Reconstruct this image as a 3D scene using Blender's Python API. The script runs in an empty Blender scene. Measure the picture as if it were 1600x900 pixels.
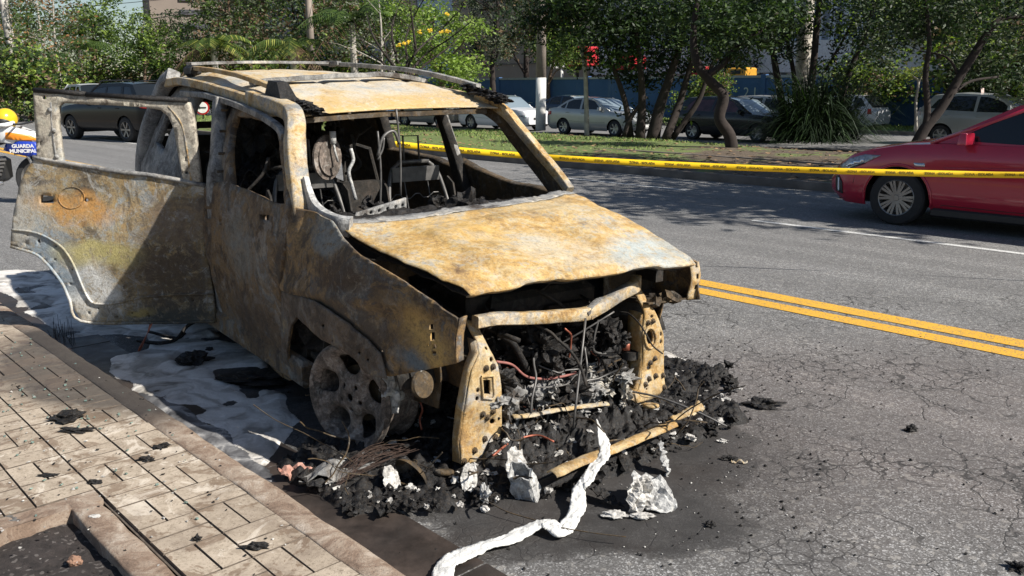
import bpy, math, random
from math import sin, cos, pi, radians, sqrt
from mathutils import Vector, Matrix, noise
from mathutils.geometry import delaunay_2d_cdt
random.seed(7)
C = bpy.context.scene.collection
SC = bpy.context.scene

# ------------------------------------------------------------------ camera
F, H, PIT = 1350.0, 1.58, radians(13.09)
cam = bpy.data.objects.new('camera', bpy.data.cameras.new('camera')); C.objects.link(cam)
cam.location = (0, 0, H); cam.rotation_euler = (pi/2-PIT, 0, 0)
cam.data.sensor_width = 36; cam.data.lens = F/1600*36
cam.data.clip_start = .05; cam.data.clip_end = 3000
SC.camera = cam
# ------------------------------------------------------------------ sky, sun, exposure
SUN_AZ, SUN_EL = radians(114), radians(40)
wd = bpy.data.worlds.new('World'); SC.world = wd; wd.use_nodes = True
nt = wd.node_tree
sky = nt.nodes.new('ShaderNodeTexSky'); sky.sky_type = 'NISHITA'; sky.sun_disc = False
sky.sun_elevation = SUN_EL; sky.sun_rotation = SUN_AZ; sky.air_density = 1.0; sky.dust_density = .6
bg = nt.nodes['Background']; bg.inputs[1].default_value = .06
nt.links.new(sky.outputs[0], bg.inputs[0])
sl = bpy.data.lights.new('sun', 'SUN'); sl.energy = 5.0; sl.angle = radians(.5); sl.color = (1, .95, .87)
so = bpy.data.objects.new('sun', sl); C.objects.link(so)
D = Vector((sin(SUN_AZ)*cos(SUN_EL), cos(SUN_AZ)*cos(SUN_EL), sin(SUN_EL)))
so.rotation_euler = D.to_track_quat('Z', 'Y').to_euler(); so.location = (20, -20, 30)
SC.view_settings.view_transform = 'Standard'; SC.view_settings.look = 'None'
SC.view_settings.exposure = .6; SC.view_settings.gamma = 1
SC.render.engine = 'CYCLES'
SC.cycles.max_bounces = 5; SC.cycles.diffuse_bounces = 2; SC.cycles.glossy_bounces = 2
SC.cycles.transparent_max_bounces = 6; SC.cycles.transmission_bounces = 3

# ------------------------------------------------------------------ frames of reference
AZ = radians(-43.2)
RD = Vector((sin(AZ), cos(AZ), 0)); RN = Vector((cos(AZ), -sin(AZ), 0))
def R(s, t, z=0): return RD*s + RN*t + Vector((0, 0, z))          # road frame: along, across
def rdc(p): return p.x*RD.x+p.y*RD.y, p.x*RN.x+p.y*RN.y
CX, CY, YAW = -.07, 4.16, radians(143.5)                              # the wreck's frame
CF = Vector((sin(YAW), cos(YAW), 0)); CL = Vector((-CF.y, CF.x, 0))
def ray(x, y):
    a = (x-800)/F; b = (450-y)/F; c, s = cos(PIT), sin(PIT)
    return Vector((a, c+b*s, -s+b*c))
def G(x, y, z=0):
    d = ray(x, y); t = (z-H)/d.z; return Vector((0, 0, H))+d*t
def B(x, y, Y):                                                      # a point of the view at world depth Y
    d = ray(x, y); return Vector((0, 0, H))+d*(Y/d.y)
def w2c(p): q = Vector((p.x-CX, p.y-CY, 0)); return Vector((q.dot(CF), q.dot(CL), p.z))
def c2w(u, v, w): return Vector((CX, CY, w))+CF*u+CL*v
def _cr(x, y):
    o = w2c(Vector((0, 0, H))); d = ray(x, y); return o, Vector((d.dot(CF), d.dot(CL), d.z))
def V(x, y, v): o, d = _cr(x, y); return o+d*((v-o.y)/d.y)
def U(x, y, u): o, d = _cr(x, y); return o+d*((u-o.x)/d.x)
def W(x, y, w): return w2c(G(x, y, w))

# ------------------------------------------------------------------ mesh helpers
def tag(o, label=None, cat=None, group=None, kind=None):
    if label: o['label'] = label
    if cat: o['category'] = cat
    if group: o['group'] = group
    if kind: o['kind'] = kind
    return o
def empty(name, loc=(0, 0, 0), rz=0, label=None, cat=None, group=None):
    o = bpy.data.objects.new(name, None); C.objects.link(o); o.location = loc
    o.rotation_euler = (0, 0, rz); o.empty_display_size = .2
    return tag(o, label, cat, group)
class MB:
    def __init__(s): s.v = []; s.f = []; s.m = []; s.cur = 0
    def add(s, vs, fs, M=None):
        b = len(s.v)
        s.v += [tuple(M @ Vector(p)) if M else tuple(p) for p in vs]
        s.f += [tuple(i+b for i in f) for f in fs]; s.m += [s.cur]*len(fs)
        return s
    def box(s, c, d, M=None, bev=0):
        x, y, z = [k/2 for k in d]
        if bev:
            r = bev; pr = []
            for zz, i in ((-z, r), (-z+r, 0), (z-r, 0), (z, r)):
                pr.append([(sx*(x-i), sy*(y-i), zz) for sx, sy in ((-1, -1), (1, -1), (1, 1), (-1, 1))])
            vs = [(c[0]+p[0], c[1]+p[1], c[2]+p[2]) for ring in pr for p in ring]
            fs = [(3, 2, 1, 0), (12, 13, 14, 15)]
            for k in range(3):
                for j in range(4): fs.append((4*k+j, 4*k+(j+1) % 4, 4*k+4+(j+1) % 4, 4*k+4+j))
            return s.add(vs, fs, M)
        vs = [(c[0]+a*x, c[1]+b*y, c[2]+e*z) for a, b, e in ((-1,-1,-1),(1,-1,-1),(1,1,-1),(-1,1,-1),(-1,-1,1),(1,-1,1),(1,1,1),(-1,1,1))]
        return s.add(vs, [(3,2,1,0),(4,5,6,7),(0,1,5,4),(1,2,6,5),(2,3,7,6),(3,0,4,7)], M)
    def tube(s, pts, r, n=8, cap=True, flat=1.0, up=None):
        pts = [Vector(p) for p in pts]; rs = r if isinstance(r, (list, tuple)) else [r]*len(pts)
        vs = []; fs = []; a = None
        for i, p in enumerate(pts):
            t = (pts[min(i+1, len(pts)-1)]-pts[max(i-1, 0)])
            t = t.normalized() if t.length > 1e-9 else Vector((0, 0, 1))
            if up is not None: a = Vector(up)
            elif a is None: a = Vector((0, 0, 1)) if abs(t.z) < .9 else Vector((1, 0, 0))
            a = (a-t*a.dot(t)).normalized(); b = t.cross(a)
            for k in range(n):
                g = 2*pi*k/n + (pi/4 if n == 4 else 0)
                vs.append(p+a*(cos(g)*rs[i])+b*(sin(g)*rs[i]*flat))
        for i in range(len(pts)-1):
            for k in range(n):
                fs.append((i*n+k, i*n+(k+1) % n, (i+1)*n+(k+1) % n, (i+1)*n+k))
        if cap: fs.append(tuple(range(n-1, -1, -1))); fs.append(tuple(range((len(pts)-1)*n, len(pts)*n)))
        return s.add(vs, fs)
    def lathe(s, prof, n=32, M=None):             # prof: (radius, y) round the y axis
        vs = [(r*cos(2*pi*k/n), y, r*sin(2*pi*k/n)) for r, y in prof for k in range(n)]
        fs = [(i*n+k, i*n+(k+1) % n, (i+1)*n+(k+1) % n, (i+1)*n+k) for i in range(len(prof)-1) for k in range(n)]
        return s.add(vs, fs, M)
    def blob(s, c, r, seed=0, rough=.3, n=2, M=None, sc=(1, 1, 1)):
        ico_v, ico_f = ICO[n]
        vs = []
        for p in ico_v:
            k = 1+rough*noise.noise(p*1.7+Vector((seed*3.1, seed, 0)))+rough*.5*noise.noise(p*4.1+Vector((seed, 0, seed)))
            vs.append((c[0]+p.x*r*k*sc[0], c[1]+p.y*r*k*sc[1], c[2]+p.z*r*k*sc[2]))
        return s.add(vs, ico_f, M)
    def grid(s, nu, nv, fn):
        vs = [fn(i/(nu-1), j/(nv-1)) for i in range(nu) for j in range(nv)]
        fs = [(i*nv+j, (i+1)*nv+j, (i+1)*nv+j+1, i*nv+j+1) for i in range(nu-1) for j in range(nv-1)]
        return s.add(vs, fs)
    def build(s, name, mat, parent=None, smooth=False, label=None, thick=0, off=0, auto=None):
        me = bpy.data.meshes.new(name); me.from_pydata(s.v, [], s.f)
        mats = mat if isinstance(mat, (list, tuple)) else [mat]
        for m in mats: me.materials.append(m)
        me.polygons.foreach_set('material_index', s.m)
        if smooth: me.polygons.foreach_set('use_smooth', [True]*len(me.polygons))
        me.validate(); me.update()
        o = bpy.data.objects.new(name, me); C.objects.link(o)
        if auto is not None:
            me.polygons.foreach_set('use_smooth', [True]*len(me.polygons)); me.set_sharp_from_angle(angle=radians(auto))
        if thick:
            md = o.modifiers.new('solid', 'SOLIDIFY'); md.thickness = thick; md.offset = off
        if parent: o.parent = parent
        if label: o['label'] = label
        return o
def _ico():
    t = (1+5**.5)/2
    v = [Vector(p).normalized() for p in [(-1,t,0),(1,t,0),(-1,-t,0),(1,-t,0),(0,-1,t),(0,1,t),(0,-1,-t),(0,1,-t),(t,0,-1),(t,0,1),(-t,0,-1),(-t,0,1)]]
    f = [(0,11,5),(0,5,1),(0,1,7),(0,7,10),(0,10,11),(1,5,9),(5,11,4),(11,10,2),(10,7,6),(7,1,8),(3,9,4),(3,4,2),(3,2,6),(3,6,8),(3,8,9),(4,9,5),(2,4,11),(6,2,10),(8,6,7),(9,8,1)]
    out = {0: (v, f)}
    for k in range(1, 4):
        nv = list(out[k-1][0]); nf = []; c = {}
        def mid(a, b):
            key = (min(a, b), max(a, b))
            if key not in c: nv.append((nv[a]+nv[b]).normalized()); c[key] = len(nv)-1
            return c[key]
        for a, b, d in out[k-1][1]:
            x, y, z = mid(a, b), mid(b, d), mid(d, a); nf += [(a, x, z), (b, y, x), (d, z, y), (x, y, z)]
        out[k] = (nv, nf)
    return out
ICO = _ico()
def inpoly(x, y, P):
    r = False; n = len(P)
    for i in range(n):
        x1, y1 = P[i]; x2, y2 = P[(i+1) % n]
        if (y1 > y) != (y2 > y) and x < (x2-x1)*(y-y1)/(y2-y1)+x1: r = not r
    return r
def smoothpoly(P, it=1, keep=()):
    for _ in range(it):
        Q = []
        for i in range(len(P)):
            a, b = P[i], P[(i+1) % len(P)]
            Q += [(a[0]*.75+b[0]*.25, a[1]*.75+b[1]*.25), (a[0]*.25+b[0]*.75, a[1]*.25+b[1]*.75)]
        P = Q
    return P
def circ(x, y, r, n=10, ry=None): return [(x+r*cos(2*pi*k/n), y+(ry or r)*sin(2*pi*k/n)) for k in range(n)]
def rect(x0, y0, x1, y1): return [(x0, y0), (x1, y0), (x1, y1), (x0, y1)]
def resamp(P, step):
    Q = []
    for i in range(len(P)):
        a, b = P[i], P[(i+1) % len(P)]; L = sqrt((a[0]-b[0])**2+(a[1]-b[1])**2); n = max(1, int(L/step))
        Q += [(a[0]+(b[0]-a[0])*k/n, a[1]+(b[1]-a[1])*k/n) for k in range(n)]
    return Q
def sheet(outline, holes=(), step=.05, fn=None, edge=None):
    """plate with holes: constrained triangulation in 2-D, mapped to 3-D by fn(x,y)"""
    edge = edge or step
    loops = [resamp(outline, edge)]+[resamp(h, min(edge, .04)) for h in holes]
    vs = []; es = []
    for L in loops:
        b = len(vs); vs += [Vector(p) for p in L]; es += [(b+i, b+(i+1) % len(L)) for i in range(len(L))]
    xs = [p[0] for p in outline]; ys = [p[1] for p in outline]
    x = min(xs)+step/2
    while x < max(xs):
        y = min(ys)+step/2
        while y < max(ys):
            jx, jy = x+random.uniform(-.12, .12)*step, y+random.uniform(-.12, .12)*step
            if inpoly(jx, jy, outline) and not any(inpoly(jx, jy, h) for h in holes): vs.append(Vector((jx, jy)))
            y += step
        x += step
    r = delaunay_2d_cdt(vs, es, [], 1, 1e-5)
    ov, of = r[0], r[2]; fs = []
    for f in of:
        cx = sum(ov[i].x for i in f)/len(f); cy = sum(ov[i].y for i in f)/len(f)
        if inpoly(cx, cy, outline) and not any(inpoly(cx, cy, h) for h in holes): fs.append(tuple(f))
    return [fn(p.x, p.y) for p in ov], fs
def curve(pts, n=6):                                 # Catmull-Rom through points
    P = [Vector(p) for p in pts]; P = [P[0]*2-P[1]]+P+[P[-1]*2-P[-2]]; o = []
    for i in range(1, len(P)-2):
        for k in range(n):
            t = k/n; a, b, c, d = P[i-1], P[i], P[i+1], P[i+2]
            o.append(.5*((2*b)+(c-a)*t+(2*a-5*b+4*c-d)*t*t+(3*b-a-3*c+d)*t**3))
    o.append(P[-2]); return o
def lerp(a, b, t): return a+(b-a)*t
def interp(x, T):
    if x <= T[0][0]: return T[0][1]
    for (a, b), (c, d) in zip(T, T[1:]):
        if x <= c: return b+(d-b)*(x-a)/(c-a)
    return T[-1][1]
def sm(x): x = min(1, max(0, x)); return x*x*(3-2*x)
def dup(root, loc, rotz, label=None, group=None, scale=None):
    r = root.copy(); C.objects.link(r); r.location = loc; r.rotation_euler = (0, 0, rotz)
    if scale: r.scale = scale
    if label: r['label'] = label
    if group: r['group'] = group
    for ch in list(root.children):
        c = ch.copy(); C.objects.link(c); c.parent = r
        for g in ch.children:
            d = g.copy(); C.objects.link(d); d.parent = c
    return r

# ------------------------------------------------------------------ materials
class NT:
    def __init__(s, name):
        s.m = bpy.data.materials.new(name); s.m.use_nodes = True; s.t = s.m.node_tree; s.n = s.t.nodes
        s.p = s.n['Principled BSDF']; s.out = s.n['Material Output']
        s.co = s.n.new('ShaderNodeTexCoord').outputs['Object']
    def lk(s, a, b): s.t.links.new(a, b)
    def put(s, sock, v):
        if hasattr(v, 'is_linked') or isinstance(v, bpy.types.NodeSocket): s.lk(v, sock)
        else: sock.default_value = v
    def noise(s, scale, detail=6, rough=.55, dist=0, co=None):
        n = s.n.new('ShaderNodeTexNoise'); n.inputs['Scale'].default_value = scale; n.inputs['Detail'].default_value = detail
        n.inputs['Roughness'].default_value = rough; n.inputs['Distortion'].default_value = dist
        s.lk(co or s.co, n.inputs['Vector']); return n.outputs[0]
    def noisec(s, scale, co=None):
        n = s.n.new('ShaderNodeTexNoise'); n.inputs['Scale'].default_value = scale; n.inputs['Detail'].default_value = 4
        s.lk(co or s.co, n.inputs['Vector']); return n.outputs[1]
    def vor(s, scale, feature='F1', co=None, out=0):
        n = s.n.new('ShaderNodeTexVoronoi'); n.feature = feature; n.inputs['Scale'].default_value = scale
        s.lk(co or s.co, n.inputs['Vector']); return n.outputs[out]
    def ramp(s, fac, stops, interp='LINEAR'):
        n = s.n.new('ShaderNodeValToRGB'); n.color_ramp.interpolation = interp; e = n.color_ramp.elements
        while len(e) < len(stops): e.new(.5)
        for k, (p, c) in zip(e, stops):
            k.position = p; k.color = (c, c, c, 1) if isinstance(c, (int, float)) else (*c, 1)
        s.lk(fac, n.inputs[0]); return n.outputs[0]
    def mix(s, fac, a, b, mode='MIX'):
        n = s.n.new('ShaderNodeMix'); n.data_type = 'RGBA'; n.blend_type = mode
        for sock, v in ((n.inputs[0], fac), (n.inputs[6], a), (n.inputs[7], b)):
            if isinstance(v, bpy.types.NodeSocket): s.lk(v, sock)
            elif isinstance(v, (int, float)): sock.default_value = v if sock.type == 'VALUE' else (v, v, v, 1)
            else: sock.default_value = (*v, 1)
        return n.outputs[2]
    def math(s, op, a, b=0, c=0):
        n = s.n.new('ShaderNodeMath'); n.operation = op
        for sock, v in zip(n.inputs, (a, b, c)):
            if isinstance(v, bpy.types.NodeSocket): s.lk(v, sock)
            else: sock.default_value = v
        return n.outputs[0]
    def mapr(s, co=None, loc=(0, 0, 0), rot=(0, 0, 0), sc=(1, 1, 1)):
        n = s.n.new('ShaderNodeMapping'); n.inputs[1].default_value = loc; n.inputs[2].default_value = rot; n.inputs[3].default_value = sc
        s.lk(co or s.co, n.inputs[0]); return n.outputs[0]
    def sep(s, co=None):
        n = s.n.new('ShaderNodeSeparateXYZ'); s.lk(co or s.co, n.inputs[0]); return n.outputs
    def vmath(s, op, a, b):
        n = s.n.new('ShaderNodeVectorMath'); n.operation = op
        for sock, v in zip(n.inputs, (a, b)):
            if isinstance(v, bpy.types.NodeSocket): s.lk(v, sock)
            else: sock.default_value = v
        return n.outputs[0] if op not in ('LENGTH', 'DISTANCE', 'DOT_PRODUCT') else n.outputs['Value']
    def warp(s, scale, amt, co=None):
        c = s.noisec(scale, co); d = s.vmath('SUBTRACT', c, (.5, .5, .5)); d = s.vmath('MULTIPLY', d, (amt, amt, amt))
        return s.vmath('ADD', co or s.co, d)
    def dist2(s, co, centre, rot, rad):        # length in an ellipse's own units
        # (p-centre) rotated by -rot then divided by the radii
        a = s.vmath('SUBTRACT', co, (centre[0], centre[1], 0))
        b = s.mapr(a, rot=(0, 0, -rot)); b = s.vmath('MULTIPLY', b, (1/rad[0], 1/rad[1], 0))
        return s.vmath('LENGTH', b, (0, 0, 0))
    def bump(s, h, strength=.3, dist=.01, nrm=None):
        n = s.n.new('ShaderNodeBump'); n.inputs['Strength'].default_value = strength; n.inputs['Distance'].default_value = dist
        s.lk(h, n.inputs['Height'])
        if nrm: s.lk(nrm, n.inputs['Normal'])
        s.lk(n.outputs[0], s.p.inputs['Normal']); return n.outputs[0]
    def fin(s, col=None, rough=.6, metal=0, **k):
        if col is not None:
            if isinstance(col, bpy.types.NodeSocket): s.lk(col, s.p.inputs['Base Color'])
            else: s.p.inputs['Base Color'].default_value = (*col, 1)
        s.put(s.p.inputs['Roughness'], rough); s.put(s.p.inputs['Metallic'], metal)
        for a, b in k.items(): s.put(s.p.inputs[a], b)
        return s.m
def plain(name, col, rough=.6, metal=0, var=.15, scale=8, bump=0, **k):
    n = NT(name); f = n.noise(scale, 5)
    c = n.ramp(f, [(.3, tuple(x*(1-var) for x in col)), (.7, tuple(min(1, x*(1+var)) for x in col))])
    if bump: n.bump(n.noise(scale*4, 5), bump, .01)
    return n.fin(c, rough, metal, **k)
def burnt(name, stops, scale=2.2, patches=(), speck=.5, soot=.35, seed=0, ash=.25, fine=60, rough=.8, pits=.35):
    stops = [(.5+(p-.5)*.46, c) for p, c in stops]
    n = NT(name); co = n.mapr(loc=(seed*3.7, seed*1.3, seed*2.1))
    w = n.warp(scale*1.5, .25, co)
    f = n.noise(scale, 12, .68, .8, w)
    c = n.ramp(f, stops)
    g = n.noise(9, 10, .78, .6, co)
    c = n.mix(n.ramp(g, [(.44, 0), (.52, speck)]), c, n.ramp(n.noise(21, 12, .8, .4, n.mapr(co, loc=(2, 7, 1))), stops))
    m = n.ramp(n.noise(scale*1.3, 10, .7, 1.2, n.mapr(co, loc=(5, 9, 2))), [(.53, 0), (.60, soot)])     # soot clouds
    c = n.mix(m, c, (.045, .036, .03))
    a = n.ramp(n.noise(scale*2.2, 12, .72, 1.5, n.mapr(co, loc=(15, 2, 7))), [(.55, 0), (.60, ash)])     # pale ash scale
    c = n.mix(a, c, (.46, .45, .42))
    for (ctr, rad, col, amt) in patches:             # stains that belong to this panel: (centre, radii, colour, strength)
        q = n.vmath('MULTIPLY', n.vmath('SUBTRACT', n.warp(3.5, .35, n.co), ctr), tuple(1/r_ for r_ in rad)); d = n.vmath('LENGTH', q, (0, 0, 0))
        k = n.math('MULTIPLY', n.ramp(d, [(.45, amt), (1, 0)]), n.ramp(n.noise(14, 10, .8, 1, co), [(.42, .30), (.49, 1)]))
        c = n.mix(k, c, col)
    p = n.ramp(n.noise(fine, 6, .8, 0, co), [(.38, 0), (.52, 1)])
    c = n.mix(p, n.mix(pits, c, (.05, .035, .02)), c)
    v = n.ramp(n.noise(34, 10, .85, .3, n.mapr(co, loc=(1, 4, 8))), [(.36, .55), (.46, 1), (.66, 1.0)]); c = n.mix(1, c, v, 'MULTIPLY')
    b = n.mix(.5, n.noise(fine*.8, 8, .8, 0, co), n.noise(9, 8, .7, .5, co))
    n.bump(b, .85, .012)
    return n.fin(c, n.ramp(g, [(.3, rough-.15), (.7, min(1, rough+.1))]), 0.0)
OC = (.43, .255, .085); OC2 = (.54, .39, .19); PALE = (.56, .47, .33); CREAM = (.60, .54, .44); GRY = (.22, .23, .23); BLU = (.26, .31, .33); BRN = (.13, .075, .035); DRK = (.055, .042, .033); OLV = (.30, .26, .12); ORG = (.42, .20, .06)
M = {}
M['hood'] = burnt('burnt_hood', [(.22, (.20, .12, .06)), (.34, (.40, .26, .11)), (.42, (.48, .29, .09)), (.50, (.56, .37, .14)), (.57, (.60, .46, .24)), (.64, (.50, .42, .30)), (.72, (.36, .38, .37)), (.8, PALE)], 2.3, [((.55, .42, .8), (.22, .35, .2), (.42, .47, .47), .9), ((.45, .0, .85), (.3, .2, .2), (.60, .52, .38), .7), ((.1, -.3, .95), (.3, .25, .2), (.58, .36, .10), .6), ((-.1, .35, 1.0), (.3, .3, .2), (.62, .50, .30), .5)], .75, .30, 1, .25, 70)
M['roof'] = burnt('burnt_roof', [(.25, OC), (.38, (.60, .44, .22)), (.46, PALE), (.60, CREAM), (.72, (.46, .45, .41)), (.8, (.36, .40, .40))], 1.6, [((-1.05, 0, 1.5), (.22, 1.2, .3), (.56, .37, .13), .75)], .45, .08, 2, .25, 70, pits=.2)
M['side'] = burnt('burnt_side', [(.25, DRK), (.38, (.09, .055, .03)), (.46, (.17, .11, .06)), (.53, (.27, .17, .075)), (.6, (.17, .13, .095)), (.68, (.17, .175, .17)), (.78, (.28, .23, .17))], 2.6, [((-1.0, -.9, .35), (.5, .3, .2), (.08, .055, .04), .7), ((-1.1, -.9, .75), (.35, .3, .2), (.25, .24, .21), .6)], .6, .75, 3, .28, 80)
M['fender'] = burnt('burnt_fender', [(.25, DRK), (.36, (.09, .055, .03)), (.44, (.22, .14, .06)), (.52, (.34, .21, .085)), (.60, (.15, .105, .07)), (.68, (.12, .14, .15)), (.78, (.40, .34, .25))], 3.2, [((.62, -.8, .62), (.18, .3, .16), (.56, .36, .12), 1), ((.52, -.85, .52), (.12, .3, .09), (.13, .17, .20), .9), ((.1, -.85, .78), (.35, .3, .12), (.075, .045, .025), .95), ((-.1, -.85, .95), (.25, .3, .08), (.28, .30, .29), .7), ((.1, -.9, .62), (.6, .3, .10), (.085, .06, .04), .85)], .45, .8, 4, .2, 90)
M['pillar'] = burnt('burnt_pillar', [(.25, BRN), (.36, OC), (.46, OC2), (.55, PALE), (.65, (.36, .34, .31)), (.75, GRY)], 3.0, (), .6, .3, 6, .3, 80)
M['bracket'] = burnt('burnt_bracket', [(.28, (.32, .19, .07)), (.42, OC), (.54, OC2), (.66, (.52, .42, .27)), (.76, (.40, .38, .35))], 5, (), .55, .25, 7, .3, 90, pits=.3)
M['greymetal'] = burnt('burnt_grey', [(.25, DRK), (.42, (.17, .17, .17)), (.55, (.30, .30, .29)), (.7, (.42, .40, .37)), (.8, CREAM)], 4, (), .5, .4, 8, .35, 80)
HGv = Vector((-1.73, -.885, 0)); DDv = Vector((-.62, -.785, 0)).normalized()
def dp_(s, w): p = HGv+DDv*s; return (p.x, p.y, w)
M['door'] = burnt('burnt_door', [(.25, (.12, .10, .08)), (.37, (.26, .20, .13)), (.44, (.38, .31, .19)), (.50, (.42, .27, .11)), (.56, (.36, .30, .17)), (.62, (.40, .38, .33)), (.70, (.26, .30, .32)), (.8, CREAM)], 3.4,
    [(dp_(.78, .42), (.26, .26, .28), (.78, .77, .73), 1), (dp_(.95, .55), (.22, .22, .3), (.27, .33, .38), .95), (dp_(.62, .62), (.34, .34, .11), (.50, .43, .17), .9), (dp_(.75, .88), (.36, .36, .09), (.52, .27, .08), .95),
     (dp_(1.12, .88), (.22, .22, .25), (.46, .45, .41), .7), (dp_(.20, .42), (.36, .36, .5), (.085, .06, .04), .9), (dp_(.15, .85), (.3, .3, .2), (.17, .12, .08), .75), (dp_(.30, .22), (.4, .4, .13), (.05, .055, .05), .9), (dp_(.45, .26), (.12, .12, .06), (.40, .30, .10), .8)],
    .75, .6, 5, .8, 75)
M['rim'] = burnt('burnt_rim', [(.25, (.05, .042, .035)), (.42, (.11, .09, .075)), (.52, (.19, .15, .125)), (.62, (.30, .24, .20)), (.76, (.42, .38, .34))], 7, (), .6, .5, 9, .3, 90)
M['dark'] = burnt('burnt_dark', [(.25, (.005, .005, .005)), (.5, (.012, .011, .010)), (.65, (.025, .021, .017)), (.8, (.06, .045, .035))], 5, (), .5, .5, 10, .05, 60)
M['darkrust'] = burnt('dark_rust', [(.25, (.02, .016, .012)), (.45, (.055, .038, .02)), (.58, (.12, .075, .03)), (.7, (.07, .06, .05)), (.8, (.2, .17, .13))], 5, (), .5, .5, 11, .12, 70)
M['char'] = burnt('charcoal', [(.25, (.004, .004, .004)), (.5, (.009, .009, .010)), (.68, (.018, .018, .019)), (.8, (.06, .06, .063))], 22, (), .7, .4, 12, .05, 90, .6)
M['char'].node_tree.nodes['Principled BSDF'].inputs['Specular IOR Level'].default_value = .3
M['ashwhite'] = burnt('ash_white', [(.3, (.28, .27, .25)), (.5, (.50, .48, .45)), (.7, (.66, .64, .60))], 9, (), .3, .2, 13, .3, 60, pits=.15)
M['alu'] = burnt('melted_aluminium', [(.3, (.25, .25, .25)), (.5, (.5, .5, .49)), (.7, (.62, .61, .58))], 11, (), .3, .25, 14, .2, 60, .45, pits=.25)
M['palemetal'] = burnt('burnt_pale', [(.25, (.16, .13, .10)), (.42, (.38, .34, .28)), (.55, CREAM), (.68, (.50, .46, .36)), (.8, (.44, .46, .46))], 6, (), .5, .4, 33, .3, 80)
M['flare'] = burnt('burnt_flare', [(.25, DRK), (.42, (.10, .07, .045)), (.52, (.17, .12, .08)), (.62, (.15, .14, .13)), (.8, (.32, .24, .14))], 4, (), .5, .4, 23, .12, 90)
M['copper'] = plain('copper_wire', (.32, .10, .06), .5, .3, .4, 30)
M['steelwire'] = plain('steel_wire', (.13, .125, .12), .5, .5, .4, 20)
# ================================================================== GROUND
def smask(n, f, a, b): return n.ramp(f, [(a, 0), (b, 1)])
def asphalt_mat():
    n = NT('asphalt')
    big = n.noise(.6, 6, .6); mid = n.noise(5, 8, .65); fine = n.noise(150, 4, .7)
    base = n.ramp(big, [(.3, (.155, .149, .140)), (.7, (.21, .20, .19))])
    base = n.mix(.3, base, n.ramp(mid, [(.3, (.11, .105, .10)), (.7, (.21, .20, .19))]))
    st = n.vor(170, out=1); sv = n.ramp(n.sep(st)[0], [(0, .025), (.40, .10), (.75, .19), (.9, .45), (1, .75)])   # aggregate
    base = n.mix(.55, base, sv)
    st2 = n.vor(55, out=1); base = n.mix(n.ramp(n.sep(st2)[1], [(.90, 0), (.93, .5)]), base, (.40, .38, .35))
    # brownish heat and dirt tint right of the wreck
    w = n.warp(1.2, .9); d = n.dist2(w, (1.9, 4.1), 0.3, (2.3, 1.7))
    base = n.mix(n.ramp(d, [(.4, .35), (1, 0)]), base, (.115, .078, .068))
    # fan of old cracks
    wc = n.warp(4.5, .30); e1 = n.vor(3.2, 'DISTANCE_TO_EDGE', wc); e2 = n.vor(8.5, 'DISTANCE_TO_EDGE', n.warp(8, .14))
    cm = n.math('MULTIPLY', n.ramp(e1, [(.0, 1), (.008, .8), (.02, 0)]), n.ramp(n.noise(1.1, 4, .6, 0, n.mapr(loc=(4, 4, 0))), [(.42, 0), (.52, 1)]))
    cm2 = n.math('MULTIPLY', n.ramp(e2, [(.0, 1), (.022, .7), (.045, 0)]), n.ramp(n.noise(1.3, 6, .7, 0, n.mapr(loc=(9, 1, 0))), [(.47, 0), (.58, 1)]))
    near = n.ramp(n.dist2(n.co, (2.4, 4.0), 0, (4.6, 3.3)), [(.75, 1), (1, 0)])
    cm = n.math('MULTIPLY', n.math('MAXIMUM', cm, cm2), near)
    base = n.mix(n.math('MULTIPLY', cm, .92), base, (.018, .016, .015))
    # burn stain round and under the wreck
    w2 = n.warp(2.2, .55); w2 = n.warp(9, .09, w2)
    d1 = n.dist2(w2, (.15, 3.75), .25, (.98, .92)); d2 = n.dist2(w2, (-1.0, 5.4), radians(90+36.5), (2.9, 1.35))
    d3 = n.dist2(w2, (.30, 2.95), .1, (.70, .38))
    dm = n.math('MINIMUM', n.math('MINIMUM', d1, d2), n.math('ADD', d3, .12))
    k = n.ramp(dm, [(.80, 1), (.98, .55), (1.12, 0)])
    k = n.math('MULTIPLY', k, n.ramp(n.noise(7, 8, .7), [(.3, .65), (.6, 1)]))
    base = n.mix(k, base, n.mix(n.ramp(n.noise(2.6, 5), [(.45, 0), (.6, 1)]), (.010, .0095, .0095), (.022, .016, .013)))
    k2 = n.ramp(n.dist2(w2, (.40, 3.5), .3, (1.25, 1.1)), [(.6, .5), (1.05, 0)])
    base = n.mix(k2, base, (.032, .028, .026))
    # tyre-dark streaks along the lanes
    rr = n.mapr(rot=(0, 0, -radians(90+43.2)+pi))
    stk = n.noise(1, 4, .6, 0, n.mapr(rr, sc=(.05, 2.2, 1)))
    base = n.mix(n.ramp(stk, [(.42, .28), (.6, 0)]), base, (.06, .058, .057))
    h = n.mix(.5, fine, n.sep(st)[0]); h = n.mix(cm, h, 0.0)
    n.bump(h, .55, .006)
    return n.fin(base, n.ramp(mid, [(.3, .7), (.7, .92)]), 0)
M['asphalt'] = asphalt_mat()
def ground_poly(name, pts, mat, z=None, kind='structure', parent=None, step=None):
    mb = MB(); mb.add(pts, [tuple(range(len(pts)))]); o = mb.build(name, mat, parent)
    if kind: o['kind'] = kind
    return o
def rquad(s0, s1, t0, t1, z): return [R(s0, t0, z), R(s0, t1, z), R(s1, t1, z), R(s1, t0, z)]
dirt = NT('dry_earth'); f = dirt.noise(.9, 8, .7); g = dirt.noise(30, 6, .7)
dirtc = dirt.mix(.5, dirt.ramp(f, [(.3, (.075, .05, .03)), (.7, (.17, .12, .075))]), dirt.ramp(g, [(.3, (.05, .035, .02)), (.7, (.2, .15, .1))]))
dirt.bump(g, .8, .02); M['dirt'] = dirt.fin(dirtc, .95)
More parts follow.
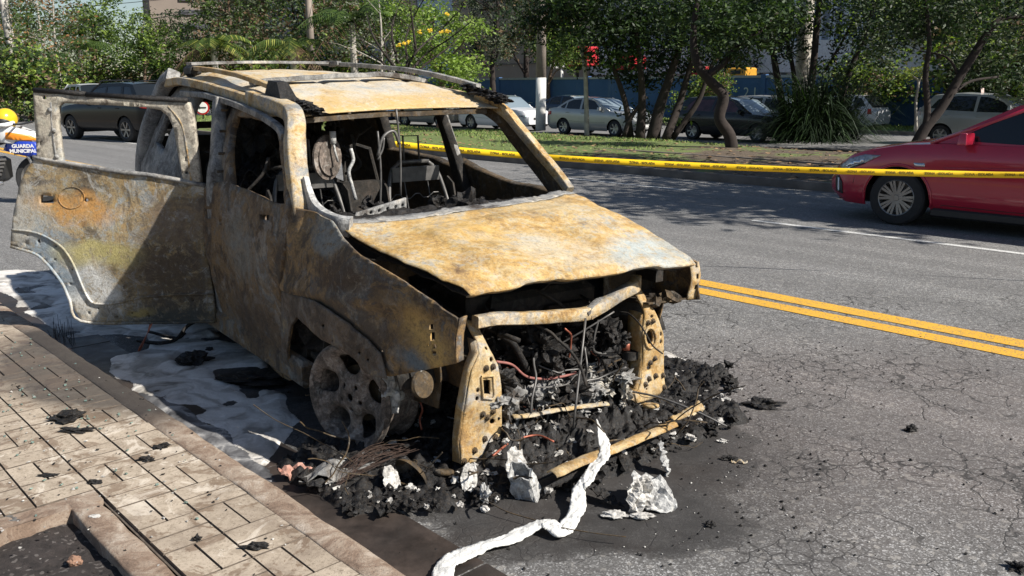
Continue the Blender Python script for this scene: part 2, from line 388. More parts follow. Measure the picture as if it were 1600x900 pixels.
gr = NT('grass_verge'); f = gr.noise(.45, 6, .65); g = gr.noise(22, 6, .7)
rc = gr.mapr(rot=(0, 0, -(pi/2-AZ)))                                 # x along the road, y across
xs = gr.sep(rc)
gg = gr.mix(.6, gr.ramp(gr.noise(1.2, 6), [(.3, (.06, .10, .02)), (.7, (.15, .20, .05))]), gr.ramp(g, [(.3, (.03, .06, .012)), (.7, (.24, .28, .09))]))
dd = gr.mix(.5, gr.ramp(f, [(.3, (.06, .042, .028)), (.7, (.15, .11, .075))]), gr.ramp(g, [(.3, (.04, .03, .02)), (.7, (.19, .145, .10))]))
msk = gr.math('ADD', gr.math('MULTIPLY', gr.noise(.8, 6, .7), 2.2), gr.ramp(gr.math('MULTIPLY', xs[0], .02), [(.20, 0), (.36, 1)]))
gr.bump(g, .8, .03); M['verge'] = gr.fin(gr.mix(gr.ramp(gr.math('MULTIPLY', msk, .5), [(.60, 0), (.68, 1)]), dd, gg), .95)
conc = burnt('kerb_concrete', [(.3, (.20, .16, .12)), (.5, (.34, .27, .21)), (.7, (.44, .38, .31))], 5, (), .5, .15, 21, .15, 90, .92)
M['far_kerb'] = plain('far_kerb_concrete', (.145, .12, .10), .9, 0, .35, 3, .3)

ground_poly('ground', [(-900, -900, -.35), (900, -900, -.35), (900, 1200, -.35), (-900, 1200, -.35)], M['dirt'])
ground_poly('road', rquad(-40, 300, 1.40, 12.72, 0), M['asphalt'])
M['asphalt_far'] = plain('far_asphalt', (.17, .165, .16), .85, 0, .2, 2, .2)
FZ = -.26
ground_poly('far_road', rquad(-60, 300, 22.2, 35.0, FZ), M['asphalt_far'])
# road paint
def paint_mat(name, col, wear):
    n = NT(name); w = n.noise(40, 8, .8); st = n.sep(n.vor(150, out=1))[0]
    k = n.ramp(n.mix(.5, w, st), [(.30, 1), (.38, 0)]); 
    c = n.mix(n.ramp(n.noise(3, 6), [(.3, 0), (.7, .5)]), col, tuple(x*.78 for x in col))
    c = n.mix(n.math('MULTIPLY', k, wear), c, (.13, .12, .11)); n.bump(st, .5, .004)
    return n.fin(c, .75)
M['yellow'] = paint_mat('yellow_road_paint', (.74, .40, .035), .8); M['white'] = paint_mat('white_road_paint', (.66, .66, .64), .9)
for (t0, t1) in ((5.585, 5.75), (5.835, 6.02)):
    o = ground_poly('yellow_line', rquad(-40, 260, t0, t1, .004), M['yellow'])
for s0, s1, t in ((-3.5, 5.6, 9.27), (8.0, 11.0, 11.28), (15, 30, 9.27), (40, 60, 9.27)):
    ground_poly('white_line', rquad(s0, s1, t-.05, t+.05, .004), M['white'])
# gutter beside the pavement
gn = NT('gutter_concrete'); rc = gn.mapr(rot=(0, 0, -(pi/2-AZ))); w = gn.noise(6, 8, .7); 
gc = gn.ramp(w, [(.3, (.022, .018, .016)), (.7, (.075, .055, .045))]); gc = gn.mix(gn.ramp(gn.noise(1.8, 6), [(.45, 0), (.62, .8)]), gc, (.016, .014, .013))
gn.bump(gn.noise(60, 6), .3, .004); M['gutter'] = gn.fin(gc, gn.ramp(w, [(.3, .35), (.7, .7)]))
g = MB()
s = -4.0
while s < 40: g.box((s+.595, 1.575, 0), (1.186, .345, .012)); s += 1.2
go = g.build('gutter', M['gutter']); go['kind'] = 'structure'
me = go.data
for v in me.vertices: v.co = R(v.co.x, v.co.y, v.co.z)
me.flip_normals()

# ---------------- pavement (z = .13): sand bed, kerb, pavers in basket weave, planting pit
PZ = .13
bed = NT('joint_sand'); bed.bump(bed.noise(120, 4), .5, .004)
M['bed'] = bed.fin(bed.ramp(bed.noise(30, 6), [(.3, (.06, .048, .038)), (.7, (.14, .11, .085))]), .95)
ground_poly('pavement_bed', [R(3.19, -6, PZ-.012), R(3.19, 1.30, PZ-.012), R(60, 1.30, PZ-.012), R(60, -6, PZ-.012)], M['bed'])
ground_poly('pavement_bed', [R(-4, .885, PZ-.012), R(-4, 1.30, PZ-.012), R(3.19, 1.30, PZ-.012), R(3.19, .885, PZ-.012)], M['bed'])
pv = NT('yellow_paver')
oi = pv.n.new('ShaderNodeAttribute'); oi.attribute_name = 'tone'
sp = pv.noise(200, 3, .8); wt = pv.noise(7, 8, .7, .6)
c = pv.mix(oi.outputs['Fac'], (.37, .305, .235), (.46, .385, .30))
c = pv.mix(pv.ramp(pv.noise(95, 4, .8), [(.36, .75), (.43, 0)]), c, (.10, .075, .05))
c = pv.mix(pv.ramp(pv.noise(28, 8, .8), [(.40, .5), (.52, 0)]), c, (.20, .155, .11))
c = pv.mix(pv.ramp(wt, [(.54, 0), (.56, .6)]), c, (.16, .10, .06))                         # damp brown patches with a shape of their own
c = pv.mix(pv.ramp(pv.noise(5, 10, .75, 1, pv.mapr(loc=(3, 3, 0))), [(.56, 0), (.60, .75)]), c, (.62, .55, .46))   # dried foam residue
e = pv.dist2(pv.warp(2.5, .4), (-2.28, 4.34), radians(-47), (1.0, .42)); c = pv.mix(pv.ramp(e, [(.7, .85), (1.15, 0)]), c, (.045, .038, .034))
c = pv.mix(pv.ramp(pv.noise(3, 8, .7, .5, pv.mapr(loc=(8, 1, 0))), [(.5, 0), (.6, .35)]), c, (.14, .10, .075))
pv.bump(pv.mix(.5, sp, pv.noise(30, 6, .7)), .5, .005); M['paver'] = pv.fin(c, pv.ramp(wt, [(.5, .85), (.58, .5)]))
def pavers():
    vs = []; fs = []; tone = []; side = []
    def block(s0, s1, t0, t1):
        g = .0018; zt = PZ+random.uniform(-.0015, .0015); b = len(vs); i = .002
        dz = [random.uniform(-.001, .001) for _ in range(4)]
        for (a, c_), k in zip(((s0+g, t0+g), (s1-g, t0+g), (s1-g, t1-g), (s0+g, t1-g)), range(4)): vs.append(R(a, c_, PZ-.012))
        for (a, c_), k in zip(((s0+g, t0+g), (s1-g, t0+g), (s1-g, t1-g), (s0+g, t1-g)), range(4)): vs.append(R(a, c_, zt-.004+dz[k]))
        for (a, c_), k in zip(((s0+g+i, t0+g+i), (s1-g-i, t0+g+i), (s1-g-i, t1-g-i), (s0+g+i, t1-g-i)), range(4)): vs.append(R(a, c_, zt+dz[k]))
        new = [(8, 9, 10, 11)]+[(j, (j+1) % 4, 4+(j+1) % 4, 4+j) for j in range(4)]+[(4+j, 4+(j+1) % 4, 8+(j+1) % 4, 8+j) for j in range(4)]
        tn = random.random()
        for q_, f_ in enumerate(new): fs.append(tuple(x+b for x in f_)[::-1]); tone.append(tn); side.append(0 if q_ == 0 else 1)
    q = .21; ni = 0
    for ti in range(-14, 2):
        t0 = .893+ti*.2; t1 = t0+.2 if ti != 1 else 1.29
        for si in range(-12, 52):
            s0 = 3.21-.21*0+si*q-.005; s1 = s0+q
            if ti < 0 and s0 < 3.19: continue
            if (si+ti) % 2: 
                block(s0, (s0+s1)/2, t0, t1); block((s0+s1)/2, s1, t0, t1)
            else: block(s0, s1, t0, (t0+t1)/2); block(s0, s1, (t0+t1)/2, t1)
    me = bpy.data.meshes.new('paving'); me.from_pydata([tuple(v) for v in vs], [], fs)
    at = me.attributes.new('tone', 'FLOAT', 'FACE'); at.data.foreach_set('value', tone)
    me.materials.append(M['paver']); me.materials.append(M['bed']); me.polygons.foreach_set('material_index', side); me.update(); o = bpy.data.objects.new('paving', me); C.objects.link(o); o['kind'] = 'structure'
pavers()
def kerb(name, s0, s1, t0, t1, ztop, zbot, mat, jitter=.006, st=.06, L=None):
    mb = MB(); n = int((s1-s0)/st)
    prof = [(t0, zbot), (t0, ztop-.004), (t0+.006, ztop), (t0+(t1-t0)*.3, ztop+.002), (t0+(t1-t0)*.6, ztop+.001), (t1-.022, ztop-.002), (t1-.006, ztop-.012), (t1, ztop-.03), (t1, zbot)]
    def fn(a, b):
        s = lerp(s0, s1, a); t, z = prof[int(round(b*(len(prof)-1)))]
        p = Vector((s*3, t*9, z*9)); k = noise.noise(p*1.7)*jitter+noise.noise(p*5)*jitter*.5
        return R(s, t+k, z+(k*.7 if z > zbot+.01 else 0))
    mb.grid(n+1, len(prof), fn); mb.f = [f_[::-1] for f_ in mb.f]
    o = mb.build(name, mat, smooth=True); o['kind'] = 'structure'; return o
kn = NT('kerb_stone'); w = kn.noise(8, 10, .75, .8); c = kn.ramp(w, [(.3, (.11, .075, .055)), (.45, (.23, .16, .115)), (.55, (.33, .26, .20)), (.68, (.50, .43, .36))])
c = kn.mix(kn.ramp(kn.noise(120, 4, .8), [(.36, .6), (.44, 0)]), c, (.07, .05, .04))
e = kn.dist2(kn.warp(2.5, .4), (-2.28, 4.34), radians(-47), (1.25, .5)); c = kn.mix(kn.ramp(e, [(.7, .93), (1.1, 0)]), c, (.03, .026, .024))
kn.bump(kn.mix(.5, w, kn.noise(60, 8, .75)), .8, .012); M['kerb'] = kn.fin(c, .9)
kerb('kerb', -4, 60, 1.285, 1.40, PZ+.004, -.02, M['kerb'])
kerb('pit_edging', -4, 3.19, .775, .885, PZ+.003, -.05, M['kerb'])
mb = MB(); 
def fn(a, b):
    t = lerp(-6, .885, a); s = lerp(3.095, 3.19, b); k = noise.noise(Vector((t*9, s*9, 0)))*.004
    return R(s+k, t, PZ+.003+k)
mb.grid(120, 4, fn); mb.add([R(3.095, -6, PZ+.003), R(3.095, .885, PZ+.003), R(3.095, .885, -.02), R(3.095, -6, -.02)], [(0, 1, 2, 3)])
o = mb.build('pit_edging', M['kerb']); o['kind'] = 'structure'
so_ = NT('pit_soil'); so_.bump(so_.noise(50, 8, .8), 1, .02); st = so_.sep(so_.vor(90, out=1))[0]
c = so_.mix(so_.ramp(st, [(.9, 0), (.95, .5)]), so_.ramp(so_.noise(25, 8, .7), [(.3, (.02, .016, .015)), (.7, (.075, .06, .055))]), (.3, .27, .25))
M['soil'] = so_.fin(c, .95)
mb = MB()
mb.grid(130, 150, lambda a, b: (lambda s, t: R(s, t, PZ-.045+.02*noise.noise(Vector((s*4, t*4, 1)))+.012*noise.noise(Vector((s*17, t*17, 1)))+.006*noise.noise(Vector((s*45, t*45, 1)))))(lerp(-1, 3.1, a), lerp(-2.2, .80, b)))
mb.f = [f_[::-1] for f_ in mb.f]
o = mb.build('planting_soil', M['soil'], smooth=True); o['kind'] = 'structure'

# ---------------- median strip, far verge
kerb('median_kerb', -40, 200, 12.72-.0, 12.90, .13, -.02, M['far_kerb'], .01, .5)
bpy.data.objects['median_kerb'].location = (0, 0, 0)
def median_z(s, t):
    e = sm((t-12.85)/1.2)*sm((20.6-t)/2.5)
    return .12-.14*sm((t-18)/3)-.26*sm((t-21.2)/.9)+e*(.06+.06*sm((s-8)/10)+.06*noise.noise(Vector((s*.12, t*.25, 3))))+.03*noise.noise(Vector((s*.9, t*.9, 5)))
mb = MB(); mb.grid(260, 34, lambda a, b: (lambda s, t: R(s, t, median_z(s, t)))(lerp(-40, 200, a), lerp(12.86, 22.25, b))); mb.f = [f_[::-1] for f_ in mb.f]
o = mb.build('median_ground', M['verge'], smooth=True); o['kind'] = 'structure'
kerb('median_path_kerb', -30, 120, 15.4, 15.55, .20, .05, M['far_kerb'], .02, .5)
mb = MB(); mb.grid(120, 10, lambda a, b: (lambda s, t: R(s, t, -.12+.06*noise.noise(Vector((s*.3, t*.3, 8)))))(lerp(-60, 200, a), lerp(35.0, 41, b))); mb.f = [f_[::-1] for f_ in mb.f]
o = mb.build('far_verge', M['verge'], smooth=True); o['kind'] = 'structure'
kerb('far_kerb', -60, 200, 34.9, 35.05, -.12, -.3, M['far_kerb'], .01, .6)
# grass blades on the sunlit humps
gm = plain('grass_blade', (.16, .22, .05), .8, 0, .5, 2)
mb = MB(); random.seed(11)
for k in range(26000):
    s = random.uniform(10, 42); t = random.triangular(13.2, 21.3, 19)
    if noise.noise(Vector((s*.5, t*.5, 9))) < -.1+.5*sm((15-s)/5): continue
    p = R(s, t, median_z(s, t)-.01); a = random.uniform(0, 2*pi); h = random.uniform(.03, .085); w = .016
    mb.add([p+Vector((cos(a)*w, sin(a)*w, 0)), p-Vector((cos(a)*w, sin(a)*w, 0)), p+Vector((random.uniform(-.06, .06), random.uniform(-.06, .06), h))], [(0, 1, 2)])
for k in range(7000):
    s = random.uniform(-5, 40); t = random.uniform(35.2, 39.5)
    p = R(s, t, -.12); a = random.uniform(0, 2*pi); h = random.uniform(.06, .15); w = .03
    mb.add([p+Vector((cos(a)*w, sin(a)*w, 0)), p-Vector((cos(a)*w, sin(a)*w, 0)), p+Vector((random.uniform(-.06, .06), random.uniform(-.06, .06), h))], [(0, 1, 2)])
tag(mb.build('grass', gm), 'short green grass growing on the median and the verge by the wall', 'grass', kind='stuff')
random.seed(21)
mb = MB()
for k in range(2600):
    s = random.uniform(3, 30); t = random.uniform(12.9, 20.8); p = R(s, t, median_z(s, t)+.012); a = random.uniform(0, 6.3); w = random.uniform(.03, .08)
    q = Vector((cos(a)*w, sin(a)*w, random.uniform(-.01, .01))); r_ = Vector((-sin(a)*w*.5, cos(a)*w*.5, random.uniform(0, .015)))
    mb.add([p-q, p+r_, p+q, p-r_], [(0, 1, 2, 3)])
tag(mb.build('leaf_litter', plain('dry_leaf', (.24, .15, .08), .9, 0, .5, 3)), 'dry brown fallen leaves scattered over the bare median earth', 'leaves', kind='stuff')
# ================================================================== THE BURNT CAR  (local axes: x forward, y to its left, z up)
car = empty('burned_suv', (CX, CY, 0), pi/2-YAW, 'burnt out rust coloured off-road wagon with its hood buckled and one door hanging open', 'wreck')
def half(u, w):                                     # half width of the body at (along, height)
    b = interp(w, [(.05, .80), (.2, .845), (.35, .87), (.6, .885), (.9, .875), (1.03, .85), (1.25, .765), (1.48, .66), (1.62, .55)])
    f = sm((u-.05)/1.0); r = sm((-2.7-u)/.9)
    return b-.17*f-.06*r
def dent(u, w, k=1, sd=0):
    return k*(.012*noise.noise(Vector((u*2.3, w*2.3, sd)))+.005*noise.noise(Vector((u*7, w*7, sd+4)))+.0016*noise.noise(Vector((u*22, w*22, sd+9))))
def PS(x, y, side=-1, off=0):                        # view point -> (u,w) on the curved flank
    v = .86
    for _ in range(8): p = V(x, y, side*v); v = half(p.x, p.z)-off
    return (p.x, p.z)
def side_fn(side=-1, off=0, k=1, extra=None):
    def fn(u, w):
        v = half(u, w)-off+dent(u, w, k)+(extra(u, w) if extra else 0)
        return Vector((u, side*v, w))
    return fn
def panel(name, outline, holes, fn, mat, thick=.006, step=.04, parent=car, label=None, off=0, smooth=True, edge=.03):
    vs, fs = sheet(outline, holes, step, fn, edge)
    mb = MB(); mb.add(vs, fs); return mb.build(name, mat, parent, smooth, label, thick, off)

# ---- right front fender
P = [(453, 322), (478, 333), (503, 347), (524, 374), (560, 402), (600, 424), (640, 446), (682, 470), (717, 497), (711, 530), (712, 568), (664, 578), (611, 588), (597, 586), (582, 580), (566, 560), (546, 543), (512, 529), (486, 507), (466, 494), (455, 508), (450, 540), (452, 565), (467, 590), (455, 594), (447, 590), (441, 555), (439, 500), (441, 440), (447, 385)]
fo = [PS(*p) for p in P]
BANDP = [PS(*p) for p in [(440, 452), (453, 459), (475, 462), (500, 468), (528, 482), (556, 503), (580, 526), (600, 552), (613, 592), (560, 600), (500, 560), (440, 560)]]
def soft_in(u, w, P, r=.007): return sum(inpoly(u+r*cos(k*pi/3), w+r*sin(k*pi/3), P) for k in range(6))/6
def fender_bulge(u, w):
    k0 = soft_in(u, w, BANDP)
    d0 = sqrt((u-.02)**2+(w-.24)**2)
    return -.006*k0-.05*sm((w-.80)/.22)*sm((u+.5)/.2)+.016*noise.noise(Vector((u*3, w*3, 12)))*sm((u+.3)/.3)+.012*math.exp(-((w-.70-.10*(u))/.03)**2)
def fender_bulge_old(u, w):
    # flared lip above the wheel opening and a soft shoulder
    d = abs(sqrt((u-.05)**2*.9+(w-.22)**2)-.52)
    k = .014*sm(1-d/.045)
    sh = -.055*sm((w-.80)/.22)*sm((u+.5)/.2)
    return k+sh+.02*noise.noise(Vector((u*3, w*3, 12)))*sm((u+.3)/.3)
ffn = side_fn(-1, 0, 1.4, fender_bulge)
def pixhole(pts): return [PS(*p) for p in pts]
hz = []
for (x0, y0, x1, y1) in ((670, 506, 677, 515), (671, 519, 679, 533), (674, 538, 681, 545), (673, 549, 681, 553)): hz.append(pixhole(rect(x0, y0, x1, y1)))
for (x, y, r) in ((492, 505, 1.6), (572, 549, 2.2), (532, 530, 1.6), (553, 537, 1.6), (667, 540, 1.5), (515, 507, 2.4), (560, 538, 1.8), (598, 548, 2)): hz.append(pixhole(circ(x, y, r, 8)))
panel('front_fender', fo, hz, ffn, M['fender'], .008, .014, edge=.014)
FLR = [(440, 454), (453, 460), (475, 463), (500, 469), (528, 483), (556, 504), (580, 527), (600, 552), (612, 590), (597, 586), (582, 580), (566, 560), (546, 543), (512, 529), (486, 507), (466, 494), (455, 508), (450, 540), (452, 565), (467, 590), (456, 592), (447, 585), (442, 550), (439, 500)]
panel('arch_flare', [PS(*p) for p in FLR], [pixhole(circ(x, y, r, 8)) for x, y, r in ((572, 549, 2.2), (532, 530, 1.6), (515, 507, 2.4), (585, 560, 2))], side_fn(-1, -.022, 1.4, lambda u, w: -.020*sm((sqrt((u-.02)**2+(w-.24)**2)-.40)/.14)+fender_bulge(u, w)*.0), M['flare'], .008, .02, edge=.015)
# ---- nose cheek of the fender turning inwards
a1 = [PS(717, 497), PS(711, 530), PS(712, 568)]
mb = MB()
def fn(a, b):
    i = a*2; k = int(min(1, i)); q = Vector(a1[k]).lerp(Vector(a1[k+1]), i-k); v = half(q.x, q.y)
    return Vector((q.x+.005-.02*b, -v+.045*b, q.y+.004*sin(a*20)))
mb.grid(8, 4, fn); mb.build('fender_nose', M['fender'], car, True, thick=.006)
# ---- right wheel house (dark inner arch)
mb = MB()
def fn(a, b):
    g = lerp(.35, pi+.1, a); return Vector((.02+.40*cos(g), -lerp(.78, .30, b), .22+.40*sin(g)))
mb.grid(24, 6, fn); mb.build('wheel_house', M['dark'], car, True, thick=.01)
mb = MB(); mb.grid(24, 6, lambda a, b: (lambda q: Vector((q.x, -q.y, q.z)))(fn(a, b))); mb.build('wheel_house', M['dark'], car, True, thick=.01)

# ---- closed right front door with its window frame
P = [(317, 291), (330, 287), (352, 283), (352, 230), (355, 190), (361, 168), (385, 171), (412, 180), (436, 196), (446, 216), (451, 260), (455, 322), (447, 385), (441, 440), (438, 500), (440, 555), (446, 590), (424, 573), (400, 551), (372, 526), (350, 503), (340, 487), (334, 450), (325, 400), (318, 345)]
P = [(x-1.5 if 430 < x and y > 330 else x, y) for x, y in P]
do = [PS(*p, off=-.006) for p in P]
win = [PS(*p, off=-.006) for p in [(362, 286), (361, 240), (363, 200), (368, 180), (388, 182), (410, 189), (430, 203), (438, 222), (443, 265), (446, 318), (430, 318), (398, 303)]]
dh = [win]
for pts in ([(322, 326), (332, 327), (332, 342), (324, 341)], rect(344, 342, 348, 351), [(406, 334), (422, 336), (421, 344), (408, 343)]): dh.append([PS(*p, off=-.006) for p in pts])
def door_bulge(u, w): return .006+.012*sm((w-.55)/.1)*sm((.95-w)/.2)-.02*sm((.5-w)/.3)*sm((w-.1)/.2)
panel('front_door', do, dh, side_fn(-1, 0, 1.6, door_bulge), M['side'], .035, .035, off=-1, edge=.025)
# ---- sill and rear quarter of the right side
def beam(pts, w1, w2, name, mat, parent=car, n=6, up=(0, 0, 1), jit=.006, cr=True, label=None):
    pp = curve(pts, n) if cr else [Vector(p) for p in pts]
    vs = []; fs = []; N = 8
    rs1 = w1 if isinstance(w1, (list, tuple)) else [w1]*2; rs2 = w2 if isinstance(w2, (list, tuple)) else [w2]*2
    for i, p in enumerate(pp):
        k = i/(len(pp)-1); a1_ = lerp(rs1[0], rs1[-1], k)/2; a2_ = lerp(rs2[0], rs2[-1], k)/2
        t = (pp[min(i+1, len(pp)-1)]-pp[max(i-1, 0)]).normalized(); a = Vector(up); a = (a-t*a.dot(t)).normalized(); b = t.cross(a)
        for (x, y) in ((1, .78), (.82, 1), (-.82, 1), (-1, .78), (-1, -.78), (-.82, -1), (.82, -1), (1, -.78)):
            q = p+a*x*a1_+b*y*a2_; q += noise.noise_vector(q*4)*jit+noise.noise_vector(q*11)*jit*.4; vs.append(q)
    for i in range(len(pp)-1):
        for k in range(N): fs.append((i*N+k, i*N+(k+1) % N, (i+1)*N+(k+1) % N, (i+1)*N+k))
    fs.append(tuple(range(N-1, -1, -1))); fs.append(tuple(range((len(pp)-1)*N, len(pp)*N)))
    mb = MB(); mb.add(vs, fs); return mb.build(name, mat, parent, label=label, auto=50)
# roof height and header line
ZR = [(-3.45, 1.60), (-3.3, 1.655), (-3.0, 1.685), (-2.5, 1.695), (-2.0, 1.665), (-1.6, 1.615), (-1.3, 1.565), (-1.05, 1.505), (-.92, 1.455), (-.8, 1.43)]
def hdr(v): return -.86+.10*(1-(v/.62)**2)-.09*(v+.62)/1.24             # header's plan line
RW = lambda u: .655-.04*sm((-2.8-u)/.6)-.03*sm((u+1.2)/.5)
def roof_z(u, v):
    c = abs(v)/RW(u)
    z = interp(u, ZR)-.035*c**2-.10*max(0, c-.80)**1.5*4
    for k in (-.42, -.14, .14, .42): z -= .013*math.exp(-((v-k)/.016)**2)*sm((-1.35-u)/.1)*sm((u+3.1)/.1)
    z += .012*noise.noise(Vector((u*2, v*2, 5)))+.004*noise.noise(Vector((u*7, v*7, 2)))
    return z
mb = MB()
def fn(a, b):
    v = lerp(-1, 1, b); ve = v*.62; E_ = V(lerp(462, 778, b)+0*b, lerp(181, 167, b)-3.5*sin(pi*b), ve); u0 = E_.x; u = lerp(-3.42, u0, a); vv = v*RW(u); z = roof_z(u, vv)
    z += (E_.z-roof_z(u0, ve))*sm((a-.45)/.55)+.0; vv = lerp(vv, ve, sm((a-.6)/.4))
    return Vector((u, vv, z))
mb.grid(90, 60, fn); mb.build('roof', M['roof'], car, True, thick=.006)
# header rail under the front edge
beam([V(lerp(462, 778, b), lerp(181, 167, b)-3.5*sin(pi*b), lerp(-.62, .62, b))+Vector((-.06, 0, -.028)) for b in (.04, .25, .5, .75, .96)], .03, .10, 'header_rail', M['darkrust'])
# ---- A pillars
for sd in (-1, 1):
    if sd < 0:
        pts = [V(474, 345, -.80), V(470, 322, -.80), V(467, 295, -.785), V(463, 260, -.765), V(460, 220, -.735), V(461, 194, -.69), V(456, 177, -.66), V(440, 168, -.65), V(420, 162, -.65), V(395, 154, -.65)]
        beam(pts, [.10, .085], [.075, .085], 'windscreen_pillar', M['pillar'], up=(0, 1, 0), n=7, jit=.004)
    else:
        pts = [V(890, 298, .76), V(868, 268, .77), V(842, 238, .755), V(815, 205, .72), V(793, 178, .665), V(768, 161, .625), V(745, 152, .60)]
        beam(pts, [.05, .05], [.05, .06], 'windscreen_pillar', M['pillar'], up=(0, 1, 0), n=7, jit=.003)
        ip = [p+Vector((-.085, .0, -.015)) for p in pts[:6]]; q_ = beam(ip, [.035, .03], [.13, .09], 'windscreen_pillar_lining', M['darkrust'], up=(0, 1, 0), jit=.003)
# pale flange curving from the pillar foot into the windscreen base
beam([V(476, 280, -.76), V(481, 300, -.765), V(490, 322, -.765), V(506, 340, -.755), V(528, 351, -.74), V(548, 355, -.70)], [.03, .05], [.05, .09], 'windscreen_corner', M['alu'], up=(0, 1, 0), jit=.006)
# ---- roof side rails of the body
for sd in (-1, 1):
    pts = [V(262, 130, -.62), V(282, 127, -.645), V(310, 131, -.655), V(346, 141, -.66), V(390, 155, -.66), V(415, 166, -.655), V(430, 174, -.655)]
    pts = [Vector((p.x, sd*abs(p.y), p.z)) for p in pts]
    beam(pts, .055, .06, 'roof_side_member', M['pillar'] if sd < 0 else M['darkrust'], jit=.004)
    # drip rail and door aperture flange just under it
    pts = [V(285, 146, -.695), V(320, 149, -.70), V(350, 157, -.705), V(378, 167, -.71), V(410, 182, -.715), V(434, 199, -.725), V(444, 214, -.735)]
    pts = [Vector((p.x, sd*abs(p.y), p.z)) for p in pts]
    beam(pts, .035, .035, 'door_aperture_flange', M['greymetal'] if sd < 0 else M['dark'], jit=.004)
# ---- B pillars
beam([V(343, 157, -.71), V(342, 200, -.75), V(340, 245, -.80), V(336, 290, -.84), V(345, 400, -.83), V(352, 480, -.80)], [.075, .10], [.06, .09], 'middle_pillar', M['greymetal'], up=(1, 0, 0))
beam([V(357, 164, -.66), V(358, 210, -.70), V(357, 250, -.75), V(356, 288, -.78)], .05, .05, 'middle_pillar_lining', M['dark'], up=(1, 0, 0))
for x, y, v in ((347, 172, -.745), (345, 205, -.785), (343, 240, -.825), (341, 268, -.86)):
    mb = MB(); p = V(x, y, v); mb.tube([p+Vector((0, .03, 0)), p+Vector((0, -.006, 0))], .008, 8); mb.build('bolt', M['darkrust'], car)
# left side seen through the windscreen: pillar, doors, rear quarter
beam([V(684, 166, .66), V(697, 205, .72), V(712, 250, .79), V(730, 320, .82)], [.06, .12], [.05, .07], 'middle_pillar', M['dark'], up=(1, 0, 0))
beam([V(692, 166, .69), V(706, 210, .745), V(719, 250, .80), V(727, 285, .82)], .012, .03, 'pillar_trim', M['greymetal'], up=(1, 0, 0), jit=.002)
def lside(u, w): return Vector((u, half(u, w)-.02+dent(u, w, 1.2, 7), w))
P = [V(x, y, .84) for x, y in [(832, 292), (800, 287), (770, 276), (745, 265), (722, 250)]]
top = [(p.x, p.z) for p in P]
panel('driver_door', [(-.38, .2)]+[(-.36, .93)]+top+[(top[-1][0]-.02, .2)], [circ(-.62, .80, .018, 8), circ(-.95, .86, .015, 8), rect(-1.1, .5, -.8, .68)], lside, M['darkrust'], .05, .05, off=-1)
tl = [(top[-1][0]-.06, 1.03), (-1.9, 1.08), (-2.3, 1.10), (-2.62, 1.12)]
panel('rear_door_far_side', [(tl[0][0], .2)]+tl+[(-2.66, .7), (-2.4, .5), (-2.2, .2)], [], lside, M['darkrust'], .05, .05, off=-1)
panel('rear_quarter', [(-2.66, .35), (-2.64, 1.12), (-2.60, 1.30), (-2.54, 1.60), (-3.25, 1.60), (-3.32, 1.3), (-3.38, 1.0), (-3.36, .35)], [circ(-2.95, 1.36, .045, 8)], lside, M['darkrust'], .05, .05, off=-1)
beam([(-2.60, .845, 1.12), (-2.57, .77, 1.3), (-2.52, .66, 1.6)], .08, .07, 'rear_pillar', M['dark'], up=(1, 0, 0))
# right rear quarter behind the open door
P = [PS(*p) for p in [(299, 150), (296, 200), (303, 250), (300, 290), (318, 340), (322, 380), (300, 400), (250, 380), (222, 330), (215, 262), (222, 235), (238, 190), (250, 140), (266, 128), (285, 138)]]
P = [(-2.45, 1.55), (-2.42, 1.30), (-2.30, 1.10), (-2.18, 1.02), (-2.05, .72), (-1.98, .30), (-2.2, .30), (-2.26, .5), (-2.42, .66), (-2.66, .70), (-2.9, .62), (-3.02, .42), (-3.06, .30), (-3.38, .34), (-3.42, .7), (-3.40, 1.0), (-3.34, 1.3), (-3.24, 1.58), (-3.1, 1.62), (-2.8, 1.62)]
panel('rear_quarter', P, [[(-2.78, 1.16), (-2.74, 1.44), (-3.02, 1.47), (-3.12, 1.2)]], side_fn(-1, 0, 2), M['greymetal'], .04, .05, off=-1)
beam([(-3.44, -.78, .55), (-3.46, -.78, .95), (-3.40, -.74, 1.25), (-3.28, -.64, 1.56), (-3.1, -.6, 1.66)], .10, .09, 'rear_corner', M['greymetal'], up=(1, 0, 0))
# tailgate, floor, firewall, rear bench: the closed dark box of the cabin
mb = MB(); mb.box((-3.43, 0, .85), (.05, 1.5, .75)); mb.box((-3.36, 0, 1.53), (.05, 1.2, .12)); mb.box((-3.40, 0, 1.30), (.03, 1.28, .05)); mb.box((-3.39, .26, 1.36), (.03, .74, .40)); mb.build('tailgate', M['dark'], car)
mb = MB(); mb.grid(50, 20, lambda a, b: (lambda u, v: Vector((u, v, .28+.02*noise.noise(Vector((u*3, v*3, 0)))+.05*abs(noise.noise(Vector((u*8, v*8, 3)))))))(lerp(-3.4, -.3, a), lerp(-.78, .78, b))); mb.build('floor_pan', M['dark'], car, True, thick=.03)
mb = MB(); mb.box((-1.95, -.82, .20), (3.0, .07, .14), bev=.02); mb.build('sill', M['side'], car); mb = MB(); mb.box((-1.95, .82, .20), (3.0, .07, .14), bev=.02); mb.build('sill', M['darkrust'], car)
mb = MB(); mb.grid(16, 30, lambda a, b: (lambda v, w: Vector((-.36+.05*noise.noise(Vector((v*4, w*4, 2))), v, w)))(lerp(-.76, .76, b), lerp(.2, .92, a))); mb.build('firewall', M['dark'], car, thick=.02)
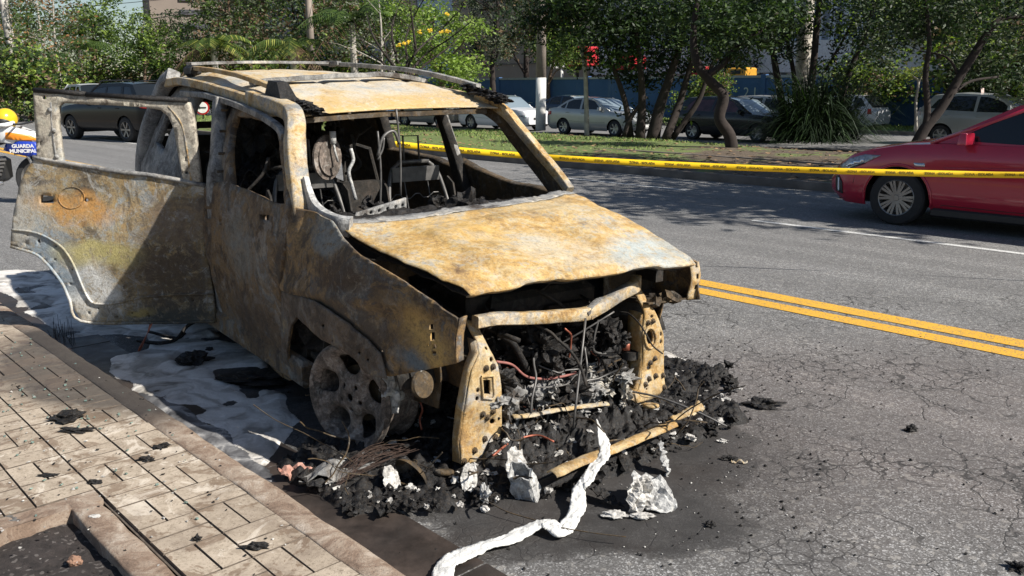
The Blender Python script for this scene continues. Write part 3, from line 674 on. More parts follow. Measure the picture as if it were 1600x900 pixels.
# rear bench frame
mb = MB(); random.seed(3)
for y in (-.55, -.2, .2, .55):
    for dy in (-.14, .14): mb.tube([(-2.3, y+dy, .4), (-2.5, y+dy, .8), (-2.6, y+dy*.8, 1.12)], .014, 6)
    mb.tube([(-2.6, y-.12, 1.12), (-2.61, y, 1.16), (-2.6, y+.12, 1.12)], .014, 6)
mb.box((-2.5, 0, .62), (.10, 1.35, .55)); mb.build('rear_bench', M['dark'], car)
# ---- front seats: tube frame, pressed side plates, springs
def seat(yc, um=-1.35, lab=None):
    pr = MB(); sd = MB(); sp = MB()
    for s_ in (-1, 1):
        pr.tube(curve([(um+.35, yc+s_*.22, .45), (um+.12, yc+s_*.225, .62), (um, yc+s_*.215, .85), (um-.06, yc+s_*.17, 1.05), (um-.07, yc+s_*.10, 1.12)], 4), .013, 8)
        sd.add([(um+.20, yc+s_*.24, .42), (um+.02, yc+s_*.24, .44), (um-.08, yc+s_*.23, .95), (um-.04, yc+s_*.235, 1.02), (um+.02, yc+s_*.24, .98), (um+.10, yc+s_*.24, .7)], [(0, 1, 2, 3, 4, 5)])
    pr.tube([(um-.07, yc-.11, 1.12), (um-.07, yc+.11, 1.12)], .013, 8)
    pr.tube([(um-.09, yc-.055, 1.1), (um-.10, yc-.055, 1.28), (um-.10, yc+.055, 1.28), (um-.09, yc+.055, 1.1)], .007, 6)
    root = pr.build('seat_frame', M['steelwire'], car, True)
    sd.build('side_plate', M['dark'], root, thick=.012)
    tp = MB(); tp.box((um-.05, yc, 1.045), (.025, .34, .09)); tp.build('top_plate', M['steelwire'], root)
    for k in range(5):
        z = .50+k*.10; pts = [(um+.06-.035*k*.9+.01*sin(j*1.3), yc+lerp(-.21, .21, j/12), z+(.018 if (j//2) % 2 else -.012)) for j in range(13)]
        sp.tube(pts, .0035, 5)
    for y in (-.08, .09): sp.tube([(um+.08, yc+y, .45), (um+.02, yc+y, .75), (um-.05, yc+y, 1.0)], .0035, 5)
    sp.build('spring', M['steelwire'], root)
    cu = MB(); cu.box((um+.32, yc, .40), (.48, .46, .05)); cu.build('seat_pan', M['dark'], root)
seat(.36); seat(-.38)
# dash: perforated cross bracket, beam, charred heap, steering column, airbag drum, hoses
br = V(590, 335, .1)
def plate(name, x0, y0, x1, y1, u, mat, holes=(), th=.006, tilt=0, parent=car):
    a = U(x0, y0, u); b = U(x1, y1, u); o = rect(min(a.y, b.y), min(a.z, b.z), max(a.y, b.y), max(a.z, b.z))
    return panel(name, o, holes, lambda v, w: Vector((u+tilt*(w-a.z), v, w)), mat, th, .05, parent)
a, b = U(548, 348, -.62), U(634, 331, -.62)
L = b.y-a.y
panel('dash_bracket', [(0, 0), (L, .035), (L, .105), (L*.1, .05)], [circ(L*k, .03+.04*k, .010, 8) for k in (.35, .5, .65, .8, .93)], lambda x, y: Vector((-.62, a.y+x, a.z+y)), M['greymetal'], .02, .03)
mb = MB(); mb.grid(10, 60, lambda p, q: (lambda v: Vector((-.44-.28*p, v, .90+.03*sin(p*3)+.05*noise.noise(Vector((v*6, p*3, 1)))+.02*noise.noise(Vector((v*20, p*9, 1))))))(lerp(-.72, .72, q))); mb.build('dashboard_remains', M['char'], car, thick=.02)
mb = MB(); mb.tube([(-.72, -.74, .80), (-.72, .74, .80)], .03, 10); mb.build('dash_beam', M['dark'], car, True)
c0 = U(510, 246, -1.15)
mb = MB(); mb.lathe([(.0, -.03), (.06, -.03), (.062, -.02), (.10, -.018), (.105, -.005), (.125, 0), (.125, .012), (.10, .02), (.1, .03), (0, .03)], 28, Matrix.Translation(c0) @ Matrix.Rotation(radians(-62), 4, 'Z')); mb.build('seatbelt_drum', M['rim'], car, auto=40)
mb = MB(); mb.tube(curve([U(x, y, -1.0) for x, y in [(548, 232), (552, 250), (545, 268), (550, 290), (556, 312)]], 5), .010, 7); mb.tube([U(518, 208, -1.1), U(523, 235, -1.1), U(528, 253, -1.1)], .007, 6); mb.box(U(520, 215, -1.1), (.02, .03, .07)); mb.build('charred_hose', M['alu'], car, True)
mb = MB(); 
for x0, y0, x1, y1 in ((590, 205, 594, 330), (619, 170, 626, 305), (470, 175, 478, 260), (600, 215, 590, 250)):
    mb.tube(curve([U(x0, y0, -.95), U((x0+x1)/2+3, (y0+y1)/2, -.95), U(x1, y1, -.95)], 4), .006, 6)
mb.tube(curve([U(590, 245, -.95), U(598, 215, -.95), U(615, 205, -.95), U(624, 225, -.95)], 5), .009, 6); mb.build('cabin_wire', M['steelwire'], car, True)
random.seed(5); mb = MB()
for k in range(130):
    u = random.uniform(-2.6, -.9); v = random.uniform(-.66, .5); w = random.uniform(.45, 1.2) if v < -.1 else random.uniform(.35, .6)
    p = Vector((u, v, w)); pts = [p]
    for j in range(4): p = p+Vector((random.uniform(-.12, .12), random.uniform(-.12, .12), random.uniform(-.16, .08))); pts.append(p)
    mb.tube(curve(pts, 3), random.choice((.004, .006, .009, .014)), 5)
tag(mb.build('hanging_cables', M['dark'], car, True), kind='stuff')
mb = MB()
for k in range(40):
    mb.blob((random.uniform(-2.4, -.5), random.uniform(-.7, .6), random.uniform(.32, .6)), random.uniform(.05, .16), k, .8, 2)
mb.blob(U(727, 322, -.5), .07, 5, 1.0, 2)
for k in range(46): mb.blob((random.uniform(-2.7, -2.3), random.uniform(-.62, .35), random.uniform(.7, 1.35)), random.uniform(.03, .10), k+200, 1.2, 2)
for k in range(40): mb.blob((random.uniform(-1.0, -.62), random.uniform(-.6, .6), random.uniform(.72, .93)), random.uniform(.02, .06), k+300, 1.4, 2)
tag(mb.build('cabin_debris', M['char'], car), kind='stuff')

# ---- hood
def hood_pt(a, b):            # a: 0 rear .. 1 front, b: 0 right .. 1 left ; edges measured, crown added
    Rr = [(523, 349, -.735, ), (566, 379, -.72), (628, 408, -.70), (685, 433, -.66), (735, 456, -.60)]
    Ll = [(899, 303, .72), (950, 327, .72), (1003, 354, .715), (1052, 384, .70), (1087, 409, .66)]
    def ed(T, a):
        x = a*(len(T)-1); i = min(int(x), len(T)-2); f_ = x-i; p = V(*T[i]); q = V(*T[i+1]); return p.lerp(q, f_)
    r = ed(Rr, a); l = ed(Ll, a)
    p = r.lerp(l, b); s_ = sin(pi*b)
    p.z += .045*s_**.7*sm((a+.02)/.35)*(1-.72*a)
    p.x += .025*s_*(a*2-1) if a > .5 else .15*(1-a*2)*sin(pi*b**.75)
    # raised centre field with creases running forward
    bb = abs(b-.5)
    p.z += .016*sm((.33-bb)/.035)*sm((a-.12)/.1)-.012*sm((.17-bb)/.05)*sm((a-.2)/.2)
    p.z += .014*noise.noise(Vector((a*2.2, b*3, 2)))*sm((1-a)/.2)+.008*sm((1-a)/.1+.2)*noise.noise(Vector((a*7, b*8, 5)))+.004*noise.noise(Vector((a*20, b*22, 7)))
    p.z -= .014*sm((a-.95)/.06)
    return p
mb = MB(); mb.grid(60, 70, hood_pt); mb.build('hood', M['hood'], car, True, thick=.005)
mb = MB(); mb.grid(6, 40, lambda a, b: hood_pt(1, b)+Vector((-.0-.03*a, 0, -.014*a))); mb.build('hood_lip', M['hood'], car, True, thick=.006)
mb = MB(); mb.grid(14, 20, lambda a, b: hood_pt(lerp(.02, .93, a), lerp(.03, .97, b))-Vector((0, 0, .05+.02*noise.noise(Vector((a*9, b*9, 0)))))); mb.build('hood_inner_panel', M['dark'], car, True, thick=.008)
# cowl strip: pale ash along the windscreen base
mb = MB()
def fn(a, b):
    p = hood_pt(0, b); return Vector((p.x-.005-.10*a, p.y, p.z+.002+.006*a+.006*noise.noise(Vector((b*14, a*3, 1)))+.007*noise.noise(Vector((b*40, a*5, 1)))))
mb.grid(6, 90, fn); mb.build('cowl', M['greymetal'], car, True, thick=.005)
# ---- left fender: outer skin, open lamp housing at its nose
P = [V(x, y, .76) for x, y in [(1091, 409), (1093, 468), (1030, 471)]]
ol = [(P[0].x, P[0].z), (P[1].x, P[1].z), (.40, .52), (.38, .40), (.30, .56), (.12, .66), (-.08, .66), (-.25, .56), (-.33, .40), (-.36, .2), (-.40, .2), (-.40, .95), (0, .90)]
panel('front_fender', ol, [], lambda u, w: Vector((u, .76+.10*sm((.4-u)/.6)+dent(u, w, 1.5, 9)-.03*sm((w-.7)/.2), w)), M['fender'], .008, .04)
# cheek strip of the left fender with its slots, facing forward
ax, az_ = P[0].x, P[0].z; bz = P[1].z
panel('fender_nose', rect(.70, bz, .765, az_), [rect(.735, bz+.05+.055*k, .752, bz+.075+.055*k) for k in range(3)], lambda v, w: Vector((ax+.003+.01*sin(w*30), v, w)), M['bracket'], .006, .03)
mb = MB()
mb.add([Vector((ax-.01, .76, bz+.004)), Vector((ax-.01, .44, bz+.02)), Vector((ax-.35, .44, bz-.02)), Vector((ax-.35, .76, bz-.02))], [(0, 1, 2, 3)])
mb.add([Vector((ax-.28, .76, bz)), Vector((ax-.28, .40, bz)), Vector((ax-.28, .40, az_+.02)), Vector((ax-.28, .76, az_+.02))], [(0, 1, 2, 3)])
for v, w in ((.50, bz+.02), (.57, bz+.03), (.63, bz+.02)): mb.blob((ax-.03, v, w), .025, int(v*100), .9, 1)
mb.build('lamp_housing', M['darkrust'], car, thick=.008)

# ---- front end: two brackets, bent cross member, crash box
def front_bracket(P, holes, u, label=None, sidew=.10, sgn=-1, lab=None):
    o = [(q.y, q.z) for q in (U(x, y, u) for x, y in P)]
    hh = [[(q.y, q.z) for q in (U(x, y, u) for x, y in h)] for h in holes]
    zs = [p[1] for p in o]; z0, z1 = min(zs), max(zs)
    def fn(v, w):
        k = (w-z0)/(z1-z0); return Vector((u+.02*sin(k*3)+dent(v*2, w*2, .8, 3)-.08*sm((k-.75)/.25)+.03*(1-sm(k/.3)), v, w))
    b = panel('front_bracket', o, hh, fn, M['bracket'], .012, .02, edge=.015, label=label)
    return b, fn, o
def oval(x, y, rx, ry, n=12): return [(x+rx*cos(2*pi*k/n), y+ry*sin(2*pi*k/n)) for k in range(n)]
PR = [(745, 508), (757, 510), (763, 545), (773, 570), (777, 600), (779, 650), (777, 684), (781, 694), (760, 706), (738, 719), (713, 721), (714, 690), (722, 640), (727, 600), (733, 575), (746, 552), (750, 535)]
hr = [rect(749, 591, 760, 613), oval(763, 560, 3, 4, 8), oval(741, 607, 3, 4, 8), oval(740, 620, 3, 4, 8), oval(765, 656, 4.5, 4.5, 8), oval(759, 545, 2, 2.4, 8)]
bR, fR, oR = front_bracket(PR, hr, .57, sgn=-1)
PL = [(1003, 445), (1013, 443), (1015, 478), (1024, 498), (1030, 520), (1032, 560), (1031, 600), (1022, 612), (1006, 622), (985, 626), (976, 620), (990, 606), (997, 590), (1000, 560), (999, 520), (1003, 490)]
hl = [oval(1009, 525, 5.5, 11, 12), oval(1026, 520, 2, 3.5, 8), oval(1026, 532, 2, 3.5, 8), oval(1013, 493, 2.5, 2.6, 8), oval(1009, 573, 3.6, 4, 8), oval(1002, 605, 1.6, 1.8, 8)]
bL, fL, oL = front_bracket(PL, hl, .57, sgn=1)
def rimring(name, pix, u, fn, parent, r=.006, mat=None):
    pts = [fn(q.y, q.z)+Vector((.010, 0, 0)) for q in (U(x, y, u) for x, y in pix)]; pts.append(pts[0]); mb = MB(); mb.tube(pts, r, 6, False); mb.build(name, mat or M['bracket'], parent, True)
rimring('pressed_rim', [(746, 586), (764, 584), (766, 613), (763, 620), (748, 619)], .57, fR, bR)
rimring('pressed_rim', oval(1009, 526, 8.5, 16, 16), .57, fL, bL)
for fn_, par, pts in ((fR, bR, ((754, 573), (765, 571), (750, 645), (765, 640), (757, 650), (735, 700), (752, 683), (768, 680), (717, 716))), (fL, bL, ((1007, 503), (1014, 500), (1010, 565), (1017, 558), (1018, 585), (1008, 590), (1001, 598), (1029, 584), (1029, 602)))):
    for x, y in pts:
        q = U(x, y, .57); p = fn_(q.y, q.z); mb = MB()
        mb.lathe([(0, .017), (.005, .017), (.006, .010), (.010, .009), (.010, .003), (.015, .002), (.015, -.002)], 8, Matrix.Translation(p+Vector((.006, 0, 0))) @ Matrix.Rotation(-pi/2, 4, 'Z')); mb.build('bolt', M['darkrust'], par)
# return flanges: depth of the brackets
def flange(name, pix, u, fn, dx, dv, par):
    base = [fn(q.y, q.z) for q in (U(x, y, u) for x, y in pix)]
    mb = MB(); n = len(base)
    mb.grid(n, 4, lambda a, b: base[int(round(a*(n-1)))]+Vector((dx*b, dv*b, 0))+noise.noise_vector(base[int(round(a*(n-1)))]*9+Vector((b, 0, 0)))*.008)
    mb.build(name, M['bracket'], par, True, thick=.006)
flange('flange', [(750, 535), (746, 552), (733, 575), (727, 600), (722, 640), (714, 690), (713, 721)], .57, fR, -.05, -.004, bR)
flange('flange', [(1003, 490), (999, 520), (1000, 560), (997, 590), (990, 606), (976, 620)], .57, fL, -.10, .0, bL)
flange('flange', [(757, 510), (763, 545), (773, 570), (777, 600), (779, 650), (777, 684)], .57, fR, -.06, .0, bR)
# front longitudinals behind the brackets
for v, mt in ((-.50, 'darkrust'), (.50, 'darkrust')):
    mb = MB(); mb.box((.18, v, .40), (.74, .09, .13), bev=.015); mb.build('longitudinal', M[mt], car)
panel('crash_box_plate', [(.28, .22), (.56, .26), (.55, .56), (.42, .60), (.24, .5)], [circ(.35, .4, .02, 8)], lambda u, w: Vector((u-.12, -.62+.04*noise.noise(Vector((u*4, w*4, 1))), w)), M['darkrust'], .008, .03)
# bent upper cross member
a = [U(x, y, .56) for x, y in [(742, 503), (775, 498), (820, 497), (865, 494), (905, 491), (918, 489)]]; beam(a, [.05, .055], .05, 'cross_member', M['pillar'], jit=.004)
a = [U(x, y, .56) for x, y in [(918, 490), (940, 478), (965, 462), (990, 448), (1003, 440)]]; a[-1].x -= .04; beam(a, .055, .05, 'cross_member', M['pillar'], jit=.004)
a = [U(915, 490, .575), U(935, 470, .55), U(958, 462, .5)]; beam(a, .02, .03, 'cross_member_brace', M['greymetal'])
# catch rod, lines
mb = MB(); mb.tube([U(915, 497, .60), U(908, 560, .64), U(901, 620, .68), U(896, 668, .72)], .0055, 6); mb.build('support_rod', M['steelwire'], car, True)
mb = MB(); mb.tube(curve([U(935, 500, .5), U(928, 530, .5), U(930, 550, .5), U(962, 552, .5), U(985, 548, .5)], 5), .006, 6); mb.build('metal_pipe', M['steelwire'], car, True)
mb = MB(); q = U(978, 540, .52); mb.tube([q+Vector((0, 0, .02)), q-Vector((0, 0, .02))], .022, 12); mb.build('copper_fitting', M['copper'], car, True)
mb = MB(); q = U(985, 553, .52); mb.lathe([(0, -.02), (.045, -.02), (.045, .02), (0, .02)], 18, Matrix.Translation(q) @ Matrix.Rotation(pi/2, 4, 'X')); mb.build('pump_body', M['dark'], car, auto=40)
# hanging horn disc under the fender
q = V(658, 601, -.70); mb = MB(); MM = Matrix.Translation(q) @ Matrix.Rotation(radians(-75), 4, 'Z') @ Matrix.Rotation(radians(12), 4, 'X')
mb.lathe([(0, -.004), (.015, -.006), (.018, 0), (.040, -.004), (.043, .004), (.055, .006), (.057, -.002), (.060, .006), (.055, .018), (0, .02)], 28, MM)
hn = mb.build('horn', M['darkrust'], car, auto=40); mb = MB(); mb.tube([q+Vector((0, 0, .05)), q+Vector((-.01, .01, .10)), q+Vector((-.03, .02, .16))], .005, 6); mb.build('horn_bracket', M['alu'], hn)
mb = MB(); mb.tube(curve([V(655, 622, -.6), V(660, 640, -.6), V(656, 655, -.6), V(659, 672, -.6)], 5), .005, 6); mb.build('copper_lead', M['copper'], car, True)
# engine bay: block, struts, radiator lumps, ducts
random.seed(9); mb = MB()
mb.box((.10, .05, .48), (.42, .62, .36), bev=.03); mb.box((.12, -.30, .55), (.30, .14, .28), bev=.03); mb.box((.30, .18, .52), (.12, .3, .12), bev=.02)
for v in (-.2, -.05, .1, .25): mb.tube([(.05, v, .60), (.08, v, .74)], .05, 10)
mb.build('engine_block', M['dark'], car)
for v, mt in ((-.56, 'darkrust'), (.56, 'dark')):
    mb = MB(); mb.tube([(.02, v, .25), (-.04, v*.97, .78)], .055, 12); mb.lathe([(.0, .02), (.09, .02), (.10, 0), (.10, -.05)], 16, Matrix.Translation((-.04, v*.97, .80)) @ Matrix.Rotation(pi/2, 4, 'X')); mb.build('strut', M[mt], car, auto=40)
for v in (-.64, .64): mb = MB(); mb.box((.0, v, .68), (.95, .05, .07)); mb.build('inner_wing', M['dark'], car)
random.seed(13)
def tangle(n, ub, vb, wb, rr, step, seed, j=5):
    mb = MB(); random.seed(seed)
    for k in range(n):
        p = Vector((random.uniform(*ub), random.uniform(*vb), random.uniform(*wb))); pts = [p]; d = Vector((random.uniform(-1, 1), random.uniform(-1, 1), random.uniform(-1, .3)))*step
        for i in range(j): d += Vector((random.uniform(-1, 1), random.uniform(-1, 1), random.uniform(-1, .7)))*step*.7; p = p+d; pts.append(p)
        for q_ in pts: q_.z = max(q_.z, .03)
        mb.tube(curve(pts, 3), random.uniform(*rr), 5)
    return mb
tag(tangle(80, (-.1, .55), (-.42, .42), (.18, .72), (.004, .014), .05, 31).build('engine_hoses', M['dark'], car, True), kind='stuff')
tag(tangle(26, (.25, .62), (-.38, .36), (.14, .5), (.003, .006), .05, 32).build('engine_wiring', M['steelwire'], car, True), kind='stuff')
tag(tangle(6, (.35, .6), (-.38, .30), (.12, .42), (.003, .0055), .05, 33).build('copper_wiring', M['copper'], car, True), kind='stuff')
mb = MB(); mb.tube(curve([U(x, y, .55) for x, y in [(775, 565), (800, 570), (822, 588), (850, 592), (880, 588), (900, 582)]], 5), .006, 7); mb.build('red_hose', plain('faded_red_hose', (.24, .09, .075), .7, 0, .3, 20), car, True)
mb = MB(); mb.tube(curve([U(x, y, .5) for x, y in [(778, 520), (800, 535), (815, 560), (825, 580)]], 5), .016, 8); mb.build('radiator_hose', M['char'], car, True)
mb = MB(); random.seed(41)
for k in range(170):
    v = random.uniform(-.44, .42); w = random.triangular(.06, .55, .12); u = random.uniform(.0, .55)
    mb.blob((u, v, w), random.uniform(.015, .06), k, 1.5, 3, sc=(1, random.uniform(.6, 1.5), random.uniform(.6, 1.2)))
tag(mb.build('melted_lumps', M['char'], car), kind='stuff')
mb = MB(); random.seed(42)
for k in range(110):
    v = random.uniform(-.44, .30); w = random.triangular(.08, .36, .12); u = random.uniform(.35, .62)
    mb.blob((u, v, w), random.uniform(.008, .028), k, 1.6, 2, sc=(1, random.uniform(.6, 1.8), random.uniform(.6, 1.4)))
tag(mb.build('ash_lumps', M['greymetal'], car), kind='stuff')

# ---- roof rack: two long rails, one bar, charred feet
rr_ = [V(x, y, -.60) for x, y in [(300, 106), (330, 109), (370, 117), (410, 130), (440, 141)]]
beam(rr_, .028, .035, 'roof_rail', M['bracket'], jit=.003)
mb = MB(); mb.box((0, 0, 0), (.16, .07, .075), bev=.02); o = mb.build('rail_foot', M['char'], car); o.location = rr_[0]-Vector((0, 0, .02))
rl = [V(x, y, .60) for x, y in [(420, 101), (480, 99.5), (540, 101), (575, 103), (640, 110), (700, 121), (748, 134)]]
rl = [Vector((-3.05, .585, 1.745)), Vector((-2.9, .585, 1.76))]+[V(x, y, .60) for x, y in [(500, 99.5), (540, 101), (575, 103), (640, 110), (700, 122), (748, 135)]]
beam(rl, .03, .035, 'roof_rail', M['greymetal'], jit=.003)
beam([(-2.85, -.56, 1.735), (-2.98, -.3, 1.75), (-3.05, 0, 1.76), (-3.08, .3, 1.765), (-3.05, .585, 1.76)], .02, .05, 'rear_crossbar', M['greymetal'], jit=.003)
a = [V(x, y, v) for x, y, v in [(415, 132, -.56), (445, 128, -.50), (500, 124, -.30), (560, 121, -.08), (620, 119, .20), (680, 120, .50)]]
a = [Vector((-1.62, v, roof_z(-1.62, v)+.035+.01*sin(v*5))) for v in (-.58, -.4, -.2, 0, .2, .4, .57)]
beam(a, .03, .09, 'roof_crossbar', M['greymetal'], jit=.01)
def clump(name, pts, seed):
    mb = MB()
    for i, (c_, r_, s_) in enumerate(pts): mb.blob(c_, r_, seed+i, .9, 2, sc=s_)
    return mb.build(name, M['char'], car)
q = V(440, 148, -.60)
mb = MB()
mb.add([q+Vector(p) for p in ((-.14, -.05, -.03), (.12, -.05, -.05), (.13, .05, -.05), (-.14, .05, -.02), (-.09, -.035, .075), (.02, -.03, .065), (.02, .03, .065), (-.09, .035, .075))], [(3, 2, 1, 0), (4, 5, 6, 7), (0, 1, 5, 4), (1, 2, 6, 5), (2, 3, 7, 6), (3, 0, 4, 7)]); 
for k in range(34):
    t = k/33; p = q+Vector((lerp(-.05, .27, t), lerp(.0, .08, t)+random.uniform(-.02, .02), lerp(-.01, -.092, t)+random.uniform(-.006, .006)))
    mb.blob(p, random.uniform(.016, .034), k, 1.4, 2, sc=(1.6, 1.1, .45))
mb.build('rail_foot', M['char'], car)
mb = MB(); q = V(752, 137, .60)
for k in range(30):
    t = k/29; mb.blob(q+Vector((lerp(-.14, .22, t), random.uniform(-.035, .035), lerp(.005, -.075, t)+random.uniform(-.008, .008))), random.uniform(.014, .032), k+30, 1.4, 2, sc=(1.6, 1.1, .5))
mb.build('rail_foot', M['char'], car)

# ---- open right rear door (outer skin faces the photographer)
HG = Vector((-1.73, -.885, 0)); DD = Vector((-.62, -.785, 0)).normalized(); DN = Vector((DD.y, -DD.x, 0))
if DN.x < 0: DN = -DN
def DP(x, y):
    o, d = _cr(x, y); t = (HG-o).dot(DN)/d.dot(DN); p = o+d*t; return ((p-HG).dot(DD), p.z)
def dfn(s, w, lift=0):
    k = .03*sm((w-.3)/.4)*sm((1.0-w)/.3)+.010*noise.noise(Vector((s*3, w*3, 1)))+.004*noise.noise(Vector((s*9, w*9, 4)))+.0015*noise.noise(Vector((s*25, w*25, 4)))
    return HG+DD*s+DN*(k+lift-.01)+Vector((0, 0, w))
lo = [(321, 291), (290, 284), (240, 276), (180, 269), (130, 262), (97, 255), (60, 248), (50, 250), (38, 268), (27, 295), (21, 330), (20, 384), (38, 388), (56, 395), (72, 407), (87, 425), (99, 447), (108, 470), (116, 488), (126, 503), (230, 505), (336, 503), (331, 450), (326, 400), (322, 340)]
hs = [[(62, 305), (83, 307), (83, 318), (60, 317)], oval(133, 313, 4, 3, 8)]+[oval(x, y, r, r, 8) for x, y, r in ((64, 376, 3.2), (45, 367, 1.3), (90, 384, 1.8), (88, 405, 1.5), (114, 421, 1.6), (110, 444, 1.7), (130, 459, 1.6), (137, 490, 1.6), (152, 483, 1.6), (181, 496, 1.8), (205, 490, 1.6), (231, 495, 1.8), (43, 379, 1.2), (300, 470, 1.8))]
def door_emb(s, w):
    return dfn(s, w)
rd_ = panel('rear_door', [DP(*p) for p in lo], [[DP(*p) for p in h] for h in hs], dfn, M['door'], .03, .03, edge=.02, off=0)
md = rd_.modifiers[0]; md.offset = -1 if (rd_.data.polygons[0].normal.dot(DN) > 0) else 1
def bead(name, pix, r, mat=M['door'], lift=.004):
    mb = MB(); mb.tube(curve([dfn(*DP(*p), lift) for p in pix], 4), r, 6); return mb.build(name, mat, rd_, True)
bead('pressed_bead', [(21, 358), (50, 361), (75, 369), (100, 385), (116, 410), (126, 440), (136, 465), (148, 475), (180, 474), (240, 463), (334, 459)], .007)
bead('hem', [(21, 384), (56, 395), (72, 407), (87, 425), (99, 447), (108, 470), (126, 503), (230, 505), (335, 503)], .009)
bead('waist_rail', [(50, 246), (97, 254), (180, 268), (240, 275), (320, 290)], .014, M['greymetal'], .0)
cm = [DP(*p) for p in oval(111, 309, 20, 17, 20)]; mb = MB(); pts = [dfn(*p, .002) for p in cm]; pts.append(pts[0]); mb.tube(pts, .0022, 6, False); mb.build('pressed_bead', M['door'], rd_, True)
fo_ = [(51, 143), (90, 147), (133, 150), (200, 154), (294, 160), (301, 182), (305, 215), (313, 285), (285, 282), (277, 240), (270, 200), (262, 182), (250, 172), (226, 168), (180, 165), (130, 163), (96, 161), (90, 166), (88, 190), (92, 225), (97, 258), (57, 252), (54, 200)]
fr = panel('window_frame', [DP(*p) for p in fo_], [[DP(*p) for p in h] for h in (rect(65, 149, 71, 155), rect(61, 221, 63.5, 227), rect(288, 245, 291, 252), rect(288, 268, 293, 272))], lambda s, w: dfn(s, w, -.012), M['palemetal'], .035, .03, edge=.02, parent=rd_)
for pix in ([(52, 141), (95, 144), (133, 147)], [(134, 148), (200, 152), (292, 157)]):
    mb = MB(); mb.tube([dfn(*DP(*p), .0) for p in pix], .016, 6); mb.build('frame_seal', M['char'], fr, True)
for x, y in ((77, 172), (83, 204), (88, 245)):
    q = DP(x, y); mb = MB(); mb.blob(dfn(q[0], q[1], .006), .014, 3, .2, 1); mb.build('rivet', M['greymetal'], fr, True)
bead('pressed_bead', [(78, 160), (80, 200), (87, 250)], .008, M['greymetal'], -.0)
bead('pressed_bead', [(262, 166), (283, 195), (292, 240), (298, 284)], .008, M['pillar'], -.0)
# wiring loom dangling from it
mb = MB()
for k in range(6):
    p = [(231, 505), (226-k, 525), (218-2*k, 545+k), (208+k*2, 565), (200-k*3, 578+k*2)]
    mb.tube(curve([dfn(*DP(*q_), -.02)+Vector((.01*k, 0, 0)) for q_ in p[:4]], 3), .0022, 5)
mb.build('copper_loom', M['copper'], rd_, True)
# ---- wheels
def wheel(loc, rz, lab=None, tilt=0):
    Rr = .235
    mb = MB()
    # barrel and outer lip (axis = local y, outer face at -y)
    mb.lathe([(Rr, -.03), (Rr+.012, -.02), (Rr+.010, -.008), (Rr-.012, 0), (Rr-.022, .03), (Rr-.03, .09), (Rr-.015, .15), (Rr+.008, .165), (Rr+.008, .175), (Rr-.02, .17), (Rr-.045, .09), (Rr-.035, .02), (Rr-.02, -.028)], 56)
    w = mb.build('wheel', M['rim'], car, auto=35)
    w.location = loc; w.rotation_euler = (tilt, 0, rz)
    # five-hole face
    out = circ(0, 0, Rr+.002, 60); hh = [circ(0, 0, .018, 12)]
    for k in range(5):
        g = 2*pi*k/5+.35; cx, cy = .147*cos(g), .147*sin(g); o = []
        for j in range(18):
            t = 2*pi*j/18; a_, b_ = .050*(abs(cos(t))**.7)*(1 if cos(t) > 0 else -1), (.056+.016*cos(t))*(abs(sin(t))**.75)*(1 if sin(t) > 0 else -1); o.append((cx+a_*cos(g)-b_*sin(g), cy+a_*sin(g)+b_*cos(g)))
        hh.append(o)
        g2 = g+pi/5; hh.append(circ(.058*cos(g2), .058*sin(g2), .011, 8))
    def fn(x, z):
        r = sqrt(x*x+z*z); y = -.030+.030*sm((Rr-r)/.10)-.022*sm((.07-r)/.05)+.012*sm((.045-r)/.01)
        # edges of the holes sink in
        for k in range(5):
            g = 2*pi*k/5+.35; d = sqrt((x-.147*cos(g))**2+(z-.147*sin(g))**2); y += .020*sm((.082-d)/.030)
        return Vector((x, y+.002*noise.noise(Vector((x*30, z*30, 0))), z))
    vs, fs = sheet(out, hh, .014, fn, .012); mb = MB(); mb.add(vs, fs); f = mb.build('rim_face', M['rim'], w, True, thick=.012)
    mb = MB(); mb.lathe([(0, .06), (.13, .06), (.13, .075), (0, .075)], 32); mb.build('brake_disc', M['darkrust'], w, auto=40)
    return w
ww = wheel((.055, -.835, .245), radians(18))
mb = MB(); mb.blob((.22, .03, .06), .055, 4, .9, 2, sc=(.8, .9, 1.3)); mb.build('melted_tyre_scrap', M['alu'], ww)
def cpw(w, loc, rz):
    c = w.copy(); C.objects.link(c); c.location = loc; c.rotation_euler = (0, 0, rz)
    for ch in w.children: 
        if ch.name.startswith('melted'): continue
        d = ch.copy(); C.objects.link(d); d.parent = c
cpw(ww, (-2.60, -.76, .245), 0); cpw(ww, (-2.60, .76, .245), pi)
mb = MB(); mb.tube([(-2.6, -.7, .25), (-2.6, .7, .25)], .04, 8); mb.box((-1.6, 0, .2), (2.2, .2, .1)); mb.build('axle', M['dark'], car)
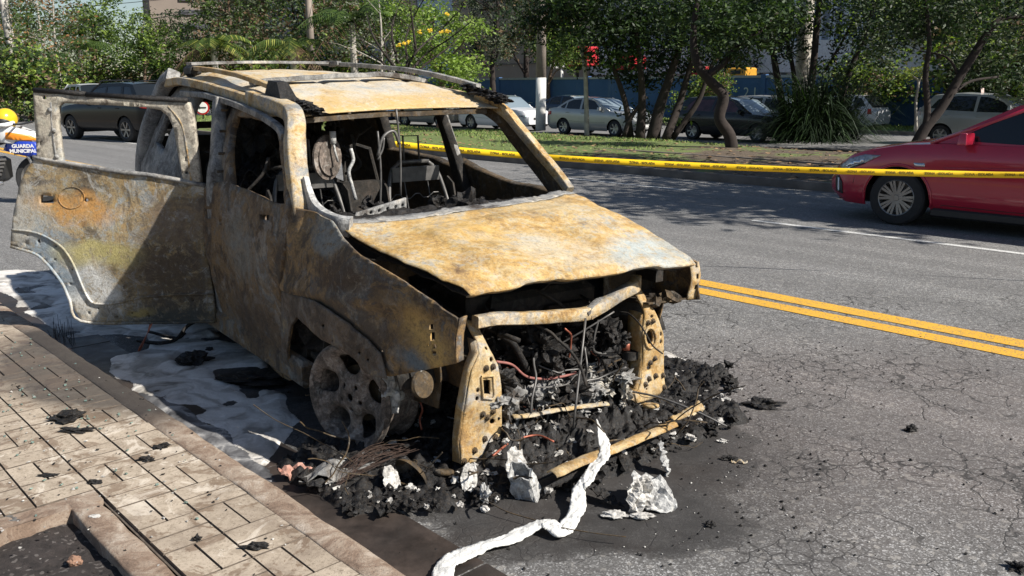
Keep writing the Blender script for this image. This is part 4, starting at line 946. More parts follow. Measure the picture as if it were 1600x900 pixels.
# ================================================================== FOAM, ASH, DEBRIS
def gpoly(P, z=0): return [(q.x, q.y) for q in (G(x, y, z) for x, y in P)]
def hfield(name, polys, holes, hfn, step, mat, wob=.05, feather=.05, z0=.004, fr=3, brk=None):
    PP = [gpoly(p) for p in polys]; HH = [gpoly(p) for p in holes]
    xs = [a for p in PP for a, b in p]; ys = [b for p in PP for a, b in p]
    nx = int((max(xs)-min(xs)+.2)/step); ny = int((max(ys)-min(ys)+.2)/step); x0, y0 = min(xs)-.1, min(ys)-.1
    idx = {}; vs = []; fs = []
    def ins(x, y):
        w = noise.noise_vector(Vector((x*fr, y*fr, 1)))*wob+noise.noise_vector(Vector((x*fr*3.5, y*fr*3.5, 4)))*wob*.4
        x += w.x; y += w.y
        if brk and noise.noise(Vector((x*4, y*4, 7)))+.5*noise.noise(Vector((x*13, y*13, 3))) < brk: return False
        return any(inpoly(x, y, p) for p in PP) and not any(inpoly(x, y, h) for h in HH)
    offs = [(feather*q_*cos(k*pi/4+q_), feather*q_*sin(k*pi/4+q_)) for k in range(8) for q_ in (.5, 1)]
    for i in range(nx+1):
        for j in range(ny+1):
            x, y = x0+i*step, y0+j*step
            fr_ = (ins(x, y)+sum(ins(x+a, y+b) for a, b in offs))/(1+len(offs))
            if fr_ > 0: idx[i, j] = len(vs); vs.append((x, y, -.016+fr_*(.016+z0+max(0, hfn(x, y))*fr_)))
    for i in range(nx):
        for j in range(ny):
            k = [(i, j), (i+1, j), (i+1, j+1), (i, j+1)]
            if all(q in idx for q in k): fs.append(tuple(idx[q] for q in k))
    mb = MB(); mb.add(vs, fs); return mb.build(name, mat, None, True)
def foam_mat(name, lo, hi, dark):
    n = NT(name); w = n.warp(1.4, 1.1); w = n.warp(4, .2, w)
    f = n.noise(2.6, 6, .55, 1.6, w); c = n.ramp(f, [(.30, dark), (.42, lo), (.52, hi), (.66, (.78, .76, .72))])
    c = n.mix(n.ramp(n.noise(90, 4, .7), [(.28, .35), (.4, 0)]), c, (.12, .12, .12))
    n.bump(n.mix(.5, f, n.noise(40, 6, .6)), .4, .02)
    return n.fin(c, .55, 0, **{'Specular IOR Level': .35})
M['foam'] = foam_mat('fire_foam', (.40, .375, .34), (.62, .59, .55), (.13, .12, .105))
M['foamgrey'] = foam_mat('sooty_foam', (.10, .10, .105), (.20, .20, .205), (.035, .035, .037))
ff = lambda x, y: .010+.010*noise.noise(Vector((x*3, y*3, 2)))+.006*noise.noise(Vector((x*9, y*9, 5)))+.004*abs(noise.noise(Vector((x*30, y*30, 5))))+.003*abs(noise.noise(Vector((x*70, y*70, 5))))
tag(hfield('fire_foam', [[(-60, 424), (30, 422), (75, 425), (118, 446), (180, 470), (330, 480), (345, 503), (240, 530), (175, 522), (110, 532), (93, 528), (0, 461), (-60, 418)]], [], ff, .014, M['foam'], .05, .05, brk=-.42), 'white fire fighting foam lying in the gutter under the hanging car door', 'foam', kind='stuff')
tag(hfield('fire_foam', [[(215, 505), (300, 495), (345, 500), (415, 540), (420, 575), (440, 600), (470, 655), (455, 690), (430, 735), (405, 738), (375, 715), (318, 665), (275, 640), (222, 622), (190, 606), (160, 580), (170, 560), (235, 545)]],
    [[(283, 556), (300, 546), (318, 552), (320, 566), (300, 572), (284, 568)], [(343, 578), (400, 572), (430, 580), (445, 596), (440, 612), (405, 610), (368, 600), (350, 592)], [(330, 515), (360, 520), (380, 540), (352, 535)]], ff, .011, M['foam'], .05, .04, brk=-.52), 'dirty pale foam spread between the kerb and the burnt car', 'foam', kind='stuff')
tag(hfield('sooty_foam', [[(225, 612), (300, 636), (350, 668), (400, 705), (432, 740), (470, 790), (400, 745), (320, 700), (252, 650), (205, 612)]], [], lambda x, y: .012+.02*noise.noise(Vector((x*5, y*5, 2))), .02, M['foamgrey'], .03, .04), 'dark grey soapy slurry along the kerb stone', 'foam', kind='stuff')
tag(hfield('fire_foam', [[(1020, 545), (1045, 549), (1075, 562), (1108, 572), (1085, 580), (1050, 582), (1030, 575)]], [], ff, .012, M['foam'], .03, .04), 'small bright patch of foam beyond the right front bracket', 'foam', kind='stuff')
# charred heap round the nose
def heap(x, y):
    p = w2c(Vector((x, y, 0))); c = sm((.62-abs(p.x-.30))/.45)*sm((.62-abs(p.y+.05))/.4)
    n_ = abs(noise.noise(Vector((x*6, y*6, 3))))*.07+abs(noise.noise(Vector((x*16, y*16, 6))))*.06+abs(noise.noise(Vector((x*42, y*42, 8))))*.040+abs(noise.noise(Vector((x*95, y*95, 8))))*.018
    return .010+n_*(.65+.8*c)+.085*c
tag(hfield('charred_heap', [[(470, 700), (520, 690), (600, 640), (700, 560), (820, 520), (960, 540), (1035, 560), (1085, 572), (1135, 580), (1143, 595), (1120, 605), (1128, 625), (1160, 650), (1165, 663), (1120, 668), (1105, 690), (1050, 705), (1030, 720), (960, 745), (900, 760), (840, 775), (790, 780), (735, 778), (700, 800), (610, 795), (560, 815), (520, 805), (505, 780), (470, 765), (440, 742), (445, 725), (480, 715)]], [], heap, .008, M['char'], .05, .04), 'black crusted heap of burnt plastic spilling from the nose of the wreck', 'ash heap', kind='stuff')
random.seed(51); mb = MB(); hp = gpoly([(460, 740), (520, 700), (700, 600), (1030, 570), (1140, 585), (1165, 660), (1050, 715), (840, 785), (700, 805), (560, 818)])
for k in range(2600):
    x = random.uniform(-1.2, 1.4); y = random.uniform(2.6, 5)
    if not inpoly(x, y, hp): 
        if random.random() > .05: continue
        r = random.uniform(.002, .007); mb.blob((x, y, r*.4), r, k, 1.2, 0); continue
    r = random.triangular(.003, .026, .006); h = heap(x, y)
    mb.blob((x, y, h*.85), r, k, 1.6, 1, sc=(1, random.uniform(.6, 1.6), random.uniform(.5, 1)))
tag(mb.build('charred_crumbs', M['char']), 'countless black crumbs strewn over the burnt heap', 'ash', kind='stuff')
mb = MB()
for k in range(420):
    x = random.uniform(-1.0, 1.1); y = random.uniform(2.7, 4.6)
    if not inpoly(x, y, hp): continue
    h = heap(x, y); r = random.triangular(.003, .022, .006)
    a = random.uniform(0, 6.3); mb.blob((x, y, h+.004), r, k+90, 1.4, 1, sc=(1, random.uniform(.4, 1.6), random.uniform(.3, .8)))
tag(mb.build('ash_flakes', M['ashwhite']), 'white and grey flakes of ash on top of the black heap', 'ash', kind='stuff')
mb = tangle(60, (0, 1), (0, 1), (0, 1), (.002, .0045), .05, 61, 6); mb = MB(); random.seed(61)
for k in range(80):
    x = random.uniform(-.9, .9); y = random.uniform(2.9, 4.3)
    if not inpoly(x, y, hp): continue
    p = Vector((x, y, heap(x, y)+.01)); pts = [p]; d = Vector((random.uniform(-1, 1), random.uniform(-1, 1), .5))*.04
    for j in range(6): d += Vector((random.uniform(-1, 1), random.uniform(-1, 1), random.uniform(-.8, .6)))*.03; p = p+d; p.z = max(p.z, heap(p.x, p.y)); pts.append(p)
    mb.tube(curve(pts, 3), random.uniform(.0015, .004), 4)
tag(mb.build('wire_tangle', [M['darkrust']]), 'thin burnt wires tangled over the charred heap', 'wires', kind='stuff')
def gp(x, y, z): return G(x, y, z)
# copper bits
for i, (pth, lab) in enumerate([([(770, 712), (800, 690), (838, 680), (865, 690)], 'bare copper cable looping over the heap beside the near bracket'), ([(930, 600), (945, 610), (935, 618), (920, 612)], 'small pink copper coil in the middle of the engine bay floor')]):
    pts = [gp(x, y, .12) for x, y in pth]; mb = MB(); mb.tube(curve(pts, 5), .005, 6); tag(mb.build('copper_cable', M['copper'], None, True), lab, 'cable', 'copper cables in the ash')
# bundle of fine wires left of the near bracket
mb = MB(); random.seed(71)
for k in range(34):
    a = gp(random.uniform(520, 560), random.uniform(735, 760), .05); b = gp(random.uniform(585, 660), random.uniform(690, 712), .08); m_ = (a+b)/2+Vector((random.uniform(-.05, .05), random.uniform(-.05, .05), random.uniform(.0, .05)))
    mb.tube(curve([a, m_, b], 4), .0010, 4)
tag(mb.build('wire_bundle', plain('rusted_wire', (.07, .045, .035), .7, .2, .5, 40)), 'frayed bundle of rusty tyre wires in front of the wheel', 'wires')
# ---- white strap
sp_ = [(690, 905, .02), (700, 880, .02), (740, 860, .022), (795, 842, .022), (838, 822, .03), (858, 820, .035), (876, 832, .022), (893, 812, .025), (903, 790, .03), (905, 765, .06), (918, 748, .09), (931, 728, .10), (944, 712, .12), (944, 694, .13), (938, 675, .15), (932, 657, .16)]
cl = curve([gp(*p) for p in sp_], 16); mb = MB(); n = len(cl); vs = []
for i, p in enumerate(cl):
    t = (cl[min(i+1, n-1)]-cl[max(i-1, 0)]).normalized(); k = i/(n-1)
    side = Vector((-t.y, t.x, 0)).normalized(); tw = .5*noise.noise(Vector((k*9, 0, 2)))+(.9*sm((k-.8)/.2)); side = side*cos(tw)+Vector((0, 0, 1))*sin(tw)*.8
    w = lerp(.036, .020, k)*(1+.35*noise.noise(Vector((k*14, 2, 0))))*(1-.75*sm((k-.93)/.07))
    row = []
    for j in range(9):
        a = (j-4)/4; z = .003*(1-a*a)+.009*noise.noise(Vector((k*34, a*2.5, 3)))+.006*noise.noise(Vector((k*95, a*4, 3))); a *= 1+.14*noise.noise(Vector((k*70, j > 4, 7)))+.07*noise.noise(Vector((k*190, j > 4, 7))); row.append(p+side*a*w+Vector((0, 0, z+abs(sin(tw))*w*.6)))
    vs += row
fs = [(i*9+j, i*9+j+1, (i+1)*9+j+1, (i+1)*9+j) for i in range(n-1) for j in range(8)]
mb.add(vs, fs); wf = plain('white_woven_fabric', (.64, .635, .61), .9, 0, .16, 14, .6)
tag(mb.build('fabric_strap', wf, None, True, thick=.006), 'long crumpled white fabric strap trailing from the heap to the bottom edge', 'strap')
# ---- tan metal rail lying across the heap
def slat(name, a, b, w, th, mat, label, cat, group=None, bend=.01, seed=0, n=10, roll=0):
    a = Vector(a); b = Vector(b); t = (b-a).normalized(); sd = Vector((-t.y, t.x, 0)).normalized(); up = t.cross(sd)*-1
    if up.z < 0: up = -up
    mb = MB()
    def fn(i, j):
        k = i; p = a.lerp(b, k)+noise.noise_vector(Vector((k*3, seed, 0)))*bend
        s_ = (j-.5)*2; ww_ = w*(1+.15*noise.noise(Vector((k*7, seed, s_))))
        return p+sd*s_*ww_*.5*cos(roll)+up*(s_*ww_*.5*sin(roll)+.25*w*(1-abs(s_)**3)+.006*noise.noise(Vector((k*12, s_*2, seed))))
    mb.grid(n*2, 7, fn); return tag(mb.build(name, mat, None, True, thick=th), label, cat, group)
slat('bumper_rail', gp(862, 742, .10), gp(1052, 662, .12), .060, .004, M['bracket'], 'long tan scorched metal rail lying across the black heap', 'metal rail', seed=1)
slat('metal_strip', gp(1048, 658, .10), gp(1090, 640, .12), .045, .004, M['bracket'], 'short split tan strip at the right end of the long metal rail', 'metal strip', seed=2)
slat('metal_strip', gp(1068, 655, .02), gp(1094, 634, .06), .05, .004, M['pillar'], 'curled tan plate standing on the right edge of the heap', 'metal strip', seed=5, roll=.7)
slat('metal_strip', gp(800, 652, .20), gp(950, 632, .16), .035, .004, M['pillar'], 'thin pale strip lying on the ash between the two brackets', 'metal strip', seed=3)
slat('metal_strip', gp(845, 765, .02), gp(905, 735, .05), .07, .006, M['char'], 'black ribbed plastic strip under the tan metal rail', 'plastic strip', seed=4)
def crump(name, px, py, z, r, seed, mat, label, cat, sc=(1, 1, .6), rough=1.2, n=3, group=None, rz=0):
    mb = MB(); p = gp(px, py, z); mb.blob((0, 0, 0), r, seed, rough, n, sc=sc); o = mb.build(name, mat, None, False); o.location = p; o.rotation_euler = (0, 0, rz)
    return tag(o, label, cat, group)
def foil(name, px, py, z, w, h, seed, mat, label, cat, tilt=(0, 0, 0), k=.35, group=None):
    """torn crumpled sheet"""
    mb = MB(); ol = [(cos(a)*w*(1+.35*noise.noise(Vector((cos(a)*2, sin(a)*2, seed)))), sin(a)*h*(1+.45*noise.noise(Vector((cos(a)*2, sin(a)*2, seed+5))))) for a in [2*pi*i/26 for i in range(26)]]
    vs, fs = sheet(ol, [], w/7, lambda x, y: Vector((x, y, k*w*(noise.noise(Vector((x/w*1.6, y/w*1.6, seed)))+.5*noise.noise(Vector((x/w*4, y/w*4, seed)))))), w/5)
    mb.add(vs, fs); o = mb.build(name, mat, None, False, thick=.004); o.location = gp(px, py, z); o.rotation_euler = tilt; return tag(o, label, cat, group)
# box-like white casting at the end of the rail
mb = MB(); cs = [Vector(p) for p in [(-.05, -.04, 0), (.05, -.035, 0), (.055, .03, .01), (-.045, .035, 0), (-.035, -.02, .13), (.045, -.03, .10), (.05, .025, .12), (-.03, .03, .145)]]
for q_ in [(3, 2, 1, 0), (0, 1, 5, 4), (1, 2, 6, 5), (2, 3, 7, 6), (3, 0, 4, 7)]:
    a_, b_, c_, d_ = [cs[k] for k in q_]
    def fn(i, j): p = a_.lerp(b_, i).lerp(d_.lerp(c_, i), j); return p+noise.noise_vector(p*22)*.016+noise.noise_vector(p*60)*.006
    mb.grid(9, 9, fn)
o = mb.build('metal_casing', M['alu'], None, False, thick=.006); o.location = gp(826, 775, .0); o.rotation_euler = (radians(18), radians(-12), radians(-25)); tag(o, 'open white metal casing leaning against the near end of the tan rail', 'casing')
foil('melted_sheet', 806, 728, .10, .045, .075, 3, M['ashwhite'], 'curled white scrap just left of the open metal casing', 'scrap', (1.0, .3, .4))
foil('melted_sheet', 733, 748, .07, .035, .06, 8, M['ashwhite'], 'white teardrop scrap on the black crust below the near bracket', 'scrap', (1.1, .2, .3))
foil('melted_sheet', 611, 748, .07, .035, .05, 12, M['ashwhite'], 'ragged white scrap touching the round lamp reflector', 'scrap', (.9, .1, .6))
foil('melted_sheet', 1020, 770, .05, .075, .10, 16, M['alu'], 'crumpled silver sheet with lobed edge on the wet asphalt', 'scrap', (.5, -.2, .5), .5)
foil('melted_sheet', 1000, 772, .07, .05, .07, 18, M['ashwhite'], 'folded cream sheet standing on the crumpled silver sheet', 'scrap', (1.1, .4, .2), .8)
foil('melted_sheet', 1038, 718, .06, .03, .07, 22, M['alu'], 'small feathery silver scrap above the crumpled sheet', 'scrap', (1.2, .3, 1.2), .7)
crump('melted_blob', 960, 804, .012, .035, 4, M['ashwhite'], 'flat white blob left of the crumpled silver sheet', 'melted metal', (1.3, .7, .35), .5)
crump('melted_blob', 1003, 806, .012, .03, 6, M['ashwhite'], 'flat white blob under the front of the crumpled sheet', 'melted metal', (1.4, .6, .35), .5)
crump('melted_blob', 757, 795, .012, .018, 9, M['ashwhite'], 'small round white blob alone on the wet gutter edge', 'melted metal', (1, 1, .6), .3)
crump('melted_blob', 757, 772, .05, .022, 11, M['alu'], 'lumpy silver blob above the small round one', 'melted metal', (.8, .8, 1.3), 1)
foil('melted_sheet', 525, 735, .05, .16, .08, 31, M['greymetal'], 'broad grey melted sheet in front of the wheel', 'scrap', (.15, .1, .7), .35)
foil('melted_sheet', 463, 737, .04, .07, .035, 33, plain('pink_scorched_plastic', (.40, .22, .17), .8, 0, .3, 20, .4), 'pinkish scorched plastic flap by the kerb', 'scrap', (.5, .3, .5), .6)
foil('melted_sheet', 490, 752, .04, .06, .07, 37, M['char'], 'black curled flap between the kerb and the grey sheet', 'scrap', (.4, .3, 1.5), .7)
foil('melted_sheet', 940, 770, .04, .03, .10, 39, M['char'], 'long black splinter right of the white strap', 'scrap', (.3, .1, .9), .5)
# lamp reflector
mb = MB(); mb.lathe([(0, .03), (.02, .028), (.05, .018), (.075, 0), (.082, -.002), (.082, .004), (.06, .024), (0, .04)], 28); o = mb.build('lamp_reflector', M['darkrust'], None, auto=50); o.location = gp(642, 742, .06); o.rotation_euler = (radians(25), radians(10), radians(-35)); tag(o, 'round brown lamp reflector lying face up beside the frayed wires', 'lamp reflector')
mb = MB(); mb.tube([(0, -.0, 0), (0, .05, 0)], .012, 8); mb.build('bulb_socket', M['char'], o)
mb = MB(); ring = circ(0, 0, .03, 18); mb.tube([(x, 0, y) for x, y in ring+[ring[0]]], .012, 8, False); o = mb.build('rubber_ring', M['darkrust'], None, True); o.location = gp(694, 738, .06); o.rotation_euler = (radians(70), 0, 0); tag(o, 'rusty ring lying below the near front bracket', 'ring')
mb = MB(); mb.tube([(x, 0, y) for x, y in ring+[ring[0]]], .010, 8, False); o = mb.build('rubber_ring', M['bracket'], None, True); o.location = gp(1017, 634, .10); o.rotation_euler = (radians(80), 0, 0); tag(o, 'small rusty ring beside the foot of the far front bracket', 'ring')
slat('metal_strip', gp(975, 632, .08), gp(1004, 628, .08), .09, .006, M['bracket'], 'flat tan foot plate at the base of the far bracket', 'metal plate', seed=7)
# ---- chunks on the road
RC = 'charred fragments scattered on the asphalt'
crump('charred_chunk', 1193, 631, .012, .048, 2, M['char'], 'flat ragged black chunk on the asphalt right of the heap', 'charred chunk', (1.3, .8, .4), 1.2, group=RC)
crump('charred_chunk', 1424, 670, .012, .020, 5, M['char'], 'small shiny black chunk alone on the grey asphalt at right', 'charred chunk', (1.2, .8, .8), .8, group=RC)
crump('charred_chunk', 1140, 716, .008, .020, 7, M['char'], 'black crumb under the tan splinter on the stained asphalt', 'charred chunk', (1.3, .7, .5), group=RC)
slat('tan_splinter', gp(1143, 720, .008), gp(1168, 721, .012), .012, .003, M['pillar'], 'tan splinter on the edge of the black stain', 'splinter', seed=9)
slat('tan_splinter', gp(1138, 608, .008), gp(1160, 611, .012), .022, .003, M['ashwhite'], 'cream splinter beside the foam at right', 'splinter', seed=11)
crump('charred_chunk', 1110, 820, .006, .014, 12, M['char'], 'tiny black chunk below the crumpled silver sheet', 'charred chunk', group=RC)
crump('charred_chunk', 1590, 886, .008, .022, 14, M['char'], 'black crumb at the lower right corner of the asphalt', 'charred chunk', group=RC)
crump('ash_flake', 1128, 689, .006, .016, 15, M['ashwhite'], 'small white flake on the black stain right of the heap', 'flake', (1, .6, .4))
# thin crumbs over the asphalt
mb = MB(); random.seed(81)
for k in range(420):
    x = random.triangular(-.2, 3.2, .9); y = random.uniform(2.3, 5.4)
    mb.blob((x, y, .004), random.triangular(.002, .009, .003), k, .8, 0, sc=(1, 1, .6))
tag(mb.build('road_crumbs', M['char']), 'fine black crumbs sprinkled over the asphalt', 'grit', kind='stuff')
mb = MB()
for k in range(260):
    x = random.triangular(-.3, 2.6, .8); y = random.uniform(2.2, 5.0)
    mb.blob((x, y, .003), random.triangular(.0015, .005, .002), k, .8, 0, sc=(1, 1, .6))
tag(mb.build('pale_grit', M['ashwhite']), 'pale grit sprinkled over the asphalt', 'grit', kind='stuff')
# ---- on the pavement
PV = 'charred fragments lying on the pavers'
for px, py, r, sd, lab, sc in [(105, 652, .050, 21, 'largest black charred lump on the pavers at left', (1.2, 1, .35)), (118, 673, .038, 23, 'long black flake touching the largest charred lump', (1.8, .5, .3)), (252, 697, .020, 25, 'black chip beside green glass near the kerb', (1.4, .7, .5)), (229, 717, .020, 27, 'flat oval black chip in the middle of the pavers', (1.5, .7, .4)), (147, 753, .016, 29, 'black chip with a brown scrap by the corner of the planting pit', (1.3, .6, .5)), (75, 742, .016, 30, 'thin black flake left of the planting pit corner', (1.8, .7, .2)), (400, 855, .018, 31, 'crumpled black chip near the lower kerb', (1.7, .6, .7)), (308, 841, .011, 33, 'small round black pebble on a pale paver', (1, 1, .8)), (295, 562, .055, 35, '', (1, 1, .7))]:
    if lab: crump('charred_flake', px, py, PZ+.006, r, sd, M['char'], lab, 'charred flake', sc, 1.1, 2, PV)
crump('charred_lump', 302, 562, .03, .07, 35, M['char'], 'black lump sitting in the pale foam', 'charred lump', (1.3, .8, .6), .8)
crump('charred_lump', 327, 546, .02, .018, 36, M['char'], 'small black lump behind the one in the foam', 'charred lump', (1, 1, .8), .8)
crump('charred_lump', 405, 592, .02, .11, 37, M['char'], 'wide black crust in the foam nearest the wheel', 'charred lump', (1.6, .8, .3), 1)
crump('pebble', 117, 877, PZ-.025, .020, 3, plain('brown_pebble', (.26, .15, .10), .8, 0, .3, 30), 'rounded brown pebble on the dark planting soil', 'pebble', (1.1, .9, .9), .3)
crump('rubble_stone', 25, 815, PZ-.01, .030, 3, M['greymetal'], 'grey crust of mortar on the edge of the planting pit', 'rubble', (1.5, .8, .4), .9)
crump('mortar_blob', 148, 807, PZ+.005, .014, 8, M['ashwhite'], 'small white blob on the pit edging', 'mortar', (1.5, .9, .3), .6)
gmt = plain('green_glass', (.30, .42, .37), .15, 0, .2, 8, **{'Transmission Weight': .5})
mb = MB(); random.seed(91)
for k in range(110):
    s = random.triangular(2.6, 6.5, 3.9); t = random.triangular(.55, 1.38, 1.15); p = R(s, t, PZ+.006); r = random.uniform(.002, .006)
    a = random.uniform(0, 3); mb.box((0, 0, 0), (r*2, r*1.4, .004), Matrix.Translation(p) @ Matrix.Rotation(a, 4, 'Z') @ Matrix.Rotation(random.uniform(-.4, .4), 4, 'X'))
tag(mb.build('glass_crumbs', gmt), 'greenish crumbs of broken window glass strewn over the pavers', 'glass', kind='stuff')
mb = MB()
for k in range(330):
    s = random.triangular(1.8, 7.5, 3.4); t = random.uniform(.0, 1.4); p = R(s, t, PZ+.004)
    mb.blob(p, random.triangular(.001, .008, .002), k, 1, 0, sc=(1, 1, .5))
tag(mb.build('soot_crumbs', M['char']), 'fine black soot crumbs on the pavers', 'grit', kind='stuff')
mb = MB()
for k in range(160):
    s = random.triangular(1.8, 5.5, 3.2); t = random.uniform(.1, 1.38); p = R(s, t, PZ+.004)
    mb.blob(p, random.triangular(.0015, .009, .003), k, 1.2, 0, sc=(1, random.uniform(.4, 1.4), .4))
tag(mb.build('paint_flakes', M['ashwhite']), 'white flakes and specks on the pavers', 'flakes', kind='stuff')
mb = MB(); random.seed(95)
for k in range(500):
    s = random.uniform(1.5, 3.05); t = random.uniform(-.5, .76); p = R(s, t, PZ-.04)
    mb.blob(p, random.triangular(.002, .012, .004), k, 1, 0, sc=(1, 1, .7))
tag(mb.build('soil_clods', M['soil']), 'crumbly clods of dark planting soil', 'soil', kind='stuff')
# black hose fallen under the open door, thin stems by the kerb
mb = MB(); mb.tube(curve([gp(232, 518, .05), gp(275, 528, .03), (gp(290, 520, .06)), ], 5), .010, 7); mb.tube(curve([gp(215, 532, .03), gp(250, 536, .03), gp(275, 530, .04), gp(292, 510, .10), gp(310, 500, .14)], 5), .012, 7); 
o = mb.build('door_hose', M['char'], None, True); tag(o, 'black bent hose lying in the foam under the hanging door', 'hose')
random.seed(97); mb = MB()
for k in range(26):
    p = gp(random.uniform(80, 118), random.uniform(528, 545), .0); mb.tube([p, p+Vector((random.uniform(-.03, .03), random.uniform(-.03, .03), random.uniform(.06, .18)))], .0012, 4)
tag(mb.build('dry_stems', M['char']), 'thin blackened weed stems growing from the kerb joint', 'weeds', kind='stuff')

# ---- yellow barrier tape
tp = [c2w(-3.3, .80, 1.16), B(625, 226, 7.45), B(760, 238.5, 7.5), B(860, 246, 7.5), B(1000, 254.5, 7.45), B(1150, 261.5, 7.35), B(1300, 267, 7.25), B(1450, 271, 7.1), B(1600, 273.5, 6.95), B(1900, 275, 6.6)]
cl = curve(tp, 14); n = len(cl); mb = MB(); vs = []
for i, p in enumerate(cl):
    k = i/(n-1); tw = .22*sin(k*23)+.25*noise.noise(Vector((k*11, 0, 0))); t = (cl[min(i+1, n-1)]-cl[max(i-1, 0)]).normalized(); sd = t.cross(Vector((0, 0, 1))).normalized()
    for j in range(3): a = (j-1)*.026; vs.append(p+Vector((0, 0, 1))*a*cos(tw)+sd*a*sin(tw)+sd*.003*sin(k*60)*(j-1)**2)
mb.add(vs, [(i*3+j, i*3+j+1, (i+1)*3+j+1, (i+1)*3+j) for i in range(n-1) for j in range(2)])
ytm = plain('yellow_plastic_tape', (.86, .56, .01), .45, 0, .06, 3, **{'Specular IOR Level': .4})
tape = tag(mb.build('barrier_tape', ytm, None, True, thick=.0008), 'yellow plastic barrier tape stretched across the road behind the wreck', 'barrier tape')
ink = plain('black_ink', (.10, .07, .01), .6)
def text_mesh(name, txt, size, mat, parent=None, place=None, bold=.0, ext=.0005):
    cu = bpy.data.curves.new(name, 'FONT'); cu.body = txt; cu.size = size; cu.align_x = 'CENTER'; cu.align_y = 'CENTER'; cu.extrude = ext; cu.offset = bold
    o = bpy.data.objects.new(name, cu); C.objects.link(o); dg = bpy.context.evaluated_depsgraph_get(); me = bpy.data.meshes.new_from_object(o.evaluated_get(dg)); bpy.data.objects.remove(o)
    me.materials.clear(); me.materials.append(mat); r = bpy.data.objects.new(name, me); C.objects.link(r); r.parent = parent; return r
# repeated lettering, bent along the band
acc = [0]
for i in range(1, n): acc.append(acc[-1]+(cl[i]-cl[i-1]).length)
def at(s):
    s = max(0, min(acc[-1]-1e-4, s)); i = max(j for j in range(n-1) if acc[j] <= s); f_ = (s-acc[i])/(acc[i+1]-acc[i]); return cl[i].lerp(cl[i+1], f_), (cl[i+1]-cl[i]).normalized(), (i+f_)/(n-1)
base = None; sl_ = .45
while sl_ < acc[-1]-.2:
    if base is None: base = text_mesh('tape_lettering', 'ZONA - ISOLADA', .030, ink, tape, bold=.0006); bme = base.data; o = base
    me = bme.copy(); 
    for v, src in zip(me.vertices, [v.co.copy() for v in bme.vertices]):
        p, t, k = at(sl_+src.x*.92); tw = .22*sin(k*23)+.25*noise.noise(Vector((k*11, 0, 0))); sd = t.cross(Vector((0, 0, 1))).normalized()
        side = sd if (Vector((0, 0, H))-p).dot(sd) > 0 else -sd
        v.co = p+Vector((0, 0, 1))*src.y*cos(tw)+sd*src.y*sin(tw)+side*(.0026+.001*(src.z > 0))
    o = bpy.data.objects.new('tape_lettering', me); C.objects.link(o); o.parent = tape; sl_ += .30
bpy.data.objects.remove(base)
# ================================================================== VEHICLES
def paint(name, col, rough=.28, metal=.0, coat=.35):
    n = NT(name); f = n.noise(3, 4); c = n.ramp(f, [(.3, tuple(x*.93 for x in col)), (.7, col)])
    return n.fin(c, rough, metal, **{'Coat Weight': coat, 'Coat Roughness': .04})
GL = NT('tinted_glass').fin((.012, .015, .018), .05, 0, **{'Specular IOR Level': .6})
def seeglass():
    n = NT('clear_glass'); return n.fin((.20, .25, .28), .05, 0, **{'Specular IOR Level': .9, 'Coat Weight': .6})
GL2 = seeglass()
TYRE = plain('tyre_rubber', (.022, .022, .023), .85, 0, .2, 20, .3); BLK = plain('black_trim', (.02, .02, .021), .5)
ALLOY = plain('alloy_wheel', (.42, .42, .43), .3, .8, .1, 10); DALLOY = plain('dark_alloy', (.27, .26, .25), .35, .7, .15, 10); CHR = plain('chrome_trim', (.65, .65, .66), .15, .9, .05)
RED = plain('red_tail_lamp', (.42, .015, .015), .2, 0, .1); LAMP = plain('lamp_lens', (.30, .31, .33), .08, .3, .4, 30); PLT = plain('plate_white', (.6, .6, .58), .5)
def wheel_proto(name, r, w, rimmat, spokes, style):
    e = MB(); e.lathe([(r*.64, -w*.5), (r*.80, -w*.52), (r*.93, -w*.50), (r, -w*.38), (r, w*.38), (r*.93, w*.5), (r*.64, w*.5)], 40); ty = e.build('tyre', TYRE, None, auto=30)
    m = MB(); m.lathe([(r*.66, -w*.50), (r*.645, -w*.53), (r*.62, -w*.50), (r*.60, -w*.2), (r*.60, w*.3), (0, w*.3)], 36)
    rm = m.build('rim', rimmat if style != 'back' else DALLOY, None, auto=30)
    m = MB(); m.lathe([(0, -w*.47), (r*.10, -w*.47), (r*.12, -w*.42), (r*.12, -w*.2)], 16)
    for k in range(spokes):
        g = 2*pi*k/spokes; off = [0] if style != 'twin' else [-.11, .11]
        for o_ in off:
            a0, a1 = g+o_*1.6, g+o_; hw0, hw1 = r*.035 if style == 'twin' else r*.06, r*.045 if style == 'twin' else r*.085
            p0 = Vector((cos(a0)*r*.10, -w*.44, sin(a0)*r*.10)); p1 = Vector((cos(a1)*r*.63, -w*.50, sin(a1)*r*.63))
            d = Vector((-sin(g), 0, cos(g))); q = Vector((0, w*.10, 0))
            m.add([p0-d*hw0, p0+d*hw0, p1+d*hw1, p1-d*hw1, p0-d*hw0+q, p0+d*hw0+q, p1+d*hw1+q, p1-d*hw1+q], [(0, 1, 2, 3), (0, 4, 5, 1), (1, 5, 6, 2), (2, 6, 7, 3), (3, 7, 4, 0)])
    sp = m.build('spokes', rimmat, rm)
    return ty, rm, sp
def hw_fn(S):
    def f(x):
        xf, xr = S['fo'], -S['wb']-S['ro']; h = S['w']/2
        a = max(0, 1-(xf-x)/S.get('nose', .55)); b = max(0, 1-(x-xr)/S.get('tail', .45))
        return h*(1-S.get('nt', .26)*a**2.4-S.get('tt', .16)*b**2.4)
    return f
